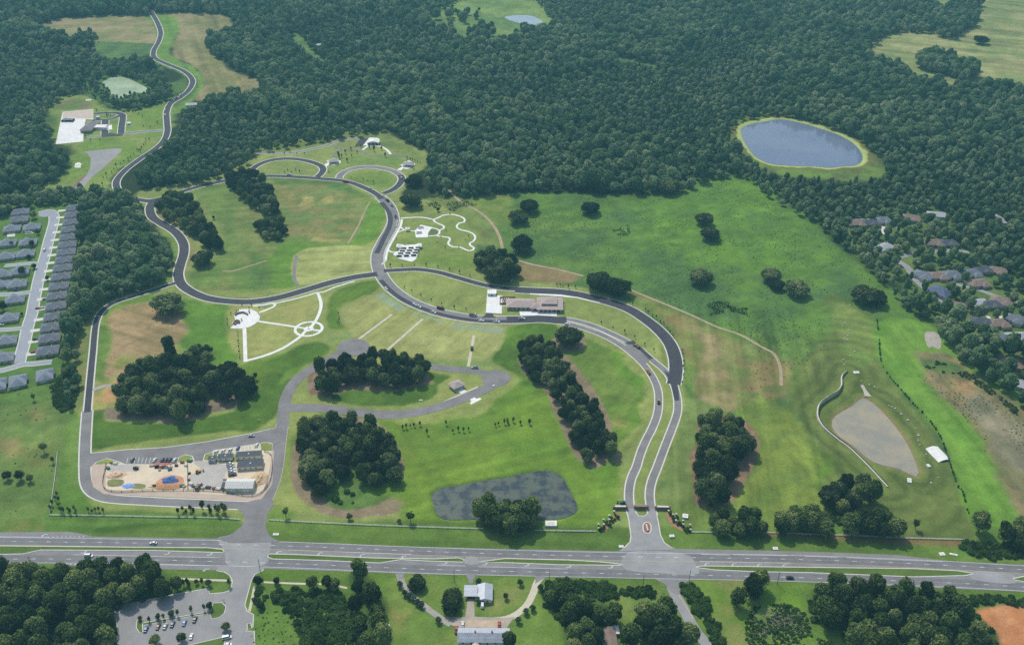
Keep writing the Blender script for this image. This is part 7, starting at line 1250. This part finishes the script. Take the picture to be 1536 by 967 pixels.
def jit(poly, sp, seed, holes=(), inset=0.):
    A = np.array(poly); x0, y0 = A.min(0); x1, y1 = A.max(0); r = np.random.default_rng(seed); gx = np.arange(x0, x1, sp); gy = np.arange(y0, y1, sp * .88); XX, YY = np.meshgrid(gx, gy); XX[1::2] += sp / 2
    q = np.c_[XX.ravel(), YY.ravel()] + r.uniform(-.36, .36, (XX.size, 2)) * sp; d = sdist(q[:, 0], q[:, 1], poly); q = q[d < -inset + fbm(q[:, 0] + 9000, q[:, 1] + 9000, 25, 2) * 6 - 3]
    for h in holes: d = sdist(q[:, 0], q[:, 1], h); q = q[d > 0]
    return q
zc = 8
NF = [(-200,-130),(1740,-130),(1740,760),(1640,700),(1545,612),(1525,590),(1500,572),(1465,548),(1440,532),(1415,500),(1395,478),(1372,468),(1345,445),(1305,402),(1260,362),(1212,322),(1180,305),(1150,288),(1118,262),(1062,262),(1040,275),(1012,284),(985,284),(950,282),(880,280),(760,282),(712,290),(685,285),(665,288),(640,280),(634,255),(640,228),(605,206),(578,190),(530,200),(480,205),(435,215),(385,224),(372,240),(350,254),(330,262),(262,272),(215,276),(203,262),(215,246),(236,228),(254,208),(266,188),(272,165),(290,158),(320,147),(352,138),(372,140),(398,124),(370,108),(340,92),(314,74),(308,58),(350,36),(334,18),(240,15),(226,20),(215,17),(130,20),(90,22),(56,36),(80,48),(106,55),(118,45),(140,44),(148,58),(136,66),(150,82),(175,92),(213,96),(240,108),(252,124),(250,142),(222,152),(192,156),(162,148),(148,138),(130,128),(112,134),(92,144),(72,156),(66,176),(78,200),(56,215),(70,222),(98,226),(100,246),(70,272),(30,285),(-200,340)]
north = smooth(W(NF, zc), True, 20)
holes = [W(p, zc) for p in (REG[0][0], REG[1][0], REG[2][0], REG[3][0], REG[4][0])]
holes += [offset(WATER[3], 9 if False else -9, True)]
A3 = np.array(WATER[3]); c3m = A3.mean(0); holes[-1] = [tuple(c3m + (np.array(p) - c3m) * 1.12 + (0, 2)) for p in WATER[3]]
fp_ = jit(north, 9.6, 41, holes, 3)
ew = W([(1265,335),(1400,308),(1470,330),(1560,380),(1560,560),(1460,525),(1395,470),(1350,430),(1290,370)], zc)      # thinner between the eastern houses
inE = sdist(fp_[:, 0], fp_[:, 1], ew) < 0; keep = ~inE | (RNG.random(len(fp_)) < .72); fp_ = clear_of(fp_[keep])
extra = []
extra.append(jit(smooth(W([(120,303),(180,292),(210,310),(225,345),(257,375),(253,402),(228,428),(175,438),(138,466),(125,488),(116,510),(120,545),(108,600),(92,618),(90,560),(88,500),(97,470),(108,430),(114,380),(118,330)], zc), True, 8), 9, 42, (), 2))
extra.append(jit(smooth(W(c5([(-60,260),(60,235),(180,170),(300,175),(330,165),(470,170),(520,165),(620,180),(600,215),(440,215),(300,240),(150,250),(0,300),(-60,320)]), 7), True, 8), 9, 43, (), 1))
extra.append(jit(smooth(W(c4([(1130,0),(1160,-20),(1280,0),(1280,25),(1200,45),(1150,40)]), 8), True, 8), 9, 44)); extra.append(jit(smooth(W(c4([(920,340),(950,300),(1100,330),(1250,360),(1275,400),(1220,440),(1080,410),(960,380)]), 8), True, 8), 9, 45))
extra.append(jit(smooth(W(c4([(1040,130),(1100,60),(1250,70),(1250,120),(1180,160),(1150,200),(1070,205)]), 8), True, 8), 9, 46))
extra.append(jit(smooth(W(c2([(1010,70),(1030,20),(1100,-10),(1160,20),(1220,60),(1290,50),(1300,90),(1180,110),(1100,100)]), 8), True, 8), 14, 47)[::2]); extra.append(jit(smooth(W(c2([(1230,180),(1300,150),(1370,140),(1360,205),(1270,205)]), 8), True, 8), 12, 48)); extra.append(jit(smooth(W(c2([(1060,150),(1140,145),(1150,200),(1080,205)]), 8), True, 8), 12, 49))
extra.append(jit(smooth(W(c1([(500,480),(560,470),(590,500),(640,540),(700,590),(760,570),(800,560),(840,520),(900,480),(970,500),(960,560),(880,580),(760,620),(680,610),(560,560),(505,520)]), 6), True, 8), 9, 50, [WATER[3]])); extra.append(jit(smooth(W(c1([(740,330),(840,350),(950,420),(975,500),(900,490),(820,440),(740,410),(620,410),(600,350)]), 8), True, 8), 9, 51))
ex = clear_of(np.concatenate(extra)); allp = np.concatenate([fp_, ex])
FS = (.86, 1.14, .28, .88); FM = [crown_mesh(f'forest_crown_{k}', M_forest, 6.6, 15, 2, 9, 140, 1.4, 900 + k, 1.05, .3 if k < 4 else .8, FS) for k in range(7)] + [crown_mesh('forest_crown_pine', M_forest, 4.0, 18, 3, 7, 90, 1.2, 950 + k, 1.6, .9, FS) for k in range(2)]
n = len(allp); pc = np.array(WATER[3]).mean(0); dn = allp - pc; nearpond = (np.hypot(dn[:, 0], dn[:, 1]) < 95) & (dn[:, 1] < 0) & (np.abs(dn[:, 0]) < 60); big = fbm(allp[:, 0] + 400, allp[:, 1] + 400, 120, 3); pine = fbm(allp[:, 0] + 7000, allp[:, 1] + 100, 260, 2)
pn = pine > .53; sc_ = np.where(pn, RNG.uniform(.62, .92, n), (.62 + RNG.beta(1.6, 2.4, n) * 1.05) * (.9 + .5 * (big - .3))); zs_ = RNG.uniform(.7, 1.25, n)
sc_ = np.where(nearpond, sc_ * .55, sc_); sc_ = np.where(sdist(allp[:, 0], allp[:, 1], ew) < 0, sc_ * 1.05, sc_); ix = np.where(pn, np.where(RNG.random(n) < .65, RNG.integers(4, 9, n), RNG.integers(0, 4, n)), RNG.integers(0, 6, n))
scatter('forest', 'dense unbroken green forest beyond and beside the park', 'forest', np.c_[allp, sc_, zs_, ix], FM)
# understory to close the gaps between pines
UB = [crown_mesh(f'bush_crown_{k}', M_bush, 2.9, 2.1, -.3, 8, 60, .8, 700 + k, .9, .1) for k in range(3)]
und = []
for poly, sp, sd in [(d6([(100,640),(240,620),(330,660),(480,640),(550,700),(560,800),(600,960),(250,1000),(260,900),(200,760),(110,700)]), 3.2, 1), (d6([(20,640),(60,640),(60,760),(10,780)]), 3.5, 2), (d5([(180,510),(300,520),(440,560),(400,640),(250,620),(210,560)]), 3.0, 3), (d7([(200,640),(300,580),(420,600),(650,620),(645,675),(500,690),(380,640),(240,680)]), 2.6, 4),
                     (d7([(1015,615),(1060,610),(1110,650),(1150,700),(1170,780),(1240,870),(1270,1000),(1215,1000),(1150,860),(1080,740)]), 2.6, 5), (d8([(1190,680),(1280,670),(1400,680),(1560,700),(1560,735),(1400,715),(1200,705)]), 2.6, 6), (d8([(1150,400),(1200,365),(1300,370),(1400,380),(1560,400),(1560,440),(1250,445)]), 2.6, 7),
                     (c5([(500,800),(560,770),(700,730),(660,760),(560,800),(510,830)]), 3, 8), (c5([(640,720),(760,640),(900,600),(950,640),(900,680),(760,730)]), 3.4, 9), (d1([(340,340),(420,270),(430,420),(410,520),(350,520)]), 2.8, 10), (c7([(1120,860),(1200,810),(1330,830),(1440,870),(1480,930),(1420,900),(1300,870),(1150,900)]), 4.0, 11), (c8([(-20,880),(60,860),(40,960),(-20,960)]), 4.5, 12),
                     (d8([(-20,740),(200,720),(280,780),(300,900),(480,960),(470,1000),(-20,1000)]), 4.0, 13), (c6([(1000,440),(1240,440),(1280,500),(1200,520),(1020,500)]), 4.5, 17), (d4([(950,215),(1080,240),(1180,280),(1260,330),(1400,430),(1560,560),(1560,590),(1380,460),(1240,350),(1150,310),(1000,300)]), 4.2, 18), (d7([(660,640),(880,645),(880,662),(660,665)]), 2.2, 19), (c7([(640,390),(700,370),(680,440),(600,400)]), 5, 20), (d8([(560,230),(470,200),(430,220),(400,200),(330,150),(345,200),(420,260)]), 2.4, 21), (d6([(140,60),(440,100),(520,190),(600,180),(560,60)]), 9, 22), (d5([(-60,520),(60,500),(160,520),(640,510),(900,540),(990,600),(980,670),(900,690),(700,710),(660,780),(680,1010),(-60,1010)]), 4.5, 23), (d8([(330,650),(560,610),(930,650),(1150,670),(1250,770),(1390,910),(1390,1010),(570,1000),(490,870),(330,820)]), 4.5, 24), (d7([(215,670),(330,650),(470,720),(640,770),(630,870),(530,1000),(370,1000),(340,850)]), 4.5, 25)]:
    lo = sd in (11, 12, 13, 14, 15, 16, 17, 18, 20); P = smooth(W(poly, 1), True, 6); q = jit(P, sp * (.42 if lo else 1), 100 + sd); kk = (.3, .42)[sd in (13, 18)] if lo else 1
    if lo: q = q[fbm(q[:, 0] + 500, q[:, 1] + 500, 12, 3) >(.47 if sd != 13 else .4)]
    if len(q): und.append(np.c_[q, RNG.uniform(.45, 1.25, len(q)) * kk, RNG.uniform(.6, 1.3, len(q))])
scatter('undergrowth', 'tangled bright green scrub and vines on uncut plots', 'undergrowth', np.concatenate(und), UB)
# coarse weeds over the meadow
WB = [crown_mesh(f'weed_crown_{k}', M_weed, 1.0, .75, 0, 4, 22, .6, 800 + k, .7, .1) for k in range(3)]
wd = []
for poly, sp, th in [([(770,292),(880,286),(1010,288),(1060,268),(1115,268),(1180,312),(1300,412),(1345,455),(1300,470),(1230,440),(1180,520),(1050,480),(960,440),(800,385),(760,345)], 5.0, .50), (d4([(950,330),(1080,300),(1300,420),(1540,600),(1540,900),(1420,900),(1200,560)]), 3.6, .5), (d4([(0,0),(400,0),(480,200),(300,300),(180,400),(0,460)]), 5.5, .5), (d5([(10,-480),(300,-480),(270,200),(-20,240)]), 8, .66),  (d6([(20,780),(300,800),(420,1000),(0,1000)]), 4, .45), (c1([(140,250),(840,260),(800,300),(640,340),(560,330)]), 7, .4), (c1([(860,380),(1060,420),(1080,500),(960,590),(960,460)]), 7, .45)]:
    P = smooth(W(poly), True, 8); q = jit(P, sp, int(sp * 10)); k = fbm(q[:, 0] + 1000, q[:, 1] + 3000, 22, 4) + RNG.uniform(-.06, .06, len(q)) > th; q = q[k]
    q = clear_of(q, 1) if len(q) else q
    if len(q): wd.append(np.c_[q, RNG.uniform(.35, .95, len(q)), RNG.uniform(.25, .6, len(q))])
scatter('tall_weeds', 'coarse weed tufts scattered over the meadow and rough ground', 'weeds', np.concatenate(wd), WB)
# brushwood pile at the lower right: grey dead branches
mb = MB(); rb = random.Random(9)
for (ox, oy, n_) in [(*G(*d8([(100,800)])[0]), 260), (*G(*d8([(180,880)])[0]), 60), (*G(*d8([(40,920)])[0]), 60), (*G(*d8([(230,840)])[0]), 20)]:
    for k in range(n_):
        x, y = ox + rb.gauss(0, 8), oy + rb.gauss(0, 5.5); a = rb.gauss(-.5, .7); L_ = rb.uniform(1, 4.5); z = rb.uniform(.05, .9); w = rb.uniform(.05, .15); dx, dy = math.cos(a), math.sin(a); z2 = z + rb.uniform(-.6, .9)
        mb.face([(x - dy * w, y + dx * w, z), (x + dy * w, y - dx * w, z), (x + dx * L_ + dy * w * .5, y + dy * L_ - dx * w * .5, z2), (x + dx * L_ - dy * w * .5, y + dy * L_ + dx * w * .5, z2)], M_brush if 'M_brush' in globals() else mat('dead_wood', srgb(148,138,124), .95, .2, .5))
o = mb.build('brushwood'); tag(o, 'heap of grey dead branches in the lower right plot', 'brushwood', None, 'stuff')
# ------------------------------------------------------------------ air, sky and sun
hz = bpy.data.materials.new('haze'); hz.use_nodes = True; nt = hz.node_tree; nt.nodes.clear(); om = nt.nodes.new('ShaderNodeOutputMaterial'); pv = nt.nodes.new('ShaderNodeVolumePrincipled')
pv.inputs['Color'].default_value = (.32, .84, 1.0, 1); pv.inputs['Density'].default_value = .000115; pv.inputs['Anisotropy'].default_value = .1; nt.links.new(pv.outputs[0], om.inputs['Volume'])
mb = MB(); Z0, Z1, E = -6, 505, 12600
mb.box(0, 2800, Z0, 2 * E, 2 * 11500, Z1 - Z0, M_conc); o = mb.build('haze'); o.data.materials.clear(); o.data.materials.append(hz); tag(o, 'thin blue summer haze filling the air over the park', 'haze', None, 'stuff')
w = bpy.data.worlds.new('World'); scene.world = w; w.use_nodes = True; nt = w.node_tree; bg = nt.nodes['Background']; sk = nt.nodes.new('ShaderNodeTexSky'); sk.sky_type = 'NISHITA'; sk.sun_disc = False
SE = math.radians(55); SAZ = math.atan2(-.45, .9); sk.sun_elevation = SE; sk.sun_rotation = SAZ; sk.air_density = 1.3; sk.dust_density = 2.0; nt.links.new(sk.outputs[0], bg.inputs[0]); bg.inputs[1].default_value = .13
sl = bpy.data.lights.new('sun', 'SUN'); so = bpy.data.objects.new('sun', sl); COL.objects.link(so); sl.energy = 3.0; sl.angle = math.radians(1.2); sl.color = (1, .96, .9)
d = Vector((math.sin(SAZ) * math.cos(SE), math.cos(SAZ) * math.cos(SE), math.sin(SE))); so.rotation_euler = (-d).to_track_quat('-Z', 'Y').to_euler(); so.location = (0, 0, 600)
vs = scene.view_settings; vs.view_transform = 'Standard'; vs.look = 'None'; vs.gamma = 1; vs.use_curve_mapping = False; vs.exposure = -0.12
cy = scene.cycles; cy.max_bounces = 5; cy.diffuse_bounces = 4; cy.glossy_bounces = 2; cy.transmission_bounces = 2; cy.volume_bounces = 0; cy.use_denoising = False; cy.use_adaptive_sampling = True; cy.adaptive_threshold = .02; cy.caustics_reflective = False; cy.caustics_refractive = False
from collections import Counter
print('TREES', Counter(TN), 'forest', n, 'under', sum(map(len, und)), 'weeds', sum(map(len, wd)), 'ground', nx, ny)
